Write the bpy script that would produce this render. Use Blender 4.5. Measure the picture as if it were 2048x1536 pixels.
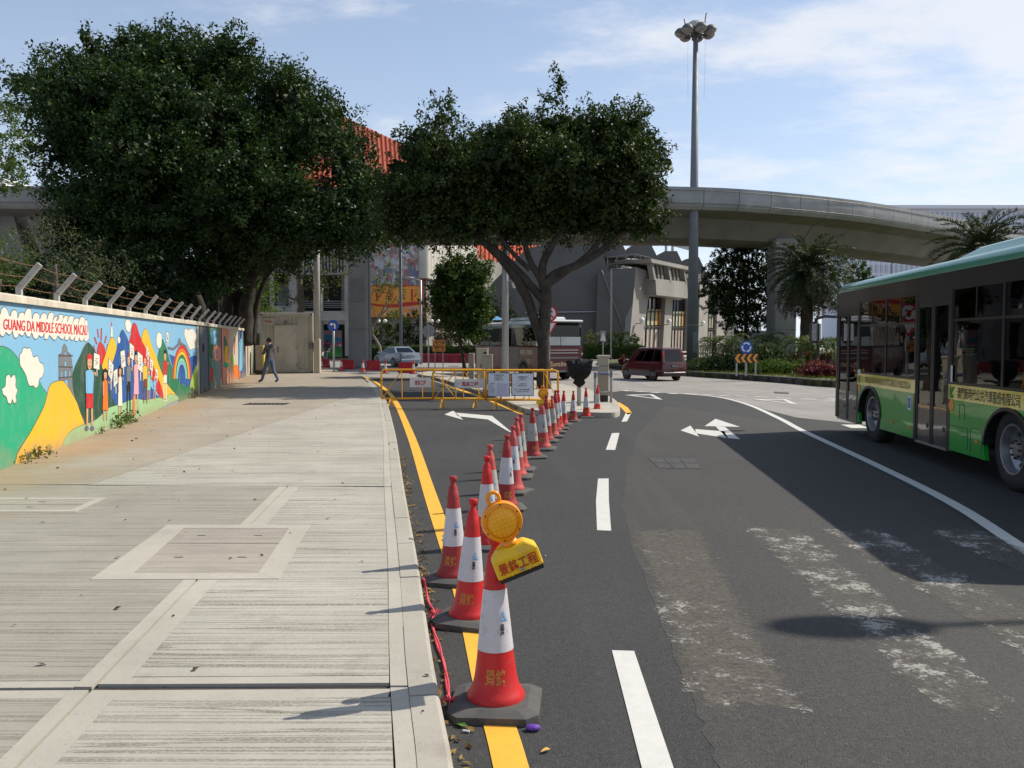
import bpy, bmesh, math, random
import numpy as np
from mathutils import Vector, Matrix, Euler

random.seed(7)
rng = np.random.default_rng(7)
SC = bpy.context.scene
COL = SC.collection
for _o in list(bpy.data.objects):
    bpy.data.objects.remove(_o)

# ------------------------------------------------------------------ camera
CAM_H, FOC, PITCH = 1.62, 1700.0, math.atan(84 / 1700.0)      # photograph is 2048 x 1536
cam_d = bpy.data.cameras.new('camera')
cam_d.sensor_fit, cam_d.sensor_width, cam_d.lens = 'HORIZONTAL', 36.0, FOC * 36 / 2048
cam_d.clip_start, cam_d.clip_end = 0.1, 4000
cam = bpy.data.objects.new('camera', cam_d)
COL.objects.link(cam)
cam.location = (0, 0, CAM_H)
cam.rotation_euler = (math.pi / 2 - PITCH, 0, 0)
SC.camera = cam

# ------------------------------------------------------------------ sky, sun, exposure
SUN_TO = Vector((0.95, 0.38, 1.0)).normalized()               # towards the sun
SUN_EL = math.asin(SUN_TO.z)
SUN_AZ = math.atan2(SUN_TO.x, SUN_TO.y)                       # from +Y towards +X
world = bpy.data.worlds.new('World')
SC.world = world
world.use_nodes = True
_n, _l = world.node_tree.nodes, world.node_tree.links
_n.clear()
w_out = _n.new('ShaderNodeOutputWorld')
w_bg = _n.new('ShaderNodeBackground')
w_bg.inputs['Strength'].default_value = 0.11
sky = _n.new('ShaderNodeTexSky')
sky.sky_type = 'NISHITA'
sky.sun_disc = False
sky.sun_elevation, sky.sun_rotation = SUN_EL, SUN_AZ
sky.air_density, sky.dust_density, sky.ozone_density = 1.0, 0.6, 3.0
tc = _n.new('ShaderNodeTexCoord')
sep = _n.new('ShaderNodeSeparateXYZ')
_l.new(tc.outputs['Generated'], sep.inputs[0])
def wmath(op, a, b=None, c=None, clamp=False):
    m = _n.new('ShaderNodeMath'); m.operation = op; m.use_clamp = clamp
    for i, x in enumerate((a, b, c)):
        if x is None: continue
        if isinstance(x, (int, float)): m.inputs[i].default_value = x
        else: _l.new(x, m.inputs[i])
    return m.outputs[0]
zz = wmath('ADD', wmath('MAXIMUM', sep.outputs[2], 0.0), 0.16)
comb = _n.new('ShaderNodeCombineXYZ')
_l.new(wmath('DIVIDE', sep.outputs[0], zz), comb.inputs[0])
_l.new(wmath('DIVIDE', sep.outputs[1], zz), comb.inputs[1])
def wnoise(scale, detail, rough, off, sx=1.0, sy=1.0, rot=0.0):
    mp = _n.new('ShaderNodeMapping')
    mp.inputs['Location'].default_value = off
    mp.inputs['Rotation'].default_value = (0, 0, rot)
    mp.inputs['Scale'].default_value = (sx, sy, 1)
    _l.new(comb.outputs[0], mp.inputs[0])
    nz = _n.new('ShaderNodeTexNoise')
    nz.inputs['Scale'].default_value = scale
    nz.inputs['Detail'].default_value = detail
    nz.inputs['Roughness'].default_value = rough
    _l.new(mp.outputs[0], nz.inputs['Vector'])
    return nz.outputs[0]
n_big = wnoise(0.55, 2, 0.5, (1.3, 4.2, 0))
n_mid = wnoise(1.7, 8, 0.62, (3.1, 0.4, 0), 1.0, 1.5, 0.35)
cl = wmath('ADD', wmath('MULTIPLY', n_big, 0.42), wmath('MULTIPLY', n_mid, 0.90))
# more cloud on the sunny side of the sky, thinner towards the west
cl = wmath('ADD', cl, wmath('MULTIPLY', sep.outputs[0], 0.16))
ramp = _n.new('ShaderNodeMapRange'); ramp.interpolation_type = 'SMOOTHSTEP'
ramp.inputs['From Min'].default_value, ramp.inputs['From Max'].default_value = 0.63, 0.88
_l.new(cl, ramp.inputs[0])
mixc = _n.new('ShaderNodeMix'); mixc.data_type = 'RGBA'
cloud_f = wmath('MULTIPLY', ramp.outputs[0], 0.76)
_l.new(cloud_f, mixc.inputs[0])
mixc.inputs[7].default_value = (6.9, 7.0, 7.25, 1)
# pale veil of haze, thick near the horizon all the way round
veil = wmath('POWER', wmath('SUBTRACT', 1.0, wmath('MAXIMUM', sep.outputs[2], 0.0)), 5.0)
veil = wmath('ADD', wmath('MULTIPLY', veil, 0.70), 0.16)
mixh = _n.new('ShaderNodeMix'); mixh.data_type = 'RGBA'
_l.new(veil, mixh.inputs[0])
_l.new(sky.outputs[0], mixh.inputs[6])
mixh.inputs[7].default_value = (6.6, 7.3, 8.4, 1)
_l.new(mixh.outputs[2], mixc.inputs[6])
_l.new(mixc.outputs[2], w_bg.inputs['Color'])
_l.new(w_bg.outputs[0], w_out.inputs[0])

sun_d = bpy.data.lights.new('sun', 'SUN')
sun_d.energy, sun_d.angle, sun_d.color = 4.3, math.radians(0.53), (1.0, 0.93, 0.80)
sun = bpy.data.objects.new('sun', sun_d)
COL.objects.link(sun)
sun.location = (30, 12, 40)
sun.rotation_euler = (-SUN_TO).to_track_quat('-Z', 'Y').to_euler()

SC.render.engine = 'CYCLES'
SC.cycles.use_denoising = True
SC.cycles.max_bounces = 6
SC.cycles.transparent_max_bounces = 12
SC.cycles.caustics_reflective = SC.cycles.caustics_refractive = False
SC.view_settings.view_transform = 'Standard'
SC.view_settings.look = 'None'
SC.view_settings.exposure = 0.3
SC.view_settings.gamma = 1.0

# ------------------------------------------------------------------ where a photographed point stands
_f = Vector((0, math.cos(PITCH), -math.sin(PITCH)))
_u = Vector((0, math.sin(PITCH), math.cos(PITCH)))
_r = Vector((1, 0, 0))
def ray(u, v):
    return _f + _r * ((u - 1024) / FOC) + _u * ((768 - v) / FOC)
def G(u, v, z=0.0):                     # on the level z
    d = ray(u, v); t = (z - CAM_H) / d.z
    return Vector((d.x * t, d.y * t, z))
def P(u, v, Y):                         # at distance Y
    d = ray(u, v); t = Y / d.y
    return Vector((d.x * t, Y, CAM_H + d.z * t))
def on_plane(u, v, o, n):               # on a plane
    d = ray(u, v); c = Vector((0, 0, CAM_H))
    return c + d * ((o - c).dot(n) / d.dot(n))

# ------------------------------------------------------------------ materials
def srgb(r, g, b, k=1.0):
    f = lambda c: (c / 12.92 if c <= 0.04045 else ((c + 0.055) / 1.055) ** 2.4)
    return (f(r / 255) * k, f(g / 255) * k, f(b / 255) * k, 1.0)
class NT:
    def __init__(s, name):
        s.m = bpy.data.materials.new(name); s.m.use_nodes = True
        s.t = s.m.node_tree; s.n = s.t.nodes; s.l = s.t.links
        s.b = s.n['Principled BSDF']; s.out = s.n['Material Output']
        s._co = None
    def co(s, kind='Object'):
        if s._co is None: s._co = s.n.new('ShaderNodeTexCoord')
        return s._co.outputs[kind]
    def pos(s):
        return s.n.new('ShaderNodeNewGeometry').outputs['Position']
    def put(s, sock, v):
        if hasattr(v, 'links'): s.l.new(v, sock)
        elif isinstance(v, (int, float)) and sock.type == 'RGBA': sock.default_value = (v, v, v, 1)
        else: sock.default_value = v
    def math(s, op, a, b=None, clamp=False):
        m = s.n.new('ShaderNodeMath'); m.operation = op; m.use_clamp = clamp
        s.put(m.inputs[0], a)
        if b is not None: s.put(m.inputs[1], b)
        return m.outputs[0]
    def noise(s, scale, detail=4, rough=0.6, vec=None, stretch=None, loc=None, dist=0.0):
        vec = vec or s.co()
        if stretch or loc:
            mp = s.n.new('ShaderNodeMapping')
            if stretch: mp.inputs['Scale'].default_value = stretch
            if loc: mp.inputs['Location'].default_value = loc
            s.l.new(vec, mp.inputs[0]); vec = mp.outputs[0]
        n = s.n.new('ShaderNodeTexNoise')
        n.inputs['Scale'].default_value = scale; n.inputs['Detail'].default_value = detail
        n.inputs['Roughness'].default_value = rough; n.inputs['Distortion'].default_value = dist
        s.l.new(vec, n.inputs['Vector'])
        return n.outputs[0]
    def voro(s, scale, vec=None, feature='F1'):
        n = s.n.new('ShaderNodeTexVoronoi'); n.feature = feature
        n.inputs['Scale'].default_value = scale
        s.l.new(vec or s.co(), n.inputs['Vector'])
        return n.outputs[0]
    def rng(s, x, a, b, c=0.0, d=1.0, smooth=False):
        m = s.n.new('ShaderNodeMapRange')
        if smooth: m.interpolation_type = 'SMOOTHSTEP'
        s.put(m.inputs[0], x)
        for i, v in enumerate((a, b, c, d)): s.put(m.inputs[i + 1], v)
        return m.outputs[0]
    def mix(s, f, a, b, mode='MIX'):
        m = s.n.new('ShaderNodeMix'); m.data_type = 'RGBA'; m.blend_type = mode
        s.put(m.inputs[0], f); s.put(m.inputs[6], a); s.put(m.inputs[7], b)
        return m.outputs[2]
    def bump(s, h, strength=0.3, dist=0.01):
        b = s.n.new('ShaderNodeBump')
        b.inputs['Strength'].default_value = strength; b.inputs['Distance'].default_value = dist
        s.l.new(h, b.inputs['Height']); s.l.new(b.outputs[0], s.b.inputs['Normal'])
    def set(s, color=None, rough=None, metal=None, spec=None):
        if color is not None: s.put(s.b.inputs['Base Color'], color)
        if rough is not None: s.put(s.b.inputs['Roughness'], rough)
        if metal is not None: s.put(s.b.inputs['Metallic'], metal)
        if spec is not None: s.put(s.b.inputs['Specular IOR Level'], spec)
        return s.m
_mats = {}
def paint(name, c, rough=0.55, metal=0.0, var=0.12, scale=3.0, bump=0.0, dirt=None, dirt_amt=0.0, spec=None):
    """plain coat with uneven tone, a little grime and fine relief"""
    if name in _mats: return _mats[name]
    t = NT(name)
    nz = t.noise(scale, 6, 0.65)
    k = t.rng(nz, 0.3, 0.7, 1 - var, 1 + var)
    comb_ = t.n.new('ShaderNodeCombineColor')
    for i in range(3): t.l.new(t.math('MULTIPLY', k, c[i]), comb_.inputs[i])
    col = comb_.outputs[0]
    if dirt_amt:
        d = t.rng(t.noise(scale * 0.6, 8, 0.7, stretch=(1, 1, 0.45), loc=(3, 1, 7)), 0.5, 0.75, 0, dirt_amt)
        col = t.mix(d, col, dirt or (0.09, 0.075, 0.06, 1))
    r = t.rng(nz, 0.3, 0.7, max(0.02, rough - 0.08), min(1, rough + 0.1))
    t.set(col, r, metal, spec)
    if bump: t.bump(t.noise(scale * 22, 3, 0.6), bump, 0.004)
    _mats[name] = t.m
    return t.m

# ------------------------------------------------------------------ mesh building
ORG = {}
def tag(o, label=None, cat=None, group=None, kind=None):
    if label: o['label'] = label
    if cat: o['category'] = cat
    if group: o['group'] = group
    if kind: o['kind'] = kind
    return o
def thing(name, label, cat, loc=(0, 0, 0), group=None, local=False):
    """Empty at the thing's base. local: the parts are modelled round the origin and the Empty is moved afterwards"""
    o = bpy.data.objects.new(name, None); COL.objects.link(o)
    o.empty_display_size = 0.2
    ORG[o] = Vector((0, 0, 0)) if local else Vector(loc)
    o.location = loc
    return tag(o, label, cat, group)
def place(o, loc, rz=0.0):
    o.location = loc; o.rotation_euler = (0, 0, rz); return o
def copy_tree(o, parent=None):
    c = o.copy(); COL.objects.link(c); c.parent = parent
    for ch in list(o.children): copy_tree(ch, c)
    return c
def link_mesh(name, me, mats=None, parent=None):
    o = bpy.data.objects.new(name, me); COL.objects.link(o)
    for m in (mats if isinstance(mats, (list, tuple)) else [mats] if mats else []):
        me.materials.append(m)
    if parent is not None: o.parent = parent
    ORG[o] = ORG.get(parent, Vector((0, 0, 0)))
    return o
class MB:
    def __init__(s): s.v, s.f, s.mi, s.sm, s.slot, s.smooth = [], [], [], [], 0, False
    def _add(s, vs, fs):
        b = len(s.v); s.v += [tuple(x) for x in vs]
        for f in fs:
            s.f.append([b + i for i in f]); s.mi.append(s.slot); s.sm.append(s.smooth)
        return s
    def box(s, c, d, rz=0.0, rot=None):
        x, y, z = d[0] / 2, d[1] / 2, d[2] / 2
        vs = [Vector((i * x, j * y, k * z)) for i, j, k in ((-1,-1,-1),(1,-1,-1),(1,1,-1),(-1,1,-1),(-1,-1,1),(1,-1,1),(1,1,1),(-1,1,1))]
        R = rot if rot is not None else Matrix.Rotation(rz, 3, 'Z')
        c = Vector(c)
        return s._add([R @ v + c for v in vs], ((0,3,2,1),(4,5,6,7),(0,1,5,4),(1,2,6,5),(2,3,7,6),(3,0,4,7)))
    def cbox(s, c, d, ch=0.02, rz=0.0):       # box with chamfered edges
        x, y, z = d[0] / 2, d[1] / 2, d[2] / 2
        ch = min(ch, x * .9, y * .9, z * .9)
        o = [(-x, -y), (x, -y), (x, y), (-x, y)]
        ring = lambda a, b: [(-a + ch if False else p[0], p[1]) for p in o]
        def oct_(ax, ay, c_): return [(-ax + c_, -ay), (ax - c_, -ay), (ax, -ay + c_), (ax, ay - c_), (ax - c_, ay), (-ax + c_, ay), (-ax, ay - c_), (-ax, -ay + c_)]
        secs = [(oct_(x - ch, y - ch, ch * .5), -z), (oct_(x, y, ch), -z + ch), (oct_(x, y, ch), z - ch), (oct_(x - ch, y - ch, ch * .5), z)]
        R = Matrix.Rotation(rz, 3, 'Z'); c = Vector(c)
        vs = [R @ Vector((p[0], p[1], h)) + c for pts, h in secs for p in pts]
        fs = []
        for k in range(3):
            for i in range(8):
                j = (i + 1) % 8
                fs.append((k*8+i, k*8+j, (k+1)*8+j, (k+1)*8+i))
        fs.append(tuple(range(7, -1, -1))); fs.append(tuple(range(24, 32)))
        return s._add(vs, fs)
    def tube(s, p0, p1, r0, r1=None, n=8, caps=True):
        r1 = r0 if r1 is None else r1
        p0, p1 = Vector(p0), Vector(p1)
        d = (p1 - p0)
        if d.length < 1e-6: return s
        d.normalize()
        a = d.orthogonal().normalized(); b = d.cross(a)
        vs = []
        for p, r in ((p0, r0), (p1, r1)):
            for i in range(n):
                t = 2 * math.pi * i / n
                vs.append(p + a * (r * math.cos(t)) + b * (r * math.sin(t)))
        fs = [(i, (i+1) % n, n + (i+1) % n, n + i) for i in range(n)]
        if caps: fs += [tuple(range(n-1, -1, -1)), tuple(range(n, 2*n))]
        return s._add(vs, fs)
    def path(s, pts, r, n=6, closed=False, caps=True):   # swept tube through points, radius number or list
        pts = [Vector(p) for p in pts]; m = len(pts)
        rs = r if isinstance(r, (list, tuple)) else [r] * m
        up = None; vs = []
        for k in range(m):
            if closed: d = pts[(k+1) % m] - pts[k-1]
            else: d = pts[min(k+1, m-1)] - pts[max(k-1, 0)]
            d.normalize()
            if up is None: up = d.orthogonal().normalized()
            a = (up - d * up.dot(d))
            a = a.normalized() if a.length > 1e-5 else d.orthogonal().normalized()
            up = a; b = d.cross(a)
            for i in range(n):
                t = 2 * math.pi * i / n
                vs.append(pts[k] + a * (rs[k] * math.cos(t)) + b * (rs[k] * math.sin(t)))
        fs = []
        for k in range(m if closed else m - 1):
            k2 = (k + 1) % m
            for i in range(n):
                j = (i + 1) % n
                fs.append((k*n+i, k*n+j, k2*n+j, k2*n+i))
        if not closed and caps: fs += [tuple(range(n-1, -1, -1)), tuple(range((m-1)*n, m*n))]
        return s._add(vs, fs)
    def lathe(s, prof, n=24, c=(0, 0, 0), axis=None, caps=True):
        R = Vector((0, 0, 1)).rotation_difference(Vector(axis)).to_matrix() if axis is not None else Matrix.Identity(3)
        c = Vector(c); vs = []
        for r, z in prof:
            for i in range(n):
                t = 2 * math.pi * i / n
                vs.append(R @ Vector((r * math.cos(t), r * math.sin(t), z)) + c)
        m = len(prof); fs = []
        for k in range(m - 1):
            for i in range(n):
                j = (i + 1) % n
                fs.append((k*n+i, k*n+j, (k+1)*n+j, (k+1)*n+i))
        if caps: fs += [tuple(range(n-1, -1, -1)), tuple(range((m-1)*n, m*n))]
        return s._add(vs, fs)
    def prism(s, poly, z0, z1, top=True, bottom=True):   # poly CCW in xy
        n = len(poly)
        z1s = z1 if isinstance(z1, (list, tuple)) else [z1] * n
        vs = [(p[0], p[1], z0) for p in poly] + [(p[0], p[1], z1s[i]) for i, p in enumerate(poly)]
        fs = [(i, (i+1) % n, n + (i+1) % n, n + i) for i in range(n)]
        if top: fs.append(tuple(range(n, 2*n)))
        if bottom: fs.append(tuple(range(n-1, -1, -1)))
        return s._add(vs, fs)
    def slab(s, pts, off):                    # any planar polygon (3D) thickened along off
        pts = [Vector(p) for p in pts]; off = Vector(off); n = len(pts)
        vs = pts + [p + off for p in pts]
        fs = [tuple(range(n-1, -1, -1)), tuple(range(n, 2*n))] + [(i, (i+1) % n, n + (i+1) % n, n + i) for i in range(n)]
        return s._add(vs, fs)
    def poly(s, pts): return s._add(pts, [tuple(range(len(pts)))])
    def grid(s, rows, closed=False):          # rows of points skinned together
        n = len(rows[0]); vs = [p for r in rows for p in r]; fs = []
        for k in range(len(rows) - 1):
            for i in range(n if closed else n - 1):
                j = (i + 1) % n
                fs.append((k*n+i, k*n+j, (k+1)*n+j, (k+1)*n+i))
        return s._add(vs, fs)
    def ball(s, c, r, n=10, m=6, sc=(1, 1, 1)):
        prof = [(math.sin(math.pi * k / m), -math.cos(math.pi * k / m)) for k in range(m + 1)]
        c = Vector(c); vs = []
        for rr, z in prof:
            rr = max(rr, 1e-3)
            for i in range(n):
                t = 2 * math.pi * i / n
                vs.append((c.x + r*sc[0]*rr*math.cos(t), c.y + r*sc[1]*rr*math.sin(t), c.z + r*sc[2]*z))
        fs = []
        for k in range(m):
            for i in range(n):
                j = (i + 1) % n
                fs.append((k*n+i, k*n+j, (k+1)*n+j, (k+1)*n+i))
        return s._add(vs, fs)
    def mesh(s, name, org=None):
        me = bpy.data.meshes.new(name)
        org = org or Vector((0, 0, 0))
        me.from_pydata([(v[0]-org[0], v[1]-org[1], v[2]-org[2]) for v in s.v], [], s.f)
        me.polygons.foreach_set('material_index', s.mi)
        me.polygons.foreach_set('use_smooth', s.sm)
        me.update()
        return me
    def build(s, name, mats, parent=None, bevel=0.0, autosm=0.0, fix=False, segs=2):
        me = s.mesh(name, ORG.get(parent, None))
        if fix:
            bm = bmesh.new(); bm.from_mesh(me)
            bmesh.ops.remove_doubles(bm, verts=bm.verts, dist=1e-4)
            bmesh.ops.recalc_face_normals(bm, faces=bm.faces)
            bm.to_mesh(me); bm.free()
        o = link_mesh(name, me, mats, parent)
        if bevel:
            b = o.modifiers.new('bevel', 'BEVEL'); b.width = bevel; b.segments = segs; b.limit_method = 'ANGLE'
            b.angle_limit = math.radians(35); b.harden_normals = False
        if autosm:
            for p in me.polygons: p.use_smooth = True
            try: me.set_sharp_from_angle(angle=math.radians(autosm))
            except Exception: pass
        return o
def smooth_poly(pts, k=6, closed=True):
    """Catmull-Rom through points"""
    n = len(pts); out = []
    pts = [Vector(p) for p in pts]
    rng_ = range(n if closed else n - 1)
    for i in rng_:
        p0 = pts[(i-1) % n] if closed or i > 0 else pts[0]
        p1, p2 = pts[i], pts[(i+1) % n]
        p3 = pts[(i+2) % n] if closed or i + 2 < n else pts[-1]
        for j in range(k):
            t = j / k
            out.append(0.5 * ((2*p1) + (p2-p0)*t + (2*p0-5*p1+4*p2-p3)*t*t + (-p0+3*p1-3*p2+p3)*t**3))
    if not closed: out.append(pts[-1])
    return out
# flat lettering ----------------------------------------------------
_txt = {}
def text_raw(body, bold=0.0):
    key = (body, bold)
    if key in _txt: return _txt[key]
    cu = bpy.data.curves.new('lettering', 'FONT'); cu.body = body; cu.offset = bold
    cu.resolution_u = 2; cu.fill_mode = 'FRONT'
    o = bpy.data.objects.new('lettering', cu); COL.objects.link(o)
    dg = bpy.context.evaluated_depsgraph_get(); dg.update()
    me = bpy.data.meshes.new_from_object(o.evaluated_get(dg))
    co = np.empty(len(me.vertices) * 3); me.vertices.foreach_get('co', co); co = co.reshape(-1, 3)
    fs = [tuple(p.vertices) for p in me.polygons]
    bpy.data.objects.remove(o); bpy.data.curves.remove(cu); bpy.data.meshes.remove(me)
    if len(co):
        lo, hi = co.min(0), co.max(0)
        co = (co - lo) / np.maximum(hi - lo, 1e-6)
    _txt[key] = (co, fs)
    return _txt[key]
def text_quad(name, body, q, mat, parent=None, off=0.003, bold=0.0, mb=None):
    """lettering laid into the quad q = bottom-left, bottom-right, top-right, top-left (3D)"""
    co, fs = text_raw(body, bold)
    a, b, c, d = [Vector(p) for p in q]
    n = (b - a).cross(d - a).normalized() * off
    vs = [a*(1-x)*(1-y) + b*x*(1-y) + c*x*y + d*(1-x)*y + n for x, y, _ in co]
    if mb is not None: mb._add(vs, fs); return None
    m = MB(); m._add(vs, fs)
    return m.build(name, mat, parent)
# =================================================================== GROUND, ROADS, PAVEMENT
PAV = 0.12
Z4 = lambda x, y: (x / 2.032, 780 + y / 2.032)          # helpers for points read off enlarged views
Z5 = lambda x, y: (1100 + x / 1.979, 760 + y / 1.979)
Z7 = lambda x, y: (740 + x / 3.793, 700 + y / 3.793)
KP = [(-6, 1.05), (-3, .6), (0, .22), (1.5, .0), (3.06, -.223), (3.85, -.358), (5.8, -.65), (8.7, -1.11), (15, -2.09), (24, -3.62), (31, -5.05), (37.5, -6.6), (40.5, -7.6), (43, -9.2), (44.2, -12)]
_ks = smooth_poly([(y, x, 0) for y, x in KP], 8, False)
_ky, _kx = [p.x for p in _ks], [p.y for p in _ks]
def KX(y): return float(np.interp(y, _ky, _kx))
WA, WB = Vector((-6.0, 9.96, 0)), Vector((-12.6, 41.8, 0))      # foot of the mural wall
WD = (WB - WA).normalized(); WN = Vector((WD.y, -WD.x, 0)).normalized()   # along, outwards (towards the road)
def WX(y): return WA.x + (WB.x - WA.x) * (y - WA.y) / (WB.y - WA.y)

def asphalt(name, base, spec_amt, warm=0.0, rough=0.85):
    t = NT(name)
    p = t.pos()
    fine = t.noise(260, 2, 0.7, p); mid = t.noise(30, 4, 0.6, p); big = t.noise(0.55, 5, 0.6, p)
    agg = t.voro(190, p)
    k = t.math('ADD', t.rng(fine, .25, .75, -.35, .35), t.rng(big, .3, .7, -.16, .18))
    k = t.math('ADD', k, t.rng(mid, .3, .7, -.16, .16)); k = t.math('ADD', k, t.rng(t.noise(95, 3, .75, p), .3, .7, -.42, .42))
    k = t.math('ADD', k, 1.0)
    col = t.mix(1.0, (base * (1 + warm), base, base * (1 - warm), 1), k, 'MULTIPLY')
    speck = t.rng(t.noise(85, 3, .8, p, loc=(5, 2, 0)), .62, .72, 0, spec_amt * 1.5)
    col = t.mix(speck, col, (.24, .23, .21, 1))
    tr = t.noise(1.0, 5, .6, p, stretch=(2.6, .16, 1), loc=(3, 1, 0))      # wheel polish along the lane
    col = t.mix(t.rng(tr, .52, .75, 0, .3), col, (base * 1.7, base * 1.65, base * 1.55, 1))
    t.set(col, t.rng(big, .3, .7, rough - .1, rough + .05), 0, .35)
    t.bump(t.math('ADD', agg, t.noise(110, 3, .7, p)), .55, .006)
    return t.m
M_road = asphalt('fresh_asphalt', .043, .28)
M_oldroad = asphalt('old_asphalt', .25, .3, .07, .9)
# one sheet to the horizon
gm = MB().poly([(-1800, -300, 0), (1800, -300, 0), (1800, 3000, 0), (-1800, 3000, 0)])
tag(gm.build('ground', M_oldroad), 'grey asphalt ground reaching out to the horizon', kind='structure')
WL = [G(*p) for p in ((2048, 1100), (1900, 1005), (1740, 925), (1605, 862), (1560, 838), (1500, 811), (1450, 797), (1405, 791), (1360, 787.5))]
wl_s = smooth_poly(WL, 6, False)
rp = [Vector((30, -6, 0)), Vector((30, 14.5, 0)), Vector((9, 15.6, 0)), Vector((7.0, 16.4, 0)), Vector((6.1, 18.2, 0))] + [p + Vector((.1, 0, 0)) for p in wl_s if p.y > 20]  # dark asphalt extended past the lane line, standing for shade beside the bus
rp += [G(1300, 785), G(1244, 782), G(1180, 790), Vector((2.3, 19, 0)), Vector((-.5, 24, 0)), Vector((-4.0, 38, 0)), Vector((-7.3, 39, 0)), Vector((-12, 42, 0)), Vector((-6, -6, 0))]
rm = MB().poly([(p.x, p.y, .004) for p in rp])
tag(rm.build('road', M_road), 'freshly laid dark asphalt lane beside the pavement', kind='structure')
M_road2 = asphalt('worn_asphalt', .052, .5, .05)
pp2 = [G(*p) for p in ((1330, 812), (1276, 870), (1252, 940), (1246, 1010), (1259, 1075), (1320, 1240), (1388, 1417), (1450, 1560), (1560, 1900), (3400, 1900), (3400, 1130), (2040, 1106), (1740, 930), (1560, 845))]
pp2 = [pp2[0]] + [a.lerp(b, k / 8) + Vector((random.uniform(-.02, .02), 0, 0)) for a, b in zip(pp2[:8], pp2[1:9]) for k in range(8)] + pp2[8:]
tag(MB().poly([(p.x, p.y, .0055) for p in pp2]).build('worn_road', M_road2), 'older brownish asphalt under the removed crossing', kind='structure')
# --- markings
def road_paint(name, c, wear):
    t = NT(name); p = t.pos()
    n = t.noise(9, 8, .7, p); f = t.noise(180, 2, .7, p)
    col = t.mix(t.rng(n, .45, .8, 0, .35), c, tuple(x * .55 for x in c[:3]) + (1,))
    col = t.mix(t.rng(t.noise(60, 6, .75, p), .60, .75, 0, wear), col, (.08, .08, .08, 1))
    t.set(col, .6, 0, .4); t.bump(f, .25, .003)
    return t.m
M_white = road_paint('white_road_paint', (.60, .59, .55, 1), .5)
M_yellow = road_paint('yellow_road_paint', (.80, .42, .045, 1), .4)
def mark(name, polys, mat, label, cat='marking', z=.008):
    m = MB()
    for pl in polys: 
        pl = [Vector(p) for p in pl]
        a = sum(pl[i].x * pl[(i+1) % len(pl)].y - pl[(i+1) % len(pl)].x * pl[i].y for i in range(len(pl)))
        if a < 0: pl = pl[::-1]
        m.poly([(p.x, p.y, z) for p in pl])
    return tag(m.build(name, mat), label, cat)
def band(pts, w):                    # ribbon along points
    pts = [Vector((p[0], p[1], 0)) for p in pts]; L, R = [], []
    for i, p in enumerate(pts):
        d = pts[min(i+1, len(pts)-1)] - pts[max(i-1, 0)]
        d.normalize(); n = Vector((-d.y, d.x, 0)) * (w / 2)
        L.append(p + n); R.append(p - n)
    return [[R[i], R[i+1], L[i+1], L[i]] for i in range(len(pts) - 1)]
g5 = lambda *a: [G(*Z5(*p)) for p in a]
g7 = lambda *a: [G(*Z7(*p)) for p in a]
ext = [WL[0] + (WL[0] - WL[1]) * k for k in (1.6, .8)]
mark('lane_line', band(smooth_poly(ext + WL, 5, False), .13), M_white, 'long curved solid white line running past the green bus')
mark('lane_dash', [g5((245, 1075), (333, 1078), (487, 1536), (530, 1700), (405, 1700), (362, 1536))], M_white, 'white lane dash nearest the camera beside the front cone')
mark('lane_dash', [g5((190, 393), (232, 392), (233, 480), (186 - 4, 480)), g5((182, 480), (233, 480), (242, 600), (186, 598))], M_white, 'slightly bent white lane dash, second from the camera')
mark('lane_dash', [g5((245, 212), (275, 211), (258, 279), (221, 278))], M_white, 'white lane dash, third from the camera')
mark('lane_dash', [g5((300, 132), (322, 130), (305, 165), (283, 167))], M_white, 'short white lane dash touching the yellow tip of the island')
mark('road_arrow', [g5((517, 201), (556, 182), (590, 226)), g5((575, 196), (690, 205), (705, 232), (578, 213)), g5((655, 155), (752, 187), (612, 184)), g5((655, 185), (692, 187), (752, 236), (700, 231))], M_white, 'white two-headed road arrow, left and straight on, by the bus shadow', z=.0085)
mark('turn_arrow', [g7((565, 492), (632, 462), (708, 533)), g7((645, 478), (925, 502), (895, 530), (668, 505)), g7((925, 502), (1090, 640), (1040, 615), (895, 530))], M_white, 'long bent white arrow pointing left in the closed lane', z=.0085)
def outline_tri(a, b, c, w):
    ps = [a, b, c]; cen = (a + b + c) / 3
    inn = [p + (cen - p) * w for p in ps]
    return [[ps[i], ps[(i+1) % 3], inn[(i+1) % 3], inn[i]] for i in range(3)]
mark('give_way_triangle', outline_tri(*g5((295, 60), (405, 57), (446, 79)), .42), M_white, 'white outlined give way triangle painted near the island tip', z=.0085)
mark('give_way_triangle', outline_tri(*g5((800, 77), (935, 77), (980, 98)), .42), M_white, 'white outlined give way triangle painted left of the bus front', z=.0085)
gd = [(1244, 781, 1259, 782.5), (1273, 783, 1289, 784), (1303, 785, 1319, 786), (1337, 787, 1356, 788)]
for i, (a, b, c, d) in enumerate(gd):
    mark('give_way_dash', band([G(a, b), G(c, d)], .22), M_white, ('white give way dash behind the bollard, %s from the left' % ('first', 'second', 'third', 'fourth')[i]))
gd2 = [(1371, 787.5, 1396, 789), (1404, 789.3, 1427, 790.5), (1436, 791, 1460, 792), (1471, 792.3, 1493, 793.2), (1508, 793.8, 1535, 795.2), (1552, 796, 1582, 797.4), (1600, 798.2, 1632, 799.8), (1645, 800.5, 1672, 802)]
for i, (a, b, c, d) in enumerate(gd2):
    mark('give_way_dash', band([G(a, b), G(c, d)], .2), M_white, 'white give way dash across the old asphalt, %s from the island' % ('fifth', 'sixth', 'seventh', 'eighth', 'ninth', 'tenth', 'eleventh', 'twelfth')[i])
mark('faded_line', band([G(1399, 779), G(1568, 785)], .1), M_white, 'thin faded white line before the planted roundabout')
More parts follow.
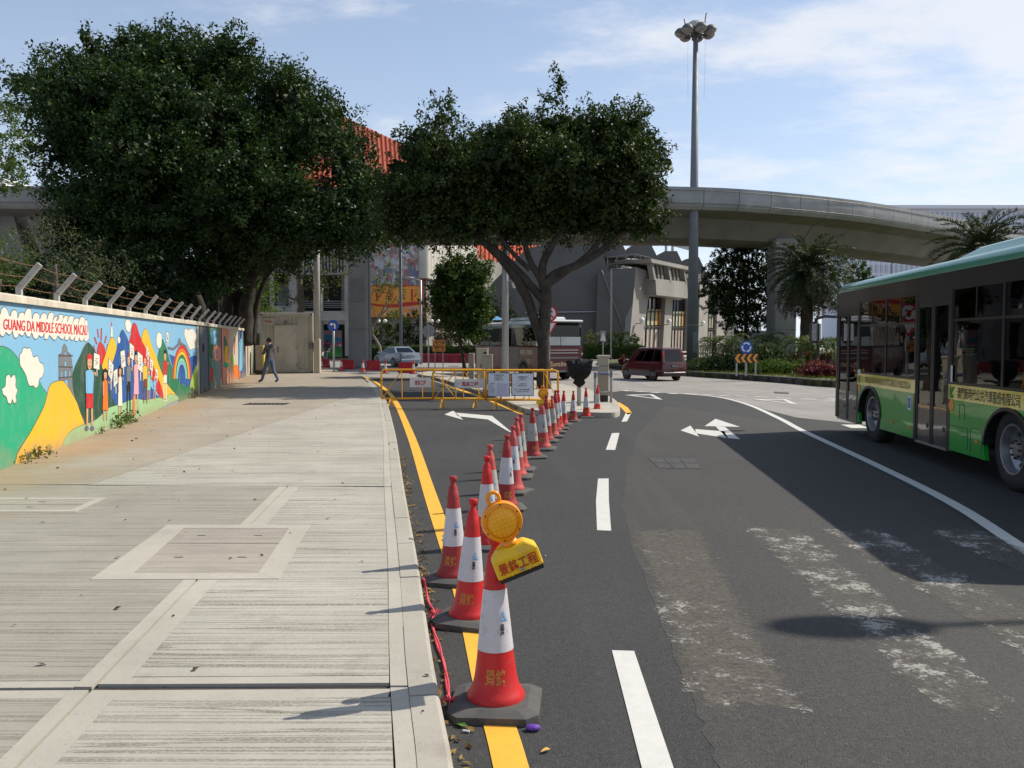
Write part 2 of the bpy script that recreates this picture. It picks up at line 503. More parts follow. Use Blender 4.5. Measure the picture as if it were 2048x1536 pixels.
mark('faded_line', band([G(1655, 798), G(1720, 802)], .3), M_white, 'short white bar next to the front of the green bus')
mark('faded_line', band([G(1700, 850), G(1722, 857)], .35), M_white, 'white paint patch at the front wheel of the green bus')
# yellow kerb line
yl = [(KX(y) + .14 + .07 * min(1, max(0, (y - 2) / 3)) + .07, y) for y in np.linspace(-1, 41.5, 60)]
mark('yellow_line', band([(x, y) for x, y in yl], .135), M_yellow, 'single yellow line along the pavement kerb')
# worn zebra crossing
def worn(name, cover, brown):
    t = NT(name); p = t.pos()
    n1 = t.noise(5.0, 6, .72, p, loc=(2.2, 0, 0)); n2 = t.noise(40, 4, .75, p)
    n3 = t.noise(1.1, 3, .5, p)
    a = t.math('ADD', t.math('MULTIPLY', n1, .5), t.math('MULTIPLY', n2, .32))
    a = t.math('ADD', a, t.math('MULTIPLY', n3, .28))
    pm = t.rng(a, cover - .01, cover + .05, 0, .85)
    col = t.mix(pm, (.15 + .012 * brown, .136 + .006 * brown, .118, 1), (.50, .48, .44, 1))
    col = t.mix(t.rng(t.noise(220, 2, .7, p), .35, .7, .45, 0), col, (.05, .048, .045, 1))
    t.set(col, .9)
    ea = t.n.new('ShaderNodeAttribute'); ea.attribute_name = 'edge'
    e = t.math('ADD', ea.outputs['Fac'], t.rng(t.noise(9, 6, .8, p), .3, .7, -.75, .35))
    e = t.rng(e, .1, .75, 0, 1, True)
    base_a = t.math('MULTIPLY', e, t.rng(t.noise(34, 5, .8, p), .30, .58, .08, .60 + .12 * brown))
    al = t.math('MAXIMUM', t.math('MULTIPLY', pm, t.rng(e, .0, .3)), base_a)
    t.put(t.b.inputs['Alpha'], al)
    t.bump(n2, .3, .004)
    return t.m
M_worn = worn('worn_crossing_paint', .59, 1.0); M_worn2 = worn('worn_crossing_paint_whiter', .572, .3)
stripes = [((1259, 1063), (1403, 1058), (1608, 1419), (1388, 1417)), ((1492, 1058), (1604, 1060), (2045, 1427), (1878, 1432)), ((1640, 1062), (1765, 1062), (2420, 1425), (2240, 1428)), ((1850, 1062), (1965, 1062), (2800, 1425), (2640, 1428))]
lab = ('brownish worn crossing stripe, the leftmost, scraped off the road', 'second worn crossing stripe with white paint flecks', 'third worn crossing stripe partly under the bus shadow', 'fourth worn crossing stripe at the right edge of the picture')
for i, q in enumerate(stripes):
    q = [G(*p) for p in q]; nx, ny = 18, 60; vs, ed = [], []
    for j in range(ny + 1):
        for k in range(nx + 1):
            a, b = -.12 + 1.24 * k / nx, -.03 + 1.06 * j / ny
            p = (q[0] * (1 - a) + q[1] * a) * (1 - b) + (q[3] * (1 - a) + q[2] * a) * b
            vs.append((p.x, p.y, .0075 + .0002 * i)); ed.append(min((.62 - abs(a - .5)) / .3, (.53 - abs(b - .5)) / .06, 1))
    m = MB(); m._add(vs, [(j * (nx + 1) + k, (j + 1) * (nx + 1) + k, (j + 1) * (nx + 1) + k + 1, j * (nx + 1) + k + 1) for j in range(ny) for k in range(nx)])
    o = tag(m.build('crossing_stripe', M_worn if i == 0 else M_worn2), lab[i], 'marking', 'worn zebra stripes')
    at = o.data.attributes.new('edge', 'FLOAT', 'POINT'); at.data.foreach_set('value', ed)

# --- pavement slabs
M_dark = paint('joint_dirt', (.05, .043, .036, 1), .95, var=.3, scale=9)
def concrete(name, base, brush=0.0, sand=0.0, stain=.5):
    t = NT(name); p = t.pos()
    big = t.noise(.9, 6, .62, p); mid = t.noise(7, 6, .65, p); fine = t.noise(120, 3, .7, p)
    col = t.mix(t.rng(big, .3, .72), tuple(x * 1.1 for x in base[:3]) + (1,), tuple(x * .82 for x in base[:3]) + (1,))
    col = t.mix(t.rng(mid, .35, .75, 0, .3), col, tuple(x * .66 for x in base[:3]) + (1,))
    st = t.noise(1.7, 7, .68, p, loc=(7, 3, 0))
    col = t.mix(t.rng(st, .60, .76, 0, stain), col, (.13, .105, .08, 1))
    pit = t.rng(t.noise(48, 4, .8, p, loc=(2, 8, 0)), .58, .70, 0, .5)
    col = t.mix(pit, col, tuple(x * .42 for x in base[:3]) + (1,))
    h = t.math('SUBTRACT', fine, pit)
    if brush:
        wob = t.noise(1.0, 3, .6, p, stretch=(.9, 2.0, 1))
        ln2 = t.noise(1.0, 3, .75, p, stretch=(14, 130, 1), loc=(1, 4, 0))
        def lines(fy, off, w):
            q = t.noise(1.0, 2, .5, p, stretch=(.22, fy, 1), loc=off); return t.rng(t.math('ABSOLUTE', t.math('SUBTRACT', q, .5)), w, w * .3, 0, 1, True)
        spk = t.rng(t.noise(1.0, 4, .8, p, stretch=(55, 120, 1)), .40, .58)
        gro = t.math('MULTIPLY', t.math('MAXIMUM', lines(9, (0, 2, 0), .022), t.math('MULTIPLY', lines(23, (4, 1, 0), .05), .75)), spk)
        gro = t.math('MULTIPLY', gro, t.rng(wob, .28, .6, .4, 1))
        col = t.mix(t.math('MULTIPLY', gro, brush * .95), col, (.125, .10, .075, 1))
        col = t.mix(t.rng(ln2, .55, .75, 0, .45 * brush), col, tuple(min(.8, x * 1.3) for x in base[:3]) + (1,))
        h = t.math('SUBTRACT', t.math('MULTIPLY', fine, .3), t.math('MULTIPLY', gro, 1.3))
    sp = t.rng(t.noise(34, 2, .6, p, loc=(9, 1, 0)), .745, .77, 0, .75)          # dark crumbs and leaf bits
    col = t.mix(sp, col, (.035, .03, .025, 1))
    if sand:
        dv = t.n.new('ShaderNodeVectorMath'); dv.operation = 'SUBTRACT'
        t.l.new(p, dv.inputs[0]); dv.inputs[1].default_value = WA
        dd = t.n.new('ShaderNodeVectorMath'); dd.operation = 'DOT_PRODUCT'
        t.l.new(dv.outputs[0], dd.inputs[0]); dd.inputs[1].default_value = WN
        dist = t.math('ADD', dd.outputs['Value'], t.rng(t.noise(.8, 6, .7, p), .2, .8, -1.1, 1.1))
        col = t.mix(t.rng(dist, 1.5, .1, 0, sand, True), col, (.34, .235, .135, 1))
    t.set(col, .88, 0, .3)
    t.bump(h, .5 if brush else .25, .006)
    return t.m
M_brush = concrete("brushed_concrete", (.42, .392, .338, 1), .9, 0, .5)
M_brush_g = concrete('brushed_grey_concrete', (.33, .302, .255, 1), .55, .5, .35)
M_smooth = concrete('smooth_concrete', (.43, .40, .34, 1), 0, 0, .25)
M_old = concrete('old_brown_concrete', (.36, .315, .255, 1), .25, .62, .3)
M_cover = concrete('cover_concrete', (.36, .32, .27, 1), .18, 0, .6)
M_kerb = concrete('kerb_concrete', (.40, .37, .315, 1), 0, 0, .4)
def inset(q, w):
    """inset a convex quad by widths per edge"""
    q = [Vector((p[0], p[1], 0)) for p in q]; n = len(q); lines = []
    for i in range(n):
        a, b = q[i], q[(i+1) % n]; d = (b - a).normalized(); nrm = Vector((-d.y, d.x, 0))
        lines.append((a + nrm * w[i], d))
    out = []
    for i in range(n):
        (p1, d1), (p2, d2) = lines[i-1], lines[i]
        cr = d1.x * d2.y - d1.y * d2.x
        t_ = ((p2.x - p1.x) * d2.y - (p2.y - p1.y) * d2.x) / cr if abs(cr) > 1e-9 else 0
        out.append(p1 + d1 * t_)
    return out
pav = MB()
edge = [(KX(y) - .1, y) for y in np.linspace(-6, 44.2, 60)]
pav.prism(edge + [(WX(44.2) - 8, 60), (-26, 60), (WX(44.2) - .1, 44.2), (WX(-6) - 1.5, -6)], -.02, PAV - .018)
pave = tag(pav.build('pavement', M_dark), 'wide concrete pavement between the mural wall and the road', kind='structure')
def slab(poly, mat, z=PAV, name='slab', label=None):
    m = MB(); m.prism([(p[0], p[1]) for p in poly], PAV - .06, z)
    o = m.build(name, mat, pave)
    if label: o['label'] = label
    return o
def lj(y): return -1.76 - .1 * (y - 3)                    # lengthwise joint
def ring(q, w, mat=None):
    inn = inset(q, w); n = len(q); q = [Vector((p[0], p[1], 0)) for p in q]
    for i in range(n):
        if w[i] <= 0: continue
        slab([q[i], q[(i+1) % n], inn[(i+1) % n], inn[i]], mat or M_smooth, PAV - .0005 + .0006 * (i % 2), 'slab_border')
    return inn
def bordered(q, w, mat, label=None):
    inn = ring(q, w); slab(inn, mat, PAV, label=label)
jw = .008
SB = lambda y: KX(y) - .21                                 # slab side of the smooth kerb band
def sb_edge(y0, y1, n=6): return [(SB(y), y) for y in np.linspace(y0, y1, n)]
for a, b in ((-1, 3.63), (3.65, 8.75), (8.78, 15.9), (15.91, 23.4), (23.41, 31.4)):
    ysb = np.linspace(a, b, 8)
    slab([(KX(y) - .207, y) for y in ysb] + [(KX(y) - .131, y) for y in ysb[::-1]][::1], M_smooth, PAV - .001, 'slab_border')
def joint_band(x0, x1, y0, y1, mat=None):
    slab([(x0(y0), y0), (x1(y0), y0), (x1(y1), y1), (x0(y1), y1)], mat or M_smooth, PAV - .0006, 'slab_border')
RJ = lambda y: lj(y) + .13
joint_band(lambda y: lj(y) + jw, lambda y: RJ(y), -1, 3.60)
joint_band(lambda y: lj(y) + jw, lambda y: RJ(y), 3.665, 8.79)
joint_band(lambda y: lj(y) - .085, lambda y: lj(y) - jw, -1, 3.60)
joint_band(lambda y: lj(y) - .085, lambda y: lj(y) - jw, 3.635, 8.79)
slab([(RJ(3.6), 3.52)] + [(SB(3.6), 3.53), (SB(3.6), 3.615), (RJ(3.6), 3.60)], M_smooth, PAV - .0012, 'slab_border')
slab([(RJ(3.7), 3.665), (SB(3.69), 3.68), (SB(3.76), 3.76), (RJ(3.74), 3.74)], M_smooth, PAV - .0012, 'slab_border')
slab([(WX(3.5), 3.48), (lj(3.55) - .087, 3.52), (lj(3.6) - .087, 3.60), (WX(3.6), 3.56)], M_smooth, PAV - .0012, 'slab_border')
slab([(WX(3.6), 3.585), (lj(3.65) - .087, 3.63), (lj(3.7) - .087, 3.70), (WX(3.66), 3.66)], M_smooth, PAV - .0012, 'slab_border')
slab([(RJ(-1) + .002, -1)] + sb_edge(-1, 3.527) + [(RJ(3.52) + .002, 3.517)], M_brush)
slab([(RJ(3.74) + .002, 3.743)] + sb_edge(3.763, 8.73) + [(RJ(8.79) + .002, 8.79)], M_brush)
slab([(WX(-1), -1), (lj(-1) - .087, -1), (lj(3.52) - .087, 3.517), (WX(3.5), 3.477)], M_brush_g)
slab([(WX(3.66), 3.663), (lj(3.7) - .087, 3.703), (lj(8.8) - .087, 8.80), (WX(8.8), 8.9)], M_brush_g)
# strip behind the cross joint
ys = [8.83, 12.2, 15.9, 19.6, 23.4, 27.4, 31.4, 35.4]
for a, b in zip(ys[:-1], ys[1:]):
    bs = b - jw
    if a < 23: slab([(-4.44, a)] + sb_edge(a - .03, bs - .03) + [(-4.44, bs)], M_brush if a < 22 else M_brush_g)
    else:
        slab([(-6.4, a)] + sb_edge(a - .03, bs - .03) + [(-6.4, bs)], M_brush_g)
yo = [8.9, 14.3, 19.5, 23.4, 27.4, 31.4, 35.4]
for a, b in zip(yo[:-1], yo[1:]):
    xr = -4.465 if a < 23 else -6.42
    slab([(WX(a) - .05, a), (xr, a), (xr, b - jw), (WX(b) - .05, b - jw)], M_old)
slab([(WX(35.4) - .05, 35.4), (SB(35.4)+.06, 35.4), (SB(38.5)+.06, 38.5), (SB(41)+.06, 41), (SB(43)+.06, 43), (-13, 44.1), (WX(44)-.1, 44.1)], M_old)
slab([(-26, 44.12), (-9, 44.12), (-14, 59), (-26, 59)], M_old)
# covers
def cover(outer, inner, split, label):
    o = [G(*p, PAV) for p in outer]; i_ = [G(*p, PAV) for p in inner]
    t_ = thing('manhole_cover', label, 'manhole cover', (sum((p for p in o), Vector()) / 4), group='concrete covers let into the pavement')
    for k in range(4):
        m = MB(); m.prism([(p.x, p.y) for p in (o[k], o[(k+1) % 4], i_[(k+1) % 4], i_[k])], PAV - .04, PAV + .0032 + .0004 * (k % 2)); m.build('frame', M_smooth, t_)
    a, b = i_[0].lerp(i_[3], split), i_[1].lerp(i_[2], split)
    for pl in ((a, b, i_[1], i_[0]), (i_[3], i_[2], b, a)):
        pl = inset([(p.x, p.y) for p in pl], (.006,) * 4)
        m = MB(); m.prism([(p.x, p.y) for p in pl], PAV - .04, PAV + .0012); m.build('plate', M_cover, t_)
        c = sum(pl, Vector()) / 4
        for s_ in (-1, 1):
            m = MB(); m.box((c.x + .22 * s_, c.y, PAV + .0008), (.06, .02, .003)); m.build('lifting_slot', M_dark, t_)
_o = [(180, 1160), (558, 1158), (620, 1050), (335, 1050)]
_i = [(266, 1147), (517, 1147), (578, 1057), (367, 1057)]
cover(_o, _i, .62, 'rectangular concrete cover with pale frame astride the pavement joint')
cover([(-160, 1024), (152, 1024), (212, 996), (-95, 996)], [(-150, 1020), (143, 1020), (190, 999), (-90, 999)], .5, 'narrow concrete cover at the left edge of the pavement below the green hill')
gr = thing('drain_grate', 'small dark drain grate in the pavement near the tree shadow', 'drain grate', G(533, 808, PAV))
m = MB(); c = G(533, 808, PAV)
for k in range(9): m.box((c.x - .44 + .11 * k, c.y, PAV + .006), (.05, .5, .012))
m.build('bar', paint('iron', (.06, .058, .055, 1), .6, .6, var=.3, scale=12), gr)
m = MB(); m.box((c.x, c.y, PAV + .001), (1.05, .56, .004)); m.build('frame', M_dark, gr)
# kerb stones
def kerb_run(pts, w, z0, z1, step, mat, parent, rad=.02):
    """individual kerb stones along a polyline; the stones lie to the left of its direction"""
    pts = [Vector((p[0], p[1], 0)) for p in pts]
    d = [0]
    for a, b in zip(pts[:-1], pts[1:]): d.append(d[-1] + (b - a).length)
    def at(s_):
        s_ = min(max(s_, 0), d[-1]); k = int(np.searchsorted(d, s_, side='right') - 1); k = min(k, len(pts) - 2)
        t_ = (s_ - d[k]) / max(1e-6, d[k+1] - d[k])
        a = pts[k].lerp(pts[k+1], t_); dr = (pts[k+1] - pts[k]).normalized()
        return a, Vector((-dr.y, dr.x, 0))
    s0 = 0
    while s0 < d[-1] - .05:
        s1 = min(s0 + step, d[-1]); jz = random.uniform(-.003, .003); g = .005
        m = MB(); rows = []
        nn = 4 if step > .5 else 2
        for k in range(nn + 1):
            s_ = s0 + g + (s1 - s0 - 2 * g) * k / nn
            p, n_ = at(s_)
            pr = [(0.0, z0), (0.0, z1 - rad), (rad * .35, z1 - rad * .3), (rad, z1), (w, z1), (w, z0)]
            rows.append([p + n_ * a + Vector((0, 0, b + (jz if b > z0 + .05 else 0))) for a, b in pr])
        m.grid(rows, True); m.poly(rows[0][::-1]); m.poly(rows[-1])
        m.build('kerb_stone', mat, parent, fix=True)
        s0 = s1
kerb_run([(KX(y), y) for y in np.linspace(-1, 44, 90)], .128, -.02, PAV + .002, .92, M_kerb, pave)

# --- traffic island with the tree
ISL = [G(*p, PAV) for p in ((837, 747), (888, 759), (951, 779), (1004, 798), (1051, 816.5))]
NOSE = [G(1100, 821, PAV), G(1160, 823.5, PAV), G(1215, 825, PAV), G(1236, 823, PAV), G(1240, 815, PAV), G(1235, 804, PAV), G(1222, 794, PAV), G(1195, 783, PAV), G(1160, 774, PAV), G(1110, 766, PAV), G(1040, 757, PAV), G(940, 747, PAV), G(870, 742, PAV)]
isl_pts = smooth_poly(ISL + NOSE, 4)
cen = sum(isl_pts, Vector()) / len(isl_pts)
m = MB(); m.prism([(p.x, p.y) for p in isl_pts], 0, PAV - .004)
island = tag(m.build('traffic_island', M_smooth), 'long concrete traffic island with the tree and the cabinets', kind='structure')
kerb_run([(p.x, p.y) for p in isl_pts] + [(isl_pts[0].x, isl_pts[0].y)], .16, -.02, PAV, 1.0, M_smooth, island, .03)
ye = [G(u, v + 3) for u, v in ((900, 768), (951, 784), (1004, 803), (1045, 820), (1056, 823.5))]
mark('yellow_line', band(smooth_poly([(p.x - .1, p.y - .25, 0) for p in ye], 4, False), .16), M_yellow, 'single yellow line along the left side of the traffic island')
mark('yellow_line', band([G(1068, 826.5), G(1238, 831)], .12), M_yellow, 'thin yellow line below the nose of the traffic island')
yn = [G(*p) for p in ((1228, 802), (1246, 810), (1256, 818), (1262, 827), (1257, 831))]
mark('yellow_line', [[G(*p) for p in ((1226, 803), (1240, 806), (1256, 816), (1264, 827), (1255, 830), (1247, 821), (1238, 812))]], M_yellow, 'yellow curved tip painted round the end of the island')

# --- iron covers in the road
M_iron = paint('cast_iron', (.085, .08, .075, 1), .62, .5, var=.35, scale=10, bump=.4)
q = [G(*Z5(*p)) for p in ((432, 352), (600, 355), (572, 311), (385, 311))]
rc = thing('road_cover', 'rectangular iron utility cover set into the dark lane', 'road cover', sum(q, Vector()) / 4)
def lerpq(q, a, b): return q[0].lerp(q[1], a).lerp(q[3].lerp(q[2], a), b)
for i in range(3):
    for j in range(2):
        pl = [lerpq(q, (i + a) / 3, (j + b) / 2) for a, b in ((.04, .05), (.96, .05), (.96, .95), (.04, .95))]
        m = MB(); m.prism([(p.x, p.y) for p in pl], 0, .010); m.build('plate', M_iron, rc)
m = MB(); m.prism([(p.x, p.y) for p in q], 0, .0062); m.build('frame', M_dark, rc)
q = [G(1549, 786.5), G(1578, 788), G(1577, 785.5), G(1548, 784)]
m = MB(); m.prism([(p.x, p.y) for p in q], 0, .012); tag(m.build('drain_cover', M_iron), 'dark drain cover on the sunlit old asphalt left of the bus', 'drain cover')

# --- planted roundabout
RB = [G(*p) for p in ((1200, 726), (1222, 737), (1290, 745), (1380, 753), (1480, 760), (1580, 767.5), (1670, 775))]
RB += [Vector(p) for p in ((14.5, 28.0, 0), (20, 25.5, 0), (30, 26, 0), (40, 33, 0), (45, 45, 0), (42, 58, 0), (32, 66, 0), (20, 68, 0), (11, 65, 0))]
rb_pts = smooth_poly(RB, 4)
M_soil = NT('planting_soil'); _p = M_soil.pos()
_c = M_soil.mix(M_soil.rng(M_soil.noise(1.2, 6, .7, _p), .4, .6), (.075, .105, .02, 1), (.12, .12, .035, 1))
_c = M_soil.mix(M_soil.rng(M_soil.noise(20, 4, .7, _p), .45, .65, 0, .7), _c, (.05, .06, .015, 1))
M_soil.set(_c, .95); M_soil.bump(M_soil.noise(30, 4, .7, _p), .8, .05); M_soil = M_soil.m
m = MB(); m.prism([(p.x, p.y) for p in rb_pts], 0, .21)
rbo = tag(m.build('roundabout_bed', M_soil), 'raised grass bed of the planted roundabout', kind='structure')
M_dkerb = paint('dark_kerb_stone', (.085, .08, .072, 1), .85, var=.3, scale=4, bump=.4, dirt_amt=.4)
kerb_run([(p.x, p.y) for p in rb_pts[:36]], .22, -.02, .25, .95, M_dkerb, rbo, .03)
# --- far sidewalk
m = MB(); m.prism([(-60, 69), (13.5, 84), (60, 84), (140, 130), (140, 200), (-60, 200)], 0, .15)
tag(m.build('far_sidewalk', M_smooth), 'pale sidewalk in front of the far buildings', kind='structure')
# =================================================================== MURAL WALL
W_TOP = 2.2
A1 = lambda x, y: (x / 3.2, 480 + y / 3.2)
A6 = lambda x, y: (x / 4.518, 600 + y / 4.518)
A7 = lambda x, y: (160 + x / 5.908, 620 + y / 5.908)
A8 = lambda x, y: (380 + x / 8.53, 620 + y / 8.53)
def wall_pt(s_, z, off=0.0):
    return WA + WD * s_ + Vector((0, 0, z)) + WN * off
def wsz(u, v):
    p = on_plane(u, v, WA, WN); return ((p - WA).dot(WD), p.z)
S0, S1 = -6.0, (WB - WA).length
mw = thing('mural_wall', 'long school wall painted with a bright children mural below barbed wire', 'wall', wall_pt(S0, PAV))
def mural_mat(name, c, peel=0.10, streak=.3):
    if name in _mats: return _mats[name]
    t = NT(name); p = t.co()
    n = t.noise(2.2, 6, .6, p); n2 = t.noise(1.2, 6, .7, p, stretch=(2, 2, .35))
    cc = (c[0], c[1], c[2], 1)
    col = t.mix(t.rng(n, .3, .75, 0, .3), cc, tuple(x * .8 for x in c[:3]) + (1,))
    col = t.mix(t.rng(n2, .58, .8, 0, streak), col, (.42, .40, .36, 1))
    if peel:
        pl = t.rng(t.noise(3.2, 8, .75, p, stretch=(1.5, 1.5, .8), loc=(4, 4, 4)), .52, .57, 0, peel)
        col = t.mix(pl, col, (.36, .34, .31, 1))
    zsep = t.n.new('ShaderNodeSeparateXYZ'); t.l.new(t.pos(), zsep.inputs[0])
    g = t.math('ADD', zsep.outputs[2], t.rng(t.noise(3, 6, .7, p, loc=(1, 1, 1)), .2, .8, -.25, .25))
    col = t.mix(t.rng(g, .42, .08, 0, .6), col, (.30, .22, .14, 1))       # splashed dirt along the foot
    t.set(col, .82, 0, .25)
    t.bump(t.noise(85, 3, .7, p), .22, .004)
    _mats[name] = t.m
    return t.m
MU = dict(sky=(135, 188, 222), white=(232, 228, 215), green=(48, 172, 128), yellow=(246, 190, 52), dkgreen=(44, 84, 66), blue=(44, 92, 160), red=(208, 44, 48),
          grey=(122, 126, 132), grass=(160, 208, 150), skin=(222, 172, 130), black=(34, 30, 34), orange=(232, 122, 42), pink=(240, 170, 188), brown=(120, 66, 44),
          mid=(44, 122, 84), lime=(170, 196, 80), ltblue=(128, 188, 226), navy=(48, 78, 138), ltgreen=(140, 210, 170), line=(70, 58, 46), dpink=(200, 70, 74),
          slate=(112, 122, 132), cream=(214, 206, 186), salmon=(236, 158, 128), teal=(110, 150, 140), ppl=(158, 120, 150), dblue=(58, 88, 132))
def mm(c): return mural_mat('mural_' + c, srgb(*MU[c], .80))
M_stucco = mural_mat('mural_sky', srgb(*MU['sky'], .80))
M_cop = paint('coping_concrete', (.52, .465, .37, 1), .85, var=.22, scale=2.5, bump=.5, dirt_amt=.35)
m = MB()
m.slab([wall_pt(S0, -.05, 0), wall_pt(S1, -.05, 0), wall_pt(S1, W_TOP - .1, 0), wall_pt(S0, W_TOP - .1, 0)], -WN * .24)
m.build('wall_body', M_stucco, mw)
cs = S0
k = 0
while cs < S1:                                        # coping stones
    ce = min(cs + 2.4, S1 + .06)
    m = MB(); zt = W_TOP + .004 * math.sin(k * 1.7)
    sec = [(-.30, W_TOP - .1), (.05, W_TOP - .1), (.052, zt - .02), (.03, zt), (-.28, zt)]
    r0 = [wall_pt(cs + .004, z, o) for o, z in sec]; r1 = [wall_pt(ce - .004, z, o) for o, z in sec]
    m.grid([r0, r1], True); m.poly(r0[::-1]); m.poly(r1)
    m.build('coping_stone', M_cop, mw, fix=True); cs = ce; k += 1
_layer = [0]
def lay():
    _layer[0] += 1; return .0015 + .00003 * _layer[0]
def shape(name, pts, conv, c, k=4, line=0.0, lc='line'):
    """flat painted patch on the wall, with its brushed outline"""
    sz = [wsz(*conv(*p)) for p in pts]
    if k > 1:
        q = smooth_poly([(a, b, 0) for a, b in sz], k); sz = [(p.x, p.y) for p in q]
    area = sum(sz[i][0] * sz[(i+1) % len(sz)][1] - sz[(i+1) % len(sz)][0] * sz[i][1] for i in range(len(sz)))
    if area < 0: sz = sz[::-1]
    lo = PAV - .04
    m = MB(); o = lay()
    # wall direction WD and up give a right-handed frame with outward normal: keep order so that the face looks outwards
    m.poly([wall_pt(a, min(max(b, lo), W_TOP - .11), o) for a, b in sz])
    ob = m.build(name, mm(c), mw)
    if line:
        m = MB(); o = lay(); n = len(sz)
        for i in range(n):
            a, b = Vector((*sz[i], 0)), Vector((*sz[(i+1) % n], 0))
            d = b - a
            if d.length < 1e-4: continue
            d.normalize(); nn = Vector((-d.y, d.x, 0)) * (line / 2)
            pts_ = [a - nn - d * line * .2, b - nn + d * line * .2, b + nn + d * line * .2, a + nn - d * line * .2]
            m.poly([wall_pt(p.x, min(max(p.y, lo), W_TOP - .11), o + .00001 * (i % 3)) for p in pts_])
        m.build('outline', mm(lc), ob)['kind'] = 'stuff'
    return ob
def ell(cx, cy, rx, ry, n=14, a0=0, a1=360):
    full = abs(a1 - a0) >= 359
    return [(cx + rx * math.cos(math.radians(a0 + (a1 - a0) * i / (n if full else n - 1))), cy + ry * math.sin(math.radians(a0 + (a1 - a0) * i / (n if full else n - 1)))) for i in range(n)]
L = .009
shape('painted_hill', [(-900, 380), (-400, 400), (0, 418), (40, 422), (100, 455), (150, 510), (200, 580), (330, 700), (390, 800), (428, 858), (395, 960), (330, 1090), (270, 1200), (200, 1310), (150, 1400), (130, 1560), (0, 1700), (-900, 3000)], A6, 'green', 3, L)
shape('painted_tower', [(528, 495), (560, 480), (562, 430), (580, 395), (605, 430), (610, 470), (640, 495), (655, 600), (655, 700), (662, 790), (695, 915), (640, 850), (560, 740), (530, 720)], A6, 'grey', 1, L)
for x, y, w, h in ((590, 575, 7, 26), (592, 665, 8, 36), (558, 670, 5, 34), (630, 665, 5, 34), (588, 485, 5, 20), (596, 750, 16, 34)):
    shape('painted_opening', [(x - w, y + h), (x + w, y + h), (x + w, y - h * .6), (x, y - h), (x - w, y - h * .6)], A6, 'ltblue', 1, .008)
for y0, y1 in ((598, 606), (700, 690), (500, 500)):
    shape('painted_ledge', [(528, y0), (656, y1), (656, y1 + 7), (528, y0 + 7)], A6, 'slate', 1, .008)
shape('painted_hill', [(795, 385), (835, 425), (870, 490), (900, 560), (940, 640), (1000, 800), (1040, 900), (1062, 955), (990, 1000), (930, 1030), (890, 1080), (830, 1120), (760, 1130), (725, 1020), (690, 920), (660, 800), (655, 680), (680, 590), (720, 510), (760, 420)], A6, 'dkgreen', 3, L)
shape('painted_sun', [(905, 378), (940, 420), (955, 480), (950, 520), (915, 590), (890, 540), (875, 480), (885, 410)], A6, 'red', 3, L)
for q in (((875, 265), (885, 265), (893, 338), (884, 338)), ((910, 258), (921, 258), (918, 368), (907, 368)), ((848, 338), (860, 338), (878, 395), (868, 400)), ((954, 325), (964, 325), (951, 388), (941, 385)), ((842, 415), (850, 410), (862, 470), (855, 468)), ((968, 400), (976, 402), (968, 455), (960, 452))):
    shape('painted_ray', q, A6, 'dpink', 1, .008)
shape('painted_hill', [(1010, 335), (1040, 370), (1052, 440), (1040, 500), (1010, 600), (960, 640), (920, 605), (950, 500), (980, 390)], A6, 'yellow', 3, L)
shape('painted_lighthouse', [(1003, 235), (1015, 235), (1020, 335), (998, 335)], A6, 'white', 1, .008)
shape('painted_lighthouse', [(1002, 200), (1008, 198), (1012, 238), (1002, 238)], A6, 'dpink', 1)
shape('painted_hill', [(500, 235), (540, 290), (570, 370), (600, 480), (700, 700), (800, 850), (900, 1000), (960, 1045), (870, 1080), (760, 1090), (600, 1090), (480, 1140), (430, 1150), (350, 960), (320, 850), (330, 750), (390, 600), (430, 460), (470, 290)], A7, 'blue', 3, L)
shape('painted_hill', [(635, 152), (670, 190), (700, 290), (740, 370), (790, 450), (850, 600), (910, 760), (960, 900), (992, 1000), (992, 1070), (950, 1030), (900, 950), (800, 700), (700, 560), (620, 460), (575, 400), (600, 290), (610, 200)], A7, 'red', 3, L)
shape('painted_sea', [(1050, 520), (1120, 550), (1200, 545), (1290, 560), (1340, 540), (1385, 545), (1390, 930), (1300, 920), (1170, 850), (1110, 720)], A7, 'blue', 1)
shape('painted_hill', [(970, 342), (1000, 400), (1030, 480), (1060, 600), (1110, 720), (1170, 840), (1230, 890), (1310, 920), (1400, 995), (1310, 1060), (1180, 1090), (1140, 1040), (1090, 960), (1010, 850), (960, 720), (915, 580), (930, 480), (950, 380)], A7, 'mid', 3, L)
shape('painted_hill', [(770, 220), (800, 260), (840, 390), (890, 520), (950, 700), (1020, 860), (1090, 950), (1140, 1010), (1170, 1060), (1060, 1020), (1000, 1060), (960, 900), (900, 760), (850, 620), (770, 440), (725, 350), (745, 260)], A7, 'yellow', 3, L)
shape('painted_bridge', [(1035, 430), (1100, 452), (1150, 400), (1165, 338), (1180, 338), (1195, 385), (1250, 420), (1305, 545), (1290, 545), (1240, 440), (1180, 410), (1105, 475), (1035, 462)], A7, 'slate', 1, .01)
for i, c in enumerate(('red', 'orange', 'yellow', 'mid', 'ltgreen', 'ltblue', 'navy', 'blue')):
    kx = 108 - i * 10.5; ky = 400 - i * 38
    shape('painted_rainbow', ell(1203 - i * .5, 815, kx, ky, 22, 180, 360), A7, c, 1, .008)
shape('painted_tree', [(1372, 648), (1388, 700), (1392, 980), (1340, 950), (1298, 905), (1330, 760)], A7, 'lime', 3, .008)
shape('painted_hill', [(1312, 905), (1400, 985), (1395, 1030), (1312, 1050)], A7, 'dkgreen', 1)
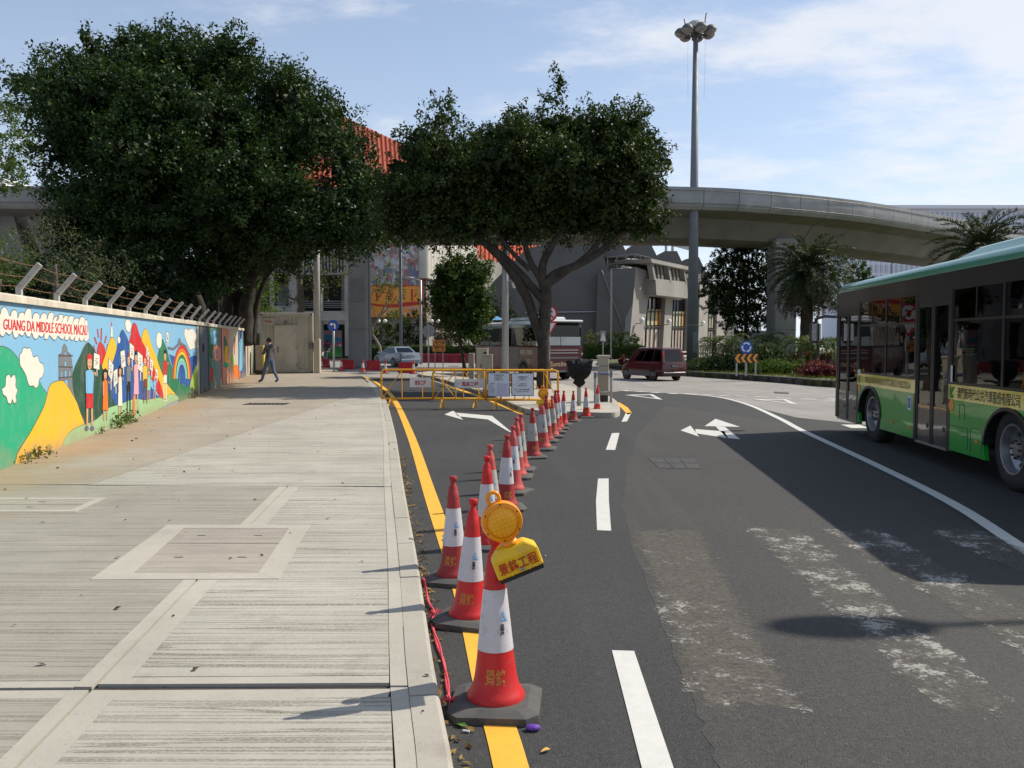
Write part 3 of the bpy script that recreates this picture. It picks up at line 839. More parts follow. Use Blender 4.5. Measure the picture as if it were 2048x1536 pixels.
shape('painted_hill', [(425, 855), (440, 790), (470, 750), (520, 732), (565, 728), (600, 765), (640, 830), (690, 920), (725, 1020), (758, 1108), (740, 1150), (650, 1195), (600, 1250), (570, 1340), (450, 1400), (300, 1480), (130, 1560), (135, 1480), (150, 1400), (200, 1310), (270, 1200), (330, 1090), (395, 960)], A6, 'yellow', 3, L)
gs = [A6(565, 1340), A6(572, 1290), A6(600, 1230), A6(650, 1175), A6(740, 1130), A6(830, 1100), A6(890, 1060), A6(950, 1000), A7(260, 1205), A7(350, 1148), A7(480, 1110), A7(590, 1062), A7(680, 1050), A7(760, 1062), A7(870, 1045), A7(950, 1032), A7(1000, 1060), A7(1060, 985), A7(1100, 1003), A7(1132, 1003), A7(1168, 1058), A7(1050, 1110), A7(850, 1220), A7(500, 1370), A7(300, 1450), A7(0, 1600)]
shape('painted_grass', gs, lambda a, b: (a, b), 'grass', 2, L)
# clouds and the lettered banner
shape('painted_cloud', [(175, 500), (195, 470), (210, 430), (245, 438), (265, 432), (285, 470), (300, 515), (335, 505), (355, 560), (385, 580), (395, 640), (375, 700), (352, 715), (345, 770), (320, 798), (297, 775), (265, 778), (245, 730), (235, 690), (205, 630), (180, 590)], A6, 'white', 4, L)
shape('painted_cloud', [(20, 830), (15, 800), (45, 775), (50, 700), (75, 670), (95, 700), (110, 682), (128, 675), (140, 720), (138, 780), (155, 815), (140, 870), (145, 915), (125, 935), (108, 900), (95, 935), (70, 930), (55, 880), (25, 855)], A6, 'white', 4, L)
shape('painted_cloud', [(530, 165), (540, 118), (565, 110), (590, 130), (605, 190), (580, 265), (545, 235)], A7, 'white', 4, L)
shape('painted_cloud', [(440, 340), (455, 308), (475, 340), (465, 395), (445, 380)], A7, 'white', 4, L)
shape('painted_cloud', [(900, 370), (905, 310), (922, 262), (945, 270), (962, 300), (962, 400), (940, 455), (910, 430)], A7, 'white', 4, L)
shape('painted_cloud', [(1230, 270), (1245, 215), (1275, 235), (1300, 222), (1330, 220), (1360, 260), (1372, 320), (1376, 440), (1340, 455), (1300, 470), (1270, 410), (1240, 330)], A7, 'white', 4, L)
tops = [(35, 118), (125, 135), (195, 155), (255, 130), (325, 160), (395, 162), (460, 165), (510, 192), (545, 176), (595, 195), (640, 188), (690, 208), (740, 205), (776, 222)]
bots = [(20, 285), (80, 270), (140, 300), (195, 280), (255, 290), (320, 310), (370, 290), (415, 312), (490, 318), (560, 312), (600, 320), (650, 318), (690, 330), (735, 326), (775, 330)]
bl = [(-30, 150)]
for i, (x, y) in enumerate(tops):
    w = 40 if i < len(tops) - 1 else 18
    hgt = 70 if i % 3 else 82
    bl += [(x - w * .95, y + 12), (x - w * .6, y - hgt * .45), (x, y - hgt * .8 + 10), (x + w * .6, y - hgt * .45)]
bl += [(794, 250)]
for i, (x, y) in enumerate(bots[::-1]):
    w = 28
    bl += [(x + w, y + 8), (x + w * .6, y + 34), (x, y + 46), (x - w * .6, y + 34)]
bl += [(-30, 260)]
shape('painted_banner', bl, A6, 'white', 3, L)
lq = [wsz(*A1(*p)) for p in ((18, 574), (556, 612), (557, 546), (20, 504))]
lo_ = lay()
for k in (0, 1, 2): text_quad('painted_lettering', 'GUANG DA MIDDLE SCHOOL MACAU', [wall_pt(a + .012 * (k - 1), b) for a, b in lq], mm('red'), mw, off=lo_ + .00003 * k)
# thin feet under and over the strokes of the letters: the painted face is a seriffed one
# children holding placards
def fig(x, top, foot, w, hair, skirt, legs=None, shirt=None, split=.62, cap=None, leg_c='skin', shoe=None, hairlong=0):
    """flat painted child: x centre, head top, foot, width, all in the A7 view"""
    H = foot - top; hw = w * .5; hd = H * .2
    yb = top + H * split
    if hairlong: shape('painted_hair', [(x - hw * .62, top + hd * .3), (x, top), (x + hw * .62, top + hd * .3), (x + hw * .7, top + hd * 1.2), (x - hw * .7, top + hd * 1.2)], A7, hair, 3)
    for s_ in (-1, 1):
        shape('painted_leg', [(x + s_ * hw * .42 - hw * .17, yb - 10), (x + s_ * hw * .42 + hw * .17, yb - 10), (x + s_ * hw * .45 + hw * .14, foot - 10), (x + s_ * hw * .45 - hw * .14, foot - 10)], A7, legs or leg_c, 1, .006)
        if shoe: shape('painted_shoe', ell(x + s_ * hw * .5, foot, hw * .34, H * .03, 10), A7, shoe, 1, .006)
    y0 = top + hd * 1.08
    if shirt:
        ym = y0 + (yb - y0) * .62
        shape('painted_clothes', [(x - hw * .62, ym - 6), (x + hw * .62, ym - 6), (x + hw * .64, yb), (x - hw * .64, yb)], A7, skirt, 1, .008)
        shape('painted_clothes', [(x - hw * .8, y0 + 18), (x - hw * .3, y0), (x + hw * .3, y0), (x + hw * .85, y0 + 18), (x + hw * .6, ym), (x - hw * .6, ym)], A7, shirt, 1, .008)
    else:
        shape('painted_clothes', [(x - hw * .55, y0 + 10), (x - hw * .2, y0), (x + hw * .2, y0), (x + hw * .55, y0 + 10), (x + hw * .8, yb), (x - hw * .8, yb)], A7, skirt, 1, .008)
    shape('painted_arm', [(x - hw * .75, y0 + 22), (x - hw * .5, y0 + 14), (x - hw * .45, y0 + hd * 1.5), (x - hw * .7, y0 + hd * 1.6)], A7, 'skin' if not shirt else shirt, 1, .006)
    shape('painted_arm', [(x + hw * .5, y0 + 20), (x + hw * .75, y0 + 20), (x + hw * 1.15, y0 + hd * .5), (x + hw * 1.15, y0 + hd * .15), (x + hw * 1.0, y0 + hd * .15)], A7, 'skin', 1, .006)
    shape('painted_face', ell(x, top + hd * .62, hw * .42, hd * .48, 12), A7, 'skin', 1, .006)
    shape('painted_hair', [(x - hw * .5, top + hd * .5), (x - hw * .42, top + hd * .12), (x, top - hd * .04), (x + hw * .45, top + hd * .12), (x + hw * .5, top + hd * .5), (x + hw * .2, top + hd * .36), (x - hw * .2, top + hd * .36)], A7, cap or hair, 1)
    shape('painted_mouth', ell(x, top + hd * .86, hw * .13, hd * .09, 8), A7, 'red', 1)
    for s_ in (-1, 1): shape('painted_eye', ell(x + s_ * hw * .17, top + hd * .58, hw * .05, hd * .05, 6), A7, 'black', 1)
def card(q, c='white'):
    shape('painted_placard', q, A7, c, 1, .01)
    cx, cy = sum(p[0] for p in q) / 4, sum(p[1] for p in q) / 4
    w = (max(p[0] for p in q) - min(p[0] for p in q)); h = (max(p[1] for p in q) - min(p[1] for p in q))
    for dx, dy, a, l in ((0, -.22, .1, .5), (-.1, -.05, .2, .6), (.02, .1, -.1, .45), (.0, .02, 1.45, .5), (.12, .2, 1.0, .25), (-.14, .2, 2.0, .25)):
        vx, vy = math.cos(a) * w * l * .5, math.sin(a) * h * l * .35; X, Y_ = cx + dx * w, cy + dy * h * .8
        shape('painted_stroke', [(X - vx, Y_ - vy), (X + vx, Y_ + vy), (X + vx + 3, Y_ + vy + 6), (X - vx + 2, Y_ - vy + 6)], A7, 'black', 1)
    shape('painted_stick', [(cx - 2, cy + h * .42), (cx + 9, cy + h * .42), (cx + 9, cy + h * .85), (cx + 1, cy + h * .85)], A7, 'white', 1, .006)
card([(892, 695), (917, 700), (915, 815), (890, 800)])
card([(785, 405), (820, 520), (805, 610), (780, 540)])
fig(1003, 470, 1070, 66, 'black', 'white', 'white', 'red', .66, shoe='white')
card([(1015, 250), (1045, 270), (1045, 390), (1015, 370)])
fig(880, 760, 1080, 46, 'brown', 'ltblue', None, 'ltblue', .6, cap='red')
fig(810, 690, 1105, 52, 'slate', 'ltgreen', 'skin', None, .62)
fig(765, 530, 1112, 70, 'brown', 'brown', 'brown', 'yellow', .66, cap='red')
fig(660, 480, 1200, 76, 'black', 'pink', 'skin', None, .72, shoe='navy')
card([(820, 560), (860, 600), (855, 735), (820, 700)])
card([(675, 485), (735, 540), (735, 745), (680, 700)])
shape('painted_broom', [(622, 1000), (632, 1000), (650, 1240), (612, 1245), (618, 1110)], A7, 'orange', 1, .008)
fig(570, 500, 1240, 74, 'brown', 'black', 'black', 'slate', .62, shoe='orange')
card([(580, 380), (632, 430), (630, 600), (582, 560)]); card([(470, 490), (520, 470), (535, 670), (485, 690)])
fig(468, 650, 1260, 66, 'black', 'white', 'skin', None, .8, hairlong=1)
card([(388, 720), (435, 690), (438, 860), (390, 920)])
fig(292, 690, 1310, 84, 'black', 'orange', 'skin', None, .8, hairlong=1)
card([(330, 565), (390, 650), (370, 850), (325, 760)])
fig(105, 515, 1400, 130, 'brown', 'red', 'skin', 'ltblue', .73, cap='red', shoe='navy')
card([(155, 500), (225, 530), (220, 710), (150, 690)])
# far painted panels
def strip(x0, x1, c, name='painted_panel', peel=.5):
    (a, _), (b, _) = wsz(*A8(x0, 700)), wsz(*A8(x1, 700))
    m = MB(); o = lay(); m.poly([wall_pt(a, PAV - .04, o), wall_pt(b, PAV - .04, o), wall_pt(b, W_TOP - .1, o), wall_pt(a, W_TOP - .1, o)])
    return m.build(name, mural_mat('faded_' + c, srgb(*MU[c], .72), peel, .6), mw)
strip(110, 152, 'cream', peel=.2); strip(150, 300, 'slate', 'steel_door', 0)
shape('painted_mark', [(205, 580), (222, 560), (238, 600), (236, 712), (202, 712)], A8, 'black', 1)
for a, b, c in ((300, 345, 'mid'), (345, 500, 'teal'), (500, 535, 'ppl'), (535, 660, 'salmon'), (660, 815, 'cream'), (815, 940, 'dblue'), (940, 1075, 'cream'), (1075, 1110, 'mid')):
    strip(a, b, c)
for pts, c in (([(320, 620), (400, 600), (405, 790), (340, 800)], 'mid'), ([(390, 640), (500, 620), (510, 850), (400, 850)], 'salmon'), ([(330, 1010), (385, 1000), (388, 1210), (335, 1215)], 'dpink'),
               ([(570, 480), (600, 460), (640, 640), (640, 800), (580, 800)], 'mid'), ([(570, 890), (640, 890), (640, 970), (570, 975)], 'green'), ([(590, 640), (640, 630), (640, 880), (590, 880)], 'yellow'),
               ([(740, 480), (755, 480), (760, 720), (745, 760)], 'dpink'), ([(700, 820), (740, 780), (750, 960), (705, 970)], 'lime'), ([(730, 970), (800, 940), (850, 1060), (840, 1160), (730, 1170)], 'orange'), ([(680, 1110), (735, 1060), (735, 1200), (690, 1230)], 'salmon'),
               ([(830, 560), (880, 520), (890, 960), (835, 1020)], 'ltblue'), ([(880, 430), (895, 430), (900, 900), (880, 900)], 'teal'), ([(970, 480), (985, 480), (990, 1050), (975, 1050)], 'brown'), ([(1010, 420), (1022, 420), (1020, 620), (1010, 620)], 'dpink'),
               ([(350, 380), (430, 360), (435, 560), (360, 580)], 'ltblue'), ([(425, 690), (465, 670), (470, 790), (430, 800)], 'ppl')):
    shape('painted_figure', pts, A8, c, 3, .008)
for x in (152, 302, 532, 818, 942):                    # seams and pilaster edges
    s_, _ = wsz(*A8(x, 700))
    m = MB(); m.box(wall_pt(s_, (PAV + W_TOP) / 2 - .06, .012), (.03, .03, W_TOP - PAV - .1), math.atan2(WD.y, WD.x)); m.build('panel_seam', M_dark, mw)
# end pipe
m = MB(); e = wall_pt(S1 - .15, 0, .14)
m.tube((e.x, e.y, PAV), (e.x, e.y, 2.05), .06, n=10); m.tube((e.x - .1, e.y, .85), (e.x + .16, e.y, .85), .03); m.smooth = True
m.build('down_pipe', paint('pale_green_pipe', (.5, .55, .45, 1), .5, var=.25, scale=4, dirt_amt=.4), mw)
# posts and barbed wire
M_post = paint('post_concrete', (.40, .385, .355, 1), .85, var=.15, scale=6, bump=.3, dirt_amt=.2)
M_wire = paint('rusty_wire', (.20, .11, .06, 1), .8, .3, var=.3, scale=20)
tips = []
s_ = (10.95 - 9.96) * S1 / (41.8 - 9.96) - 1.48 * 4
while s_ < S1 - .3:
    jit = random.uniform(-.03, .03); tl = random.uniform(-.015, .015)
    b = wall_pt(s_ + jit, W_TOP, -.10); k1 = b + Vector((0, 0, .10)); tp = k1 + WN * (.25 + tl) + Vector((0, 0, .30 + random.uniform(-.02, .02))) + WD * random.uniform(-.02, .02)
    m = MB(); h = .033
    side = WD * h
    d1 = (tp - k1).normalized(); nrm = WD.cross(d1).normalized() * h
    r0 = [b - side - WN * h, b + side - WN * h, b + side + WN * h, b - side + WN * h]
    def sect(c, nn): return [c - side - nn, c + side - nn, c + side + nn, c - side + nn]
    sgn = nrm if nrm.dot(WN) > 0 else -nrm
    m.grid([sect(b - Vector((0, 0, .05)), WN * h), sect(k1, (WN * h + sgn).normalized() * h * 1.05), sect(tp, sgn)], True)
    m.poly(sect(tp, sgn)); m.build('fence_post', M_post, mw, fix=True)
    tips.append((k1 - Vector((0, 0, .02)), k1, tp)); s_ += 1.475
for fr in (.1, .5, .92):
    m = MB(); pts = []
    for (a0, a, t0), (b0, b, t1) in zip(tips[:-1], tips[1:]):
        p, q = a.lerp(t0, fr), b.lerp(t1, fr)
        sag = random.uniform(.01, .05)
        for i in range(6):
            f_ = i / 6; pts.append(p.lerp(q, f_) - Vector((0, 0, sag * 4 * f_ * (1 - f_))) + Vector((random.uniform(-.004, .004), 0, random.uniform(-.004, .004))))
    m.path(pts, .0045, 4)
    for i in range(0, len(pts) - 1):
        for f_ in (.2, .7):
            c_ = pts[i].lerp(pts[i+1], f_)
            if c_.y < 30: 
                a = Vector((random.uniform(-1, 1), random.uniform(-1, 1), random.uniform(-1, 1))).normalized() * .022
                m.tube(c_ - a, c_ + a, .003, n=3)
    m.build('barbed_wire', M_wire, mw)
# =================================================================== VEHICLES
def glossy_paint(name, c, c2=None, coat=1.0, wob=.012, rough=.28, wscale=1.1):
    if name in _mats: return _mats[name]
    t = NT(name)
    n = t.noise(1.3, 4, .6)
    col = t.mix(t.rng(n, .3, .7, 0, .5), c, c2 or tuple(x * .85 for x in c[:3]) + (1,))
    col = t.mix(t.rng(t.noise(9, 8, .75), .6, .8, 0, .25), col, (.16, .15, .13, 1))
    t.set(col, rough, 0, .5)
    t.b.inputs['Coat Weight'].default_value = coat; t.b.inputs['Coat Roughness'].default_value = .04
    if wob:
        b = t.n.new('ShaderNodeBump'); b.inputs['Strength'].default_value = .35; b.inputs['Distance'].default_value = wob
        t.l.new(t.noise(wscale, 2, .5), b.inputs['Height'])
        t.l.new(b.outputs[0], t.b.inputs['Normal']); t.l.new(b.outputs[0], t.b.inputs['Coat Normal'])
    _mats[name] = t.m
    return t.m
def glass_mat(name, tint=(.22, .24, .24), ior=1.5, wob=.006):
    if name in _mats: return _mats[name]
    t = NT(name)
    t.n.remove(t.b)
    tr = t.n.new('ShaderNodeBsdfTransparent'); tr.inputs[0].default_value = (*tint, 1)
    gl = t.n.new('ShaderNodeBsdfGlossy'); gl.inputs['Roughness'].default_value = .015; gl.inputs['Color'].default_value = (.9, .9, .9, 1)
    fr = t.n.new('ShaderNodeFresnel'); fr.inputs[0].default_value = ior
    b = t.n.new('ShaderNodeBump'); b.inputs['Strength'].default_value = .3; b.inputs['Distance'].default_value = wob
    t.l.new(t.noise(1.6, 2, .5), b.inputs['Height']); t.l.new(b.outputs[0], gl.inputs['Normal']); t.l.new(b.outputs[0], fr.inputs['Normal'])
    mx = t.n.new('ShaderNodeMixShader')
    t.l.new(fr.outputs[0], mx.inputs[0]); t.l.new(tr.outputs[0], mx.inputs[1]); t.l.new(gl.outputs[0], mx.inputs[2])
    t.l.new(mx.outputs[0], t.out.inputs[0])
    _mats[name] = t.m
    return t.m
M_black = paint('black_trim', (.018, .018, .019, 1), .35, var=.2, scale=5)
M_rub = paint('tyre_rubber', (.022, .021, .02, 1), .8, var=.25, scale=9, bump=.3, dirt=(.12, .1, .085, 1), dirt_amt=.35)
M_rim = paint('wheel_steel', (.36, .36, .37, 1), .38, .8, var=.2, scale=8, dirt_amt=.4)
M_hub = paint('hub_dark', (.06, .06, .062, 1), .5, .5, var=.3, scale=12)
M_glass = glass_mat('tinted_glass', (.15, .165, .165)); M_glass_c = glass_mat('clear_glass', (.5, .54, .54))
M_amber = paint('amber_lens', (.75, .25, .02, 1), .2, var=.1); M_redl = paint('red_lens', (.45, .02, .015, 1), .18, var=.1)
M_lwhite = paint('white_plate', (.7, .7, .68, 1), .4, var=.06, dirt_amt=.15)
def wheel(name, parent, c, r, w, rim_r, n=28, side=1, spokes=0):
    """axle along local y; side=+1: outer face towards +y"""
    m = MB(); m.smooth = True
    prof = [(rim_r, -w/2), (r * .86, -w/2), (r * .97, -w * .42), (r, -w * .3), (r, w * .3), (r * .97, w * .42), (r * .86, w/2), (rim_r, w/2), (rim_r * .97, w * .2), (rim_r * .97, -w * .4)]
    m.lathe(prof, n, c, (0, side, 0), caps=False); t_ = m.build(name, M_rub, parent)
    m = MB(); m.smooth = True
    rp_ = [(rim_r * 1.0, w * .46), (rim_r * .98, w * .52), (rim_r * .90, w * .50), (rim_r * .84, w * .18), (rim_r * .6, w * .02), (rim_r * .42, w * .10), (rim_r * .40, w * .34), (rim_r * .25, w * .36), (.001, w * .36)]
    m.lathe(rp_, n, c, (0, side, 0), caps=False); ri = m.build('rim', M_rim, t_, autosm=40)
    k = spokes or 8
    m = MB()
    for i in range(k):
        a = 2 * math.pi * i / k
        if spokes:
            p0 = Vector(c) + Vector((math.cos(a) * rim_r * .55, side * w * .2, math.sin(a) * rim_r * .55)); m.box(p0, (rim_r * .16, w * .1, rim_r * .16), rot=Matrix.Rotation(-a, 3, 'Y'))
        else:
            p0 = Vector(c) + Vector((math.cos(a) * rim_r * .33, side * w * .34, math.sin(a) * rim_r * .33)); m.tube(p0, p0 + Vector((0, side * .03, 0)), .013, n=6)
            p0 = Vector(c) + Vector((math.cos(a + .2) * rim_r * .66, side * w * .06, math.sin(a + .2) * rim_r * .66)); m.tube(p0, p0 + Vector((0, side * .012, 0)), .03, n=8)
    m.build('wheel_nut', M_hub, t_)['kind'] = 'stuff'
    return t_
# ------------------------------------------------------------------ green city bus (x forward from its front, left side at y=0)
bus = thing('city_bus', 'green city bus with black windows and yellow lettered band driving away at the right edge', 'bus', local=True)
BW, BL = 2.35, 9.05
M_bgreen = glossy_paint('bus_green', srgb(30, 158, 50), srgb(24, 130, 42), coat=.55, wob=.03, rough=.3)
M_broof = glossy_paint('bus_roof_green', srgb(78, 140, 112), srgb(66, 126, 100), coat=.5, wob=.006)
M_bband = glossy_paint('bus_yellow_band', srgb(232, 206, 84), srgb(220, 192, 70), wob=.01)
M_bblk = glossy_paint('bus_black_panel', (.008, .008, .009, 1), coat=.12, wob=.012, rough=.35)
M_bdoor = glossy_paint('bus_door_reflection', (.05, .046, .042, 1), wob=.02, rough=.2)  # brownish dark of asphalt mirrored in the lower door glass, put into the colour
M_floor = paint('bus_floor', (.07, .07, .075, 1), .8)
M_seat = paint('bus_seat', (.05, .10, .22, 1), .7, var=.2); M_seat2 = paint('bus_seat_red', (.30, .035, .05, 1), .7, var=.2)
M_pole_y = paint('handrail', (.55, .5, .42, 1), .3, .6)
FW, RW = 1.93, 6.52
def skirt(s0, s1, z0, z1, arches, y=0.0, th=.05):
    """side panel between s0 and s1 with elliptical wheel cut-outs; s runs back from the front"""
    pts = [(s0, z0)]
    for cx in sorted(arches):
        rx, ry, cz = .56, .46, .46
        a0 = math.asin((z0 - cz) / ry)
        for i in range(17):
            a = math.pi - a0 + (a0 + a0 - math.pi) * i / 16
            pts.append((cx + rx * math.cos(a), cz + ry * math.sin(a)))
    pts += [(s1, z0), (s1, z1), (s0, z1)]
    m = MB(); sg = 1 if y > -1 else -1
    P_ = [Vector((-s_, y, z)) for s_, z in pts]
    if sg < 0: P_ = P_
    m.slab(P_[::-1] if sg > 0 else P_, (0, -th * sg, 0)); return m
yl_ = 0.0; yr_ = -BW
skirt(1.30, 3.86, .27, .905, [FW]).build('side_panel', M_bgreen, bus, fix=True)
skirt(4.98, BL - .02, .27, .905, [RW]).build('side_panel', M_bgreen, bus, fix=True)
skirt(.1, BL - .02, .27, .905, [FW, RW], yr_).build('side_panel', M_bgreen, bus, fix=True)
def sbox(name, s0, s1, z0, z1, y0, y1, mat, parent=bus, bevel=0.0):
    m = MB(); m.box((-(s0 + s1) / 2, (y0 + y1) / 2, (z0 + z1) / 2), (s1 - s0, abs(y1 - y0), z1 - z0)); return m.build(name, mat, parent, bevel)
bandL = sbox('yellow_band', 1.30, 3.86, .905, 1.095, -.05, .004, M_bband); bandR = sbox('yellow_band', 4.98, BL - .02, .905, 1.095, -.05, .004, M_bband)
sbox('yellow_band', .1, BL - .02, .905, 1.095, yr_, yr_ + .05, M_bband)
M_let = paint('dark_lettering', (.025, .03, .02, 1), .5)
M_logo = paint('logo_green', srgb(30, 128, 62), .4)
def side_text(body, s0, s1, z0, z1, par, bold=.012, mat=None, off=.008):
    return text_quad('lettering', body, [(-s0, 0, z0), (-s1, 0, z0), (-s1, 0, z1), (-s0, 0, z1)], mat or M_let, par, off=off, bold=bold)
side_text('MACAU NOVA ERA DE AUTOCARROS PUBLICOS,S.A', 1.74, 3.70, .94, 1.055, bandL, .0)
side_text('澳門新時代公共汽車股份有限公司', 5.24, 6.78, .93, 1.07, bandR, .006)
def logo(s0, z0, k, par):                                # two folded green arrows
    m = MB(); y = .008
    for pl in (((0, 0), (.055, .06), (.055, .035), (.1, .035), (.1, 0)), ((0, .02), (0, .13), (.035, .13), (.035, .07), (.085, .13), (.13, .13), (.055, .05))):
        m.poly([(-s0 - a * k, y, z0 + b * k) for a, b in pl][::-1]); y += .001
    m.build('logo', M_logo, par)
logo(1.36, .93, 1.0, bandL); logo(5.02, .925, 1.1, bandR)
# wheel arch liners and wheels
for cx in (FW, RW):
    for y, sg in ((0, 1), (yr_, -1)):
        m = MB(); rows = []
        for i in range(17):
            a = math.pi * i / 16
            rows.append([Vector((-(cx - .57 * math.cos(a)), y + .012 * sg, .44 + .475 * math.sin(a))), Vector((-(cx - .54 * math.cos(a)), y + .012 * sg, .44 + .435 * math.sin(a))), Vector((-(cx - .54 * math.cos(a)), y - .5 * sg, .44 + .435 * math.sin(a)))])
        m.grid(rows); m.build('wheel_arch', M_black, bus)
        wheel('wheel', bus, (-cx, y - .19 * sg, .46), .46, .27, .285, side=sg)
# window band: black frame with glass panes
def frame_band(s0, s1, z0, z1, splits, y=0.0, slide=True):
    sg = 1 if y > -1 else -1
    d = .05
    sbox('window_rail', s0, s1, z1 - .03, z1, y - d * sg, y, M_bblk); sbox('window_rail', s0, s1, z0, z0 + .03, y - d * sg, y, M_bblk)
    xs = [s0] + splits + [s1]
    for i, x in enumerate(xs):
        w = .05
        a = min(max(x - w/2, s0), s1 - w)
        sbox('window_post', a, a + w, z0 + .03, z1 - .03, y - d * sg, y - .002 * sg, M_bblk)
    for a, b in zip(xs[:-1], xs[1:]):
        p = sbox('window', a + .02, b - .02, z0 + .03, z1 - .03, y - .030 * sg, y - .012 * sg, M_glass)
        if slide:
            zz_ = z0 + (z1 - z0) * .66
            sbox('window_bar', a + .03, b - .03, zz_ - .015, zz_ + .015, y - .04 * sg, y - .004 * sg, M_bblk, p)
            if b - a > .9: sbox('window_bar', (a + b) / 2 - .012, (a + b) / 2 + .012, zz_ + .015, z1 - .03, y - .04 * sg, y - .004 * sg, M_bblk, p)
frame_band(1.32, 3.84, 1.097, 2.30, [2.62]); frame_band(5.0, BL - .1, 1.097, 2.30, [6.35, 7.7])
frame_band(.25, BL - .1, 1.097, 2.30, [1.9, 3.3, 4.7, 6.1, 7.5], yr_)
sbox('cantrail', .02, BL - .02, 2.30, 2.50, -.06, .002, M_bblk); sbox('cantrail', .02, BL - .02, 2.30, 2.50, yr_ - .002, yr_ + .06, M_bblk)
sbox('pillar', 1.27, 1.33, .27, 2.30, -.06, .003, M_bblk); sbox('pillar', 3.82, 3.89, .27, 2.30, -.06, .003, M_bblk); sbox('pillar', 4.95, 5.02, .27, 2.30, -.06, .003, M_bblk); sbox('pillar', 0.0, .13, .25, 2.50, -.09, .003, M_bblk, bevel=.02)
# doors
def door(s0, s1, zb, zt):
    d = thing_part('door', bus)
    mid = (s0 + s1) / 2
    sbox('door_frame', s0, s1, zt, 2.30, -.05, 0.0, M_bblk, d)
    sbox('sill', s0, s1, zb - .03, zb, -.10, .004, M_rim, d)
    for a, b in ((s0, mid - .006), (mid + .006, s1)):
        lf = sbox('door_panel', a + .03, b - .03, zb, zb + .50, -.035, -.012, M_bdoor, d)
        sbox('door_stile', a, a + .045, zb, zt, -.045, -.004, M_black, d); sbox('door_stile', b - .045, b, zb, zt, -.045, -.004, M_black, d)
        sbox('door_rail', a + .045, b - .045, zt - .05, zt, -.045, -.006, M_black, d)
        sbox('door_glass', a + .045, b - .045, zb + .50, zt - .05, -.03, -.018, M_glass_c if True else M_glass, d)
        sbox('door_latch', (a + b) / 2 + .1, (a + b) / 2 + .17, zb + .2, zb + .26, -.013, -.008, M_black, d)
def thing_part(name, parent):
    o = bpy.data.objects.new(name, None); COL.objects.link(o); o.parent = parent; o.empty_display_size = .1
    ORG[o] = ORG[parent]; return o
door(.13, 1.27, .26, 2.12); door(3.89, 4.95, .27, 2.14)
# roof shell, front, rear
m = MB(); m.smooth = True
sec = [(0.012, 2.50), (.02, 2.535), (0.0, 2.60), (-.07, 2.655), (-.25, 2.69), (-BW/2, 2.72), (-BW + .25, 2.69), (-BW + .07, 2.655), (-BW, 2.60), (-BW - .02, 2.535), (-BW - .012, 2.50)]
rows = []
for s_, dz, dy in ((0.02, -.16, .10), (-.0, -.06, .03), (.25, 0, 0), (1.5, 0, 0), (4, 0, 0), (6.5, 0, 0), (BL - .3, 0, 0), (BL - .02, -.05, .02), (BL, -.15, .1)):
    rows.append([Vector((-s_ if s_ else 0, (y if abs(y + BW/2) < .1 else y - math.copysign(dy, y + BW/2)), z + dz * (1 if z > 2.52 else 0))) for y, z in sec])
m.grid(rows); m.build('roof', M_broof, bus, autosm=50)
m = MB(); m.box((-BL / 2, -BW / 2, 2.49), (BL - .1, BW - .1, .02)); m.build('ceiling_panel', paint('bus_ceiling', (.45, .45, .44, 1), .7), bus)
m = MB()
pz = [Vector(p) for p in ((-3.75, -.42, 2.70), (-7.4, -.42, 2.70), (-7.4, -1.93, 2.70), (-3.75, -1.93, 2.70))]
pt = [Vector(p) for p in ((-4.35, -.62, 2.88), (-7.2, -.62, 2.90), (-7.2, -1.73, 2.90), (-4.35, -1.73, 2.88))]
m.grid([pz[::-1], pt[::-1]], True); m.poly(pt[::-1]); m.build('air_conditioner', M_broof, bus, bevel=.05, fix=True)
sbox('air_conditioner_lip', 3.6, 7.5, 2.69, 2.72, -.36, -1.99, M_bgreen)
sbox('front_panel', -.0 + .002, .06, .27, 1.05, -.1, yr_ + .02, M_bgreen); sbox('windscreen', .004, .022, 1.05, 2.28, -.12, yr_ + .1, M_glass_c); sbox('destination_box', .006, .3, 2.28, 2.50, -.12, yr_ + .1, M_bblk)
sbox('rear_panel', BL - .06, BL, .3, 1.3, -.02, yr_ + .02, M_bgreen); sbox('rear_window', BL - .03, BL - .01, 1.3, 2.2, -.1, yr_ + .1, M_glass); sbox('rear_panel', BL - .06, BL - .002, 2.2, 2.5, -.02, yr_ + .02, M_bgreen)
sbox('floor', .1, BL - .1, .34, .38, -.46, yr_ + .46, M_floor); sbox('step', .15, 1.25, .27, .30, -.05, -.46, M_floor); sbox('step', 3.9, 4.94, .28, .31, -.05, -.46, M_floor)
sbox('chassis', .9, BL - .6, .22, .33, -.5, yr_ + .5, M_black)
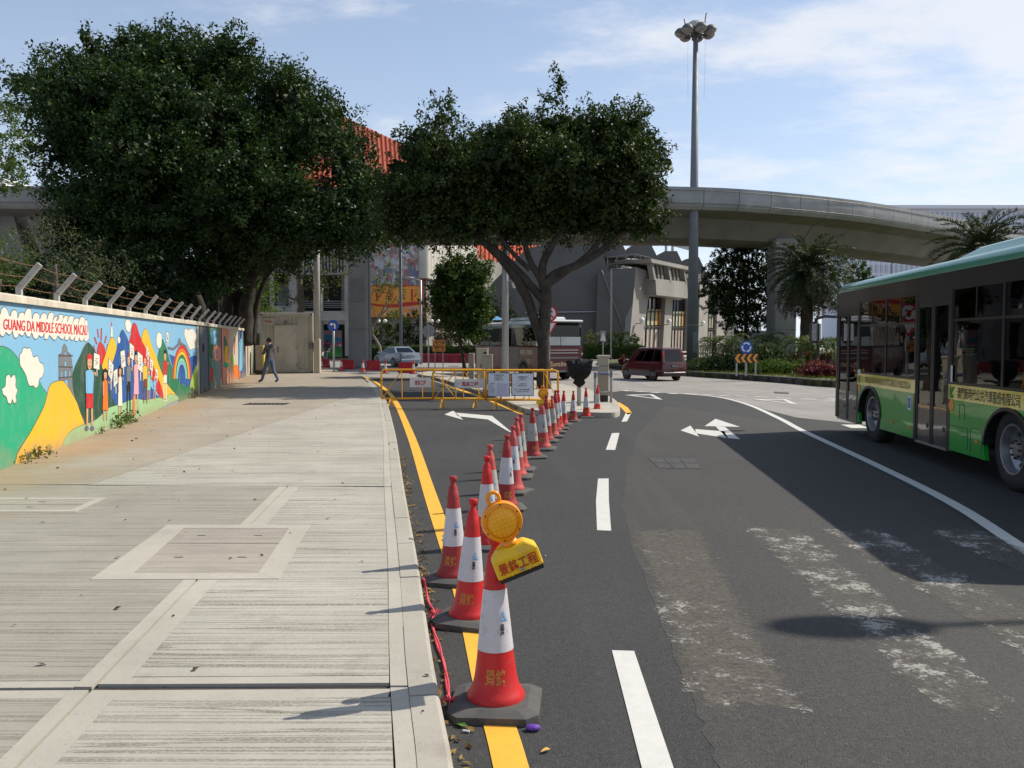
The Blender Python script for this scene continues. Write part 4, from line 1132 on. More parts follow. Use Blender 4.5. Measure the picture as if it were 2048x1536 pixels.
# interior
for i, s_ in enumerate((2.0, 2.75, 3.5)):
    for y in (-.55, -1.85):
        if i == 0 and y > -1: continue
        m = MB(); m.cbox((-s_, y, .80), (.42, .8, .1), .03); m.cbox((-s_ - .2, y, 1.16), (.09, .78, .72), .03); m.build('seat', M_seat2 if i % 2 else M_seat, bus)
for s_ in (5.5, 6.3, 7.1, 7.9):
    for y in (-.55, -1.85):
        m = MB(); m.cbox((-s_, y, .98), (.42, .8, .1), .03); m.cbox((-s_ - .2, y, 1.34), (.09, .78, .72), .03); m.build('seat', M_seat, bus)
for s_, y in ((1.5, -.35), (2.4, -.6), (3.75, -.4), (4.9, -.5), (5.9, -.9), (7.2, -.9), (3.0, -1.4)):
    m = MB(); m.tube((-s_, y, .38), (-s_, y, 2.45), .017, n=8); m.build('handrail', M_pole_y, bus)
m = MB(); m.path([(-3.95, -.25, .5), (-3.95, -.25, 1.1), (-4.0, -.25, 1.2), (-4.35, -.25, 1.2), (-4.42, -.25, 1.1), (-4.42, -.25, .5)], .016, 6); m.build('handrail', M_pole_y, bus)
sbox('partition', 3.98, 4.02, .5, 1.25, -.3, -.95, paint('cream_panel', (.55, .5, .38, 1), .6), bus)
sbox('partition', .95, 1.0, .4, 1.5, -1.0, -2.2, M_floor)
# small fittings
m = MB(); m.path([(.02, .0, 2.08), (.22, .16, 2.10), (.36, .26, 2.06), (.40, .28, 1.98)], .028, 8); mir = m.build('mirror', M_black, bus)
m = MB(); m.cbox((.40, .28, 1.80), (.12, .20, .40), .04); m.build('mirror_housing', M_black, mir)
m = MB(); m.poly([(.335, .19, 1.64), (.335, .37, 1.64), (.335, .37, 1.96), (.335, .19, 1.96)][::-1]); m.build('mirror_glass', glass_mat('mirror_glass', (.3, .34, .36), 6), mir)
for s_, z in ((1.40, .80), (2.95, .42), (3.65, .40), (5.75, .44), (8.0, .44)):
    sbox('side_lamp', s_, s_ + .07, z, z + .035, .0, .01, M_amber)
m = MB(); m.lathe([(.055, 0), (.055, .006), (.001, .008)], 14, (-1.40, .0, .86), (0, 1, 0)); m.build('badge', M_amber, bus)
m = MB(); m.lathe([(.075, 0), (.075, .006), (.001, .008)], 16, (-5.07, .0, .83), (0, 1, 0)); m.build('badge', M_amber, bus)
sbox('sticker', 3.60, 3.73, .66, .86, .0, .003, M_lwhite); side_text('♿', 3.62, 3.71, .69, .83, bus, .01, paint('sticker_blue', (.05, .16, .5, 1), .5), .0045)
sbox('sticker', 5.03, 5.08, 1.12, 1.33, .0, .005, M_lwhite); sbox('sticker', 1.31, 1.45, 1.10, 1.16, .0, .005, M_lwhite)
for s0, s1, z0, z1 in ((5.02, 5.55, .32, .58), (5.62, 5.92, .30, .60), (5.30, 5.45, .68, .86)):
    m = MB()
    for a, b, c, d in ((s0, s1, z1, z1 + .006), (s0, s0 + .006, z0, z1), (s1 - .006, s1, z0, z1)): m.box((-(a + b) / 2, .0012, (c + d) / 2), (b - a, .003, d - c))
    m.build('hatch_seam', M_black, bus)
place(bus, (5.96, 15.64, 0), math.atan2(.9957, .0926))

# ------------------------------------------------------------------ a small car body from cross-sections
def loft(parent, name, mat, st, ang=38):
    """stations (x, half widths, heights) -> closed shell"""
    m = MB(); rows = []
    for x, ys_, zs_ in st:
        half = list(zip(ys_, zs_))
        rows.append([Vector((x, y, z)) for y, z in half] + [Vector((x, -y, z)) for y, z in half[::-1]])
    m.grid(rows, True); m.poly(rows[0]); m.poly(rows[-1][::-1])
    return m.build(name, mat, parent, fix=True, autosm=ang)
def pane(parent, name, mat, q, off=.006, th=.012):
    q = [Vector(p) for p in q]; n = (q[1] - q[0]).cross(q[3] - q[0]).normalized()
    m = MB(); m.slab([p + n * (off - th) for p in q], n * th); return m.build(name, mat, parent, fix=True)
def quad_in(q, a0, a1, b0, b1):
    q = [Vector(p) for p in q]
    f = lambda a, b: q[0].lerp(q[1], a).lerp(q[3].lerp(q[2], a), b)
    return [f(a0, b0), f(a1, b0), f(a1, b1), f(a0, b1)]
def auto(name, label, cat, col, L, W, H, belt, hood, prof_low, cab, wheels, r, plate, spoke=5, skirt_c=None):
    """prof_low: stations x, top height, half width; cab: base x range and roof x range"""
    t_ = thing(name, label, cat, local=True)
    st = []
    for x, zt, hw, zb in prof_low:
        st.append((x, [hw * .90, hw, hw * 1.0, hw * .97, hw * .90], [zb, zb + .12, zt * .62 + .05, zt - .06, zt]))
    body = loft(t_, 'body', col, st)
    (b0, b1, r0, r1, wb, wr) = cab                      # rear/front base x, rear/front roof x, half widths
    zb, zt = belt, H
    loft_c = MB()
    base = [(b0, wb), (b1, wb), (b1, -wb), (b0, -wb)]; roof = [(r0, wr), (r1, wr), (r1, -wr), (r0, -wr)]
    A = [Vector((x, y, zb - .03)) for x, y in base]; B = [Vector((x, y, zt - .035)) for x, y in roof]; C_ = [Vector((x * .98 + (r0 + r1) / 2 * .02, y * .82, zt)) for x, y in roof]
    loft_c.grid([A[::-1], B[::-1], C_[::-1]], True); loft_c.poly(C_[::-1]); loft_c.build('cabin', col, t_, bevel=.03, fix=True)
    sideL = [A[1], A[0], B[0], B[1]]; sideR = [A[3], A[2], B[2], B[3]]
    rear = [A[0], A[3], B[3], B[0]]; front = [A[2], A[1], B[1], B[2]]
    return t_, sideL, sideR, rear, front
def arches(t_, xs, hw, r):
    for x in xs:
        for sg in (1, -1):
            m = MB(); m.lathe([(r * 1.14, 0), (r * 1.14, .012), (.01, .012)], 22, (x, sg * (hw - .004), r * 1.02), (0, sg, 0)); m.build('wheel_arch', M_black, t_)
            wheel('wheel', t_, (x, sg * (hw - .085), r), r, .2, r * .66, 22, sg, 5)
# silver-blue sedan
M_sed = glossy_paint('sedan_silver_blue', srgb(122, 138, 156), coat=.6, wob=.0, rough=.35)
sed, sl, sr, re_, fr_ = auto('sedan', 'silver blue sedan seen from behind by the viaduct pier', 'car', M_sed, 4.5, 1.78, 1.42, .93, .9,
    [(-2.28, .82, .70, .36), (-2.2, .98, .80, .26), (-1.75, 1.02, .87, .22), (-1.0, .97, .89, .20), (.4, .93, .89, .20), (1.1, .90, .88, .20), (1.85, .78, .84, .22), (2.2, .62, .74, .26), (2.28, .5, .62, .34)],
    (-1.72, 1.12, -.95, .25, .80, .60), None, .32, None)
for q in ((.06, .30, .18, .86), (.33, .60, .14, .88), (.62, .93, .14, .86)):
    pane(sed, 'side_window', M_glass, quad_in(sl, *q)); pane(sed, 'side_window', M_glass, quad_in(sr, 1 - q[1], 1 - q[0], q[2], q[3]))
pane(sed, 'rear_window', M_glass, quad_in(re_, .08, .92, .12, .90)); pane(sed, 'windscreen', M_glass, quad_in(fr_, .06, .94, .1, .92))
arches(sed, (-1.33, 1.40), .885, .325)
for sg in (1, -1):
    m = MB(); m.cbox((-2.17, sg * .60, .80), (.16, .36, .15), .03); m.build('tail_light', M_redl, sed)
    m = MB(); m.cbox((.88, sg * .98, .98), (.12, .2, .13), .04); m.build('wing_mirror', M_sed, sed)
m = MB(); m.box((-2.265, 0, .76), (.03, .50, .13)); pl = m.build('number_plate', M_black, sed); 
text_quad('plate_text', 'MR 28 06', [(-2.285, .2, .72), (-2.285, -.2, .72), (-2.285, -.2, .80), (-2.285, .2, .80)], M_lwhite, pl)
m = MB(); m.cbox((-2.26, 0, .47), (.14, 1.5, .22), .05); m.build('bumper', M_sed, sed)
c = G(787, 734)
place(sed, (c.x, c.y + 1.4, 0), math.radians(90 + 33)); sed.scale = (.93,) * 3
# dark red people carrier
M_van = glossy_paint('van_dark_red', srgb(72, 12, 20), srgb(58, 10, 17), coat=.5, wob=.0, rough=.3)
M_vgrey = paint('van_lower_grey', (.16, .155, .15, 1), .45)
van, sl, sr, re_, fr_ = auto('people_carrier', 'dark red people carrier with grey sills passing the planted roundabout', 'van', M_van, 4.35, 1.7, 1.86, 1.02, 1.0,
    [(-2.16, .98, .76, .34), (-2.12, 1.05, .82, .26), (-1.4, 1.06, .845, .24), (.6, 1.05, .845, .24), (1.25, 1.02, .84, .24), (1.85, .84, .80, .26), (2.12, .70, .72, .30), (2.18, .5, .62, .36)],
    (-2.13, 1.45, -1.86, .45, .80, .66), None, .32, None)
for q in ((.05, .26, .16, .88), (.30, .56, .14, .90), (.60, .86, .14, .86)):
    q = (1 - q[1], 1 - q[0], q[2], q[3])
    q2 = quad_in(sl, *q) if q[0] > .3 else quad_in(sl, q[0] + .06, q[1], q[2], .80)
    pane(van, 'side_window', M_glass, q2); pane(van, 'side_window', M_glass, quad_in(sr, 1 - q[1], 1 - q[0] - (.06 if q[0] < .3 else 0), q[2], q[3]))
pane(van, 'rear_window', M_glass_c, quad_in(re_, .12, .88, .10, .88)); pane(van, 'windscreen', M_glass, quad_in(fr_, .06, .94, .06, .92))
arches(van, (-1.22, 1.42), .84, .315)
m = MB()
for sg in (1, -1): 
    m = MB(); m.cbox((.1, sg * .822, .38), (3.3, .06, .26), .02); m.build('sill', M_vgrey, van)
    m = MB(); m.cbox((-1.975, sg * .675, 1.36), (.09, .10, .5), .03); m.build('tail_light', M_redl, van)
    m = MB(); m.cbox((1.25, sg * .93, 1.12), (.12, .2, .16), .04); m.build('wing_mirror', M_van, van)
m = MB(); m.cbox((-2.14, 0, .42), (.12, 1.56, .20), .05); m.build('bumper', M_black, van)
m = MB(); m.box((-2.185, 0, .84), (.03, .46, .13)); pl = m.build('number_plate', M_black, van)
text_quad('plate_text', 'MQ 96 41', [(-2.203, .19, .80), (-2.203, -.19, .80), (-2.203, -.19, .88), (-2.203, .19, .88)], M_lwhite, pl)
c = G(1322, 761)
place(van, (c.x - .25, c.y + .8, 0), math.radians(90 + 26)); van.scale = (.745,) * 3
# ------------------------------------------------------------------ dark red coach (x forward, rear-left corner at the origin)
coach = thing('coach', 'dark red coach with white roof seen from behind beyond the tree trunk', 'coach', local=True)
M_cred = glossy_paint('coach_red', srgb(84, 8, 18), srgb(70, 7, 15), coat=.3, wob=.008, rough=.4)
M_cpale = glossy_paint('coach_pale_print', srgb(120, 74, 74), srgb(92, 50, 52), coat=.3, wob=.008, rough=.3)
M_cgrey = glossy_paint('coach_grey_print', srgb(104, 98, 108), srgb(70, 64, 76), coat=.3, wob=.008, rough=.3)
M_croof = glossy_paint('coach_roof_white', srgb(205, 210, 212), wob=.0, rough=.35)
M_cteal = glossy_paint('coach_teal_trim', srgb(36, 96, 104), wob=.0, rough=.3)
CL, CW = 6.9, 2.08
def cbx(name, x0, x1, y0, y1, z0, z1, mat, par=coach, bevel=0.0):
    m = MB(); m.box(((x0 + x1) / 2, (y0 + y1) / 2, (z0 + z1) / 2), (x1 - x0, abs(y1 - y0), z1 - z0)); return m.build(name, mat, par, bevel)
body = cbx('body', 0, CL, -CW, 0, .34, 1.46, M_cred, bevel=.06)
cbx('side_print', 2.0, 3.9, 0, .004, .42, 1.40, M_cgrey); cbx('side_print', .5, 1.98, 0, .004, .70, .90, M_cpale); cbx('side_print', 3.95, 5.6, 0, .004, .5, 1.38, M_cpale)
text_quad('lettering', '享悦乐 尽精彩', [(1.75, 0, 1.06), (.55, 0, 1.06), (.55, 0, 1.30), (1.75, 0, 1.30)], M_croof, coach, off=.006)
# glazing
for x0, x1 in ((.25, 1.35), (1.42, 2.6), (2.67, 3.85), (3.92, 5.1), (5.17, 6.35)):
    cbx('side_window', x0, x1, -.03, -.012, 1.47, 2.22, M_glass); cbx('side_window', x0, x1, -CW + .012, -CW + .03, 1.47, 2.22, M_glass)
    cbx('window_post', x1, x1 + .07, -.05, -.001, 1.46, 2.24, M_black); cbx('window_post', x1, x1 + .07, -CW + .001, -CW + .05, 1.46, 2.24, M_black)
    m = MB(); m.cbox(((x0 + x1) / 2, -.5, 1.5), (.12, .8, .75), .04); m.cbox(((x0 + x1) / 2, -1.55, 1.5), (.12, .8, .75), .04); m.build('seat', M_seat, coach)
    cbx('curtain', x1 - .12, x1 - .01, -.09, -.05, 1.5, 2.2, paint('blue_curtain', (.05, .12, .34, 1), .8, var=.2))
m = MB(); m.slab([Vector(p) for p in ((.02, 0, 1.46), (.25, 0, 1.46), (.18, 0, 2.24), (.05, 0, 2.24))], (0, -.05, 0)); m.build('corner_post', M_croof, coach, fix=True)
m = MB(); m.slab([Vector(p) for p in ((.02, -CW, 1.46), (.25, -CW, 1.46), (.18, -CW, 2.24), (.05, -CW, 2.24))], (0, .05, 0)); m.build('corner_post', M_black, coach, fix=True)
cbx('trim', .1, CL - .25, -.10, -.002, 2.24, 2.36, M_cteal); cbx('trim', .1, CL - .25, -CW + .002, -CW + .1, 2.24, 2.36, M_cteal)
m = MB(); m.smooth = True
rows = [[Vector((x, -CW/2 + (CW/2 - i_) * sg_, z)) for (i_, z, sg_) in ((0.0, 2.36 - d * .3, 1), (.05, 2.46 - d * .6, 1), (.3, 2.55 - d, 1), (CW/2, 2.58 - d, 1), (.3, 2.55 - d, -1), (.05, 2.46 - d * .6, -1), (0.0, 2.36 - d * .3, -1))] for x, d in ((.04, .06), (.3, 0), (3, 0), (5.6, .02), (6.5, .14), (6.85, .30))]
m.grid(rows); m.build('roof', M_croof, coach, autosm=50)
m = MB(); m.cbox((2.2, -CW/2, 2.62), (2.6, 1.5, .16), .06); m.build('air_conditioner', M_croof, coach)
m = MB(); m.cbox((.1, -CW/2, 2.50), (.5, CW * .98, .10), .04); m.build('rear_visor', M_croof, coach, bevel=.03)
cbx('rear_window', .015, .035, -CW + .12, -.12, 1.86, 2.32, M_glass); cbx('rear_blind', .012, .05, -CW + .08, -.08, 1.47, 1.84, paint('coach_rear_white', (.42, .45, .45, 1), .3, var=.06)); cbx('window_seam', .009, .02, -CW/2 - .012, -CW/2 + .012, 1.47, 1.84, M_black)
cbx('rear_sill', -.004, .03, -CW + .04, -.04, 1.44, 1.475, M_black)
for z, h, mt in ((1.27, .02, M_lwhite), (1.15, .02, M_lwhite), (.92, .07, M_vgrey)): cbx('rear_louvre', -.008, .02, -CW + .2, -.15, z, z + h, mt)
M_gold = paint('gold_lettering', (.62, .5, .3, 1), .4)
text_quad('lettering', 'Suntôn', [(0, -.55, .60), (0, -1.30, .60), (0, -1.30, .80), (0, -.55, .80)], M_gold, coach, off=.004, bold=.01)
for y0, y1 in ((-.30, -.68), (-1.40, -1.78)):
    pl = cbx('reflector', -.008, .01, y1, y0, .30 + .12, .30 + .24, M_bband)
    m = MB(); a = (y0 + y1) / 2; m.poly([(-.0095, a + .10, .42), (-.0095, a - .0, .42), (-.0095, a - .10, .54), (-.0095, a + .0, .54)]); m.build('reflector_stripe', M_redl, pl)
pl = cbx('number_plate', -.01, .01, -1.30, -.85, .16 + .18, .16 + .28, M_black)
text_quad('plate_text', 'MQ-05-51', [(-.011, -.88, .355), (-.011, -1.27, .355), (-.011, -1.27, .425), (-.011, -.88, .425)], M_lwhite, pl)
for sg, y in ((1, -.085), (-1, -CW + .085)):
    for x in (1.45, 5.2):
        wheel('wheel', coach, (x, y, .40), .40, .24, .24, 24, sg)
        m = MB(); m.lathe([(.48, 0), (.48, .01), (.01, .01)], 24, (x, 0 if sg > 0 else -CW, .42), (0, sg, 0)); m.build('wheel_arch', M_black, coach)
m = MB(); m.slab([Vector(p) for p in ((CL - .02, -.1, 1.2), (CL - .02, -CW + .1, 1.2), (CL - .35, -CW + .1, 2.3), (CL - .35, -.1, 2.3))], (.02, 0, 0)); m.build('windscreen', M_glass_c, coach, fix=True)
m = MB(); m.path([(CL - .3, .02, 2.2), (CL + .1, .25, 2.25), (CL + .3, .34, 2.1), (CL + .32, .34, 1.95)], .03, 8); mr = m.build('mirror', M_croof, coach)
m = MB(); m.cbox((CL + .32, .34, 1.74), (.12, .2, .42), .05); m.build('mirror_housing', M_croof, mr)
c = G(1077, 762)
place(coach, (c.x, c.y, 0), math.radians(90 + 25))
# =================================================================== CONES, BARRIERS, SIGNS, PEOPLE
def worn_plastic(name, c, c2, amt, rough=.5):
    if name in _mats: return _mats[name]
    t = NT(name)
    n = t.noise(6, 7, .7); n2 = t.noise(28, 5, .75)
    col = t.mix(t.rng(n, .35, .7, 0, amt), c, c2)
    col = t.mix(t.rng(n2, .58, .70, 0, .65), col, (.16, .12, .10, 1))
    sc_ = t.noise(3, 5, .7, stretch=(1, 1, .3), loc=(2, 5, 1))
    col = t.mix(t.rng(sc_, .54, .75, 0, .5), col, (.20, .16, .14, 1))
    t.set(col, t.rng(n, .3, .7, rough - .1, rough + .15), 0, .4); t.bump(n2, .12, .003)
    _mats[name] = t.m; return t.m
M_cone = [worn_plastic('cone_red', srgb(196, 30, 32), srgb(176, 40, 38), .5, .42), worn_plastic('cone_red_faded', srgb(178, 58, 58), srgb(196, 96, 92), .7, .6), worn_plastic('cone_red_dull', srgb(150, 40, 42), srgb(170, 62, 60), .6, .6)]
M_sleeve = [worn_plastic('sleeve_white', srgb(200, 196, 200), srgb(180, 174, 178), .5, .35), worn_plastic('sleeve_white_dirty', srgb(186, 182, 178), srgb(140, 135, 128), .7, .5)]
M_rubber = worn_plastic('cone_base_rubber', (.055, .055, .055, 1), (.13, .125, .115, 1), .7, .8)
M_mark = paint('faded_yellow_ink', (.50, .19, .035, 1), .7, var=.4, scale=40); M_ink = paint('black_ink', (.03, .03, .035, 1), .6); M_inkb = paint('blue_ink', (.12, .42, .72, 1), .6); M_inkr = paint('red_ink', srgb(176, 30, 26), .6, var=.3, scale=30)
CONE_R = [(0.0, .128), (.02, .128), (.035, .118), (.06, .104), (.10, .094), (.16, .086), (.24, .0765), (.34, .066), (.44, .0555), (.52, .047), (.56, .043), (.605, .038), (.61, .034), (.635, .033), (.655, .020), (.675, .017), (.685, .027), (.71, .029), (.718, .024), (.72, .0)]
def cone_r(z): return float(np.interp(z, [a for a, _ in CONE_R], [b for _, b in CONE_R]))
def cone_text(body, ang, half, z0, z1, mat, par, off=.0015, tilt=0):
    co, fs = text_raw(body, .02); m = MB(); vs = []
    for x, y, _ in co:
        z = z0 + (z1 - z0) * y + tilt * (x - .5); a = ang + half * (2 * x - 1); r = cone_r(z - .045) + off
        vs.append((r * math.cos(a), r * math.sin(a), z))
    m._add(vs, fs); return m.build('lettering', mat, par)
def make_cone(k, sl, knob=True, text=True, base_rot=0.0):
    t_ = thing('traffic_cone', 'x', 'traffic cone', local=True)
    m = MB(); h, c_ = .198, .05
    oc = [(-h + c_, -h), (h - c_, -h), (h, -h + c_), (h, h - c_), (h - c_, h), (-h + c_, h), (-h, h - c_), (-h, -h + c_)]
    R = Matrix.Rotation(base_rot, 2); oc = [tuple(R @ Vector(p)) for p in oc]
    lo = [(x * 1.0, y * 1.0, .0) for x, y in oc]; mi = [(x, y, .032) for x, y in oc]; up = [(x * .74, y * .74, .05) for x, y in oc]
    m.grid([lo, mi, up], True); m.poly(up); m.poly(lo[::-1]); m.build('base', M_rubber, t_, fix=True)
    prof = [(r, z + .045) for z, r in CONE_R if knob or z < .60]
    if not knob: prof += [(.034, .65), (.03, .66), (.0, .66)]
    m = MB(); m.smooth = True; m.lathe(prof, 28, caps=False); m.build('cone_body', M_cone[k], t_, autosm=45)
    m = MB(); m.smooth = True
    zs = np.linspace(.268, .535, 5); m.lathe([(cone_r(z - .045) + .0022, z) for z in zs], 28, caps=False); s_ = m.build('sleeve', M_sleeve[sl], t_)
    if text:
        cone_text('景銘', -math.pi / 2 + .1, .5, .13, .20, M_mark, t_); cone_text('景', -math.pi / 2 + .55, .16, .34, .39, M_ink, s_, .0045)
        cone_text('△', -math.pi / 2 + .7, .25, .40, .45, M_inkb, s_, .0045)
    return t_
protos = {}
CONES = [  # u, v of the base centre, kind, sleeve, knob, label
 (992, 1414, 0, 0, True, 'bright red cone carrying the tilted amber lamp, nearest to the camera'),
 (938, 1244, 0, 0, True, 'red and white cone with a knob top just behind the nearest cone'),
 (908, 1162, 2, 0, True, 'dull red cone with a torn plastic strip standing against the kerb'),
 (974, 1094, 0, 0, True, 'fourth cone of the row, half hidden by the amber lamp'),
 (984, 1054, 1, 1, True, 'faded pinkish cone peeping out from behind the fourth cone'),
 (1011, 1018, 2, 0, True, 'dark red cone with a wide white sleeve, sixth of the row'),
 (1027, 986, 1, 0, True, 'pale red cone next after the dark one, seventh of the row'),
 (1034, 956, 1, 1, True, 'weathered cone with a torn sleeve, eighth of the row'),
 (1041, 941, 1, 1, True, 'slim looking faded cone behind the weathered one, ninth of the row'),
 (1066, 916, 2, 1, True, 'worn dark cone with a dirty ripped sleeve, tenth of the row'),
 (1086, 900, 1, 1, False, 'cone with its knob broken off below the small amber lamp'),
 (1093, 884, 2, 1, True, 'cone under the small amber lamp at the barrier'),
 (1105, 875, 1, 1, True, 'cone with a smudged white sleeve right of the small amber lamp'),
 (1110, 866, 2, 1, True, 'cone hidden for the most part behind the smudged one'),
 (1116, 859, 0, 0, True, 'red cone in front of the right end of the yellow barrier'),
 (1126, 850, 0, 0, True, 'slender red cone left of the three spaced out last cones'),
 (1146, 843, 2, 0, True, 'cone standing left of the bagged sign post at the island kerb'),
 (1173, 835.5, 0, 0, True, 'cone standing right of the bagged sign post, second from the end'),
 (1194, 828, 0, 1, True, 'last cone of the row in front of the concrete bollard'),
]
TOPS = [None, 992, 948, 908, 887, 867, 850, 833, 826.5, 814.7, 806, None, 791, None, 780, 781, 782, 775, 770]
cone_objs = []
for i, (u, v, k, sl, kn, lb) in enumerate(CONES):
    key = (k, sl, kn)
    if key not in protos: o = protos[key] = make_cone(k, sl, kn)
    else: o = copy_tree(protos[key])
    g = G(u, v); tag(o, lb, 'traffic cone', 'traffic cones closing off the left lane')
    o.location = g; o.rotation_euler = (random.uniform(-.03, .03), random.uniform(-.03, .03), random.uniform(-.5, .3))
    s_ = 1.0
    if TOPS[i]: s_ = ((v - TOPS[i]) * g.y / FOC) / .765 * (1.0 if kn else 1.1)
    s_ = min(max(s_, .82), 1.04)
    o.scale = (s_ * (1 if i < 10 else .98),) * 2 + (s_,)
    cone_objs.append(o)
for u, v, lb in ((683, 742, 'small far cone right of the blue turn sign post'), (726, 745, 'small far cone at the end of the pavement kerb'), (771, 747, 'small far cone behind the left end of the barrier'), (827, 748, 'red far cone beside the red water barrier behind the yellow fence'), (643, 741, 'red far cone standing beside the pale column')):
    o = copy_tree(protos[(0, 0, True)]); tag(o, lb, 'traffic cone', 'cones on the far road'); o.location = G(u, v); o.rotation_euler = (0, 0, random.uniform(0, 3)); o.scale = (.95,) * 3
# torn plastic and cord at the third cone
t_ = cone_objs[2].location
m = MB()
M_plastic = paint('torn_plastic', (.62, .61, .6, 1), .35, var=.15)
for k in range(5):
    a = P(895, 1062 + 5 * k, t_.y - .02); b = a + Vector((random.uniform(-.05, -.02), random.uniform(-.02, .02), random.uniform(-.05, .02))); c = a + Vector((random.uniform(-.03, .02), -.02, -.05 - .02 * k))
    m.poly([a, b, c])
tag(m.build('plastic_scrap', M_plastic), 'torn white plastic scrap hanging on the dull red cone', 'plastic scrap')
M_cord = paint('pink_cord', srgb(206, 70, 84), .8, var=.25, scale=30)
cp = [G(848, 1158, .13), G(852, 1180, .05), G(858, 1205, .02), G(868, 1225, .014), G(866, 1250, .014), G(874, 1290, .014), G(888, 1325, .014), G(893, 1370, .014), G(900, 1400, .014)]
m = MB(); m.smooth = True; m.path(smooth_poly(cp, 6, False), .0075, 6); m.path(smooth_poly([p + Vector((random.uniform(-.015, .015), 0, .006)) for p in cp], 6, False), .005, 5)
cord = tag(m.build('cord', M_cord), 'pink plastic cord lying along the kerb beside the front cones', 'cord')
for u, v in ((872, 1226), (860, 1155), (900, 1402)):
    m = MB(); c = G(u, v, .03)
    for k in range(10):
        a = random.uniform(0, 6.28); m.path([c, c + Vector((math.cos(a) * .03, math.sin(a) * .03, .015)), c + Vector((math.cos(a) * .05, math.sin(a) * .05, -.01))], .003, 4)
    m.build('cord_knot', M_cord, cord)
# ------------------------------------------------------------------ amber lamp
def amber():
    t = NT('amber_plastic')
    bw = t.n.new('ShaderNodeTexWave'); bw.inputs['Scale'].default_value = 17; bw.bands_direction = 'X'; t.l.new(t.co(), bw.inputs['Vector'])
    bw2 = t.n.new('ShaderNodeTexWave'); bw2.inputs['Scale'].default_value = 17; bw2.bands_direction = 'Z'; t.l.new(t.co(), bw2.inputs['Vector'])
    h = t.math('MULTIPLY', bw.outputs[1], bw2.outputs[1])
    col = t.mix(t.rng(h, 0, 1), (1.0, .60, .03, 1), (1.0, .82, .14, 1))
    t.set(col, .14, 0, .6); t.bump(h, .2, .002)
    tl = t.n.new('ShaderNodeBsdfTranslucent'); t.l.new(col, tl.inputs[0])
    mx = t.n.new('ShaderNodeMixShader'); mx.inputs[0].default_value = .55
    t.l.new(t.b.outputs[0], mx.inputs[1]); t.l.new(tl.outputs[0], mx.inputs[2]); t.l.new(mx.outputs[0], t.out.inputs[0])
    return t.m
M_amb = amber(); M_ambring = worn_plastic('amber_ring', srgb(240, 150, 14), srgb(228, 128, 10), .6, .25); M_lampbox = worn_plastic('lamp_yellow', srgb(236, 190, 32), srgb(214, 168, 30), .5, .35)
def make_lamp():
    t_ = thing('warning_lamp', 'x', 'warning lamp', local=True)       # origin at the neck, lens above, box below, face towards -y
    m = MB(); m.smooth = True; m.lathe([(.001, -.038), (.04, -.036), (.068, -.026), (.072, -.012), (.072, .012), (.068, .026), (.04, .036), (.001, .038)], 32, (0, 0, .098), (0, 1, 0), caps=False); lens = m.build('lens', M_amb, t_)
    m = MB(); m.smooth = True; m.lathe([(.070, -.03), (.086, -.026), (.09, -.012), (.09, .012), (.086, .026), (.070, .03), (.070, -.03)], 36, (0, 0, .098), (0, 1, 0), caps=False); rg = m.build('lens_ring', M_ambring, t_, autosm=40)
    for k in range(6):
        a = math.pi * k / 3 + .3; m = MB(); m.tube((.08 * math.cos(a), -.027, .098 + .08 * math.sin(a)), (.08 * math.cos(a), -.030, .098 + .08 * math.sin(a)), .0035, n=6); m.build('screw', M_black, rg)
    m = MB(); m.smooth = True; m.path([(.026 * math.cos(a), 0, .205 + .028 * math.sin(a)) for a in np.linspace(-1.2, math.pi + 1.2, 14)], .009, 8); m.build('handle_loop', M_ambring, t_)
    m = MB(); m.smooth = True; m.lathe([(.038, -.012), (.034, .0), (.03, .012)], 20); m.build('neck', M_ambring, t_)
    m = MB()
    a = [(-.105, -.05), (.105, -.05), (.105, .05), (-.105, .05)]; b = [(-.105, -.05), (.105, -.05), (.105, .05), (-.105, .05)]; c = [(-.06, -.036), (.06, -.036), (.06, .036), (-.06, .036)]
    m.grid([[(x, y, -.135) for x, y in a], [(x, y, -.05) for x, y in b], [(x, y, -.01) for x, y in c]], True); m.poly([(x, y, -.01) for x, y in c]); m.poly([(x, y, -.135) for x, y in a][::-1])
    bx = m.build('battery_box', M_lampbox, t_, bevel=.010, fix=True)
    for s_ in (-1, 1):
        m = MB(); m.cbox((s_ * .04, -.05, -.09), (.010, .006, .085), .002); m.build('box_rib', M_lampbox, bx)
    text_quad('lettering', '景銘工程', [(-.088, -.05, -.115), (.088, -.05, -.115), (.088, -.05, -.062), (-.088, -.05, -.062)], M_inkr, bx, off=.0045, bold=.012)
    m = MB(); m.lathe([(.009, 0), (.009, .004), (.001, .005)], 12, (0.01, -.052, -.118), (0, -1, 0)); m.build('button', paint('button_grey', (.2, .26, .2, 1), .5), bx)
    m = MB(); m.box((0, 0, -.143), (.20, .094, .016)); m.build('base_strip', M_black, bx)
    m = MB(); m.box((.012, .0, .09), (.012, .02, .075), rot=Matrix.Rotation(-.25, 3, 'Y')); m.build('bulb_holder', M_black, lens)
    return t_
lamp = make_lamp(); tag(lamp, 'round amber warning lamp on a yellow box, tilted on the nearest cone', 'warning lamp', 'amber warning lamps')
def put_lamp(o, neck, roll, yaw, sc=1.0):
    o.location = neck; o.rotation_euler = Euler((0.05, roll, yaw), 'XYZ'); o.scale = (sc,) * 3
put_lamp(lamp, P(1019, 1083, 3.66), -.36, .12)
l2 = copy_tree(lamp); tag(l2, 'amber warning lamp on a cone in front of the right barrier end', 'warning lamp'); put_lamp(l2, P(1087.5, 799, 14.2), -.1, .1, .98)
l3 = copy_tree(lamp); tag(l3, 'amber warning lamp hanging tilted between the two white notice boards', 'warning lamp'); put_lamp(l3, P(1024, 762, 20.2), -.6, .0, .98)

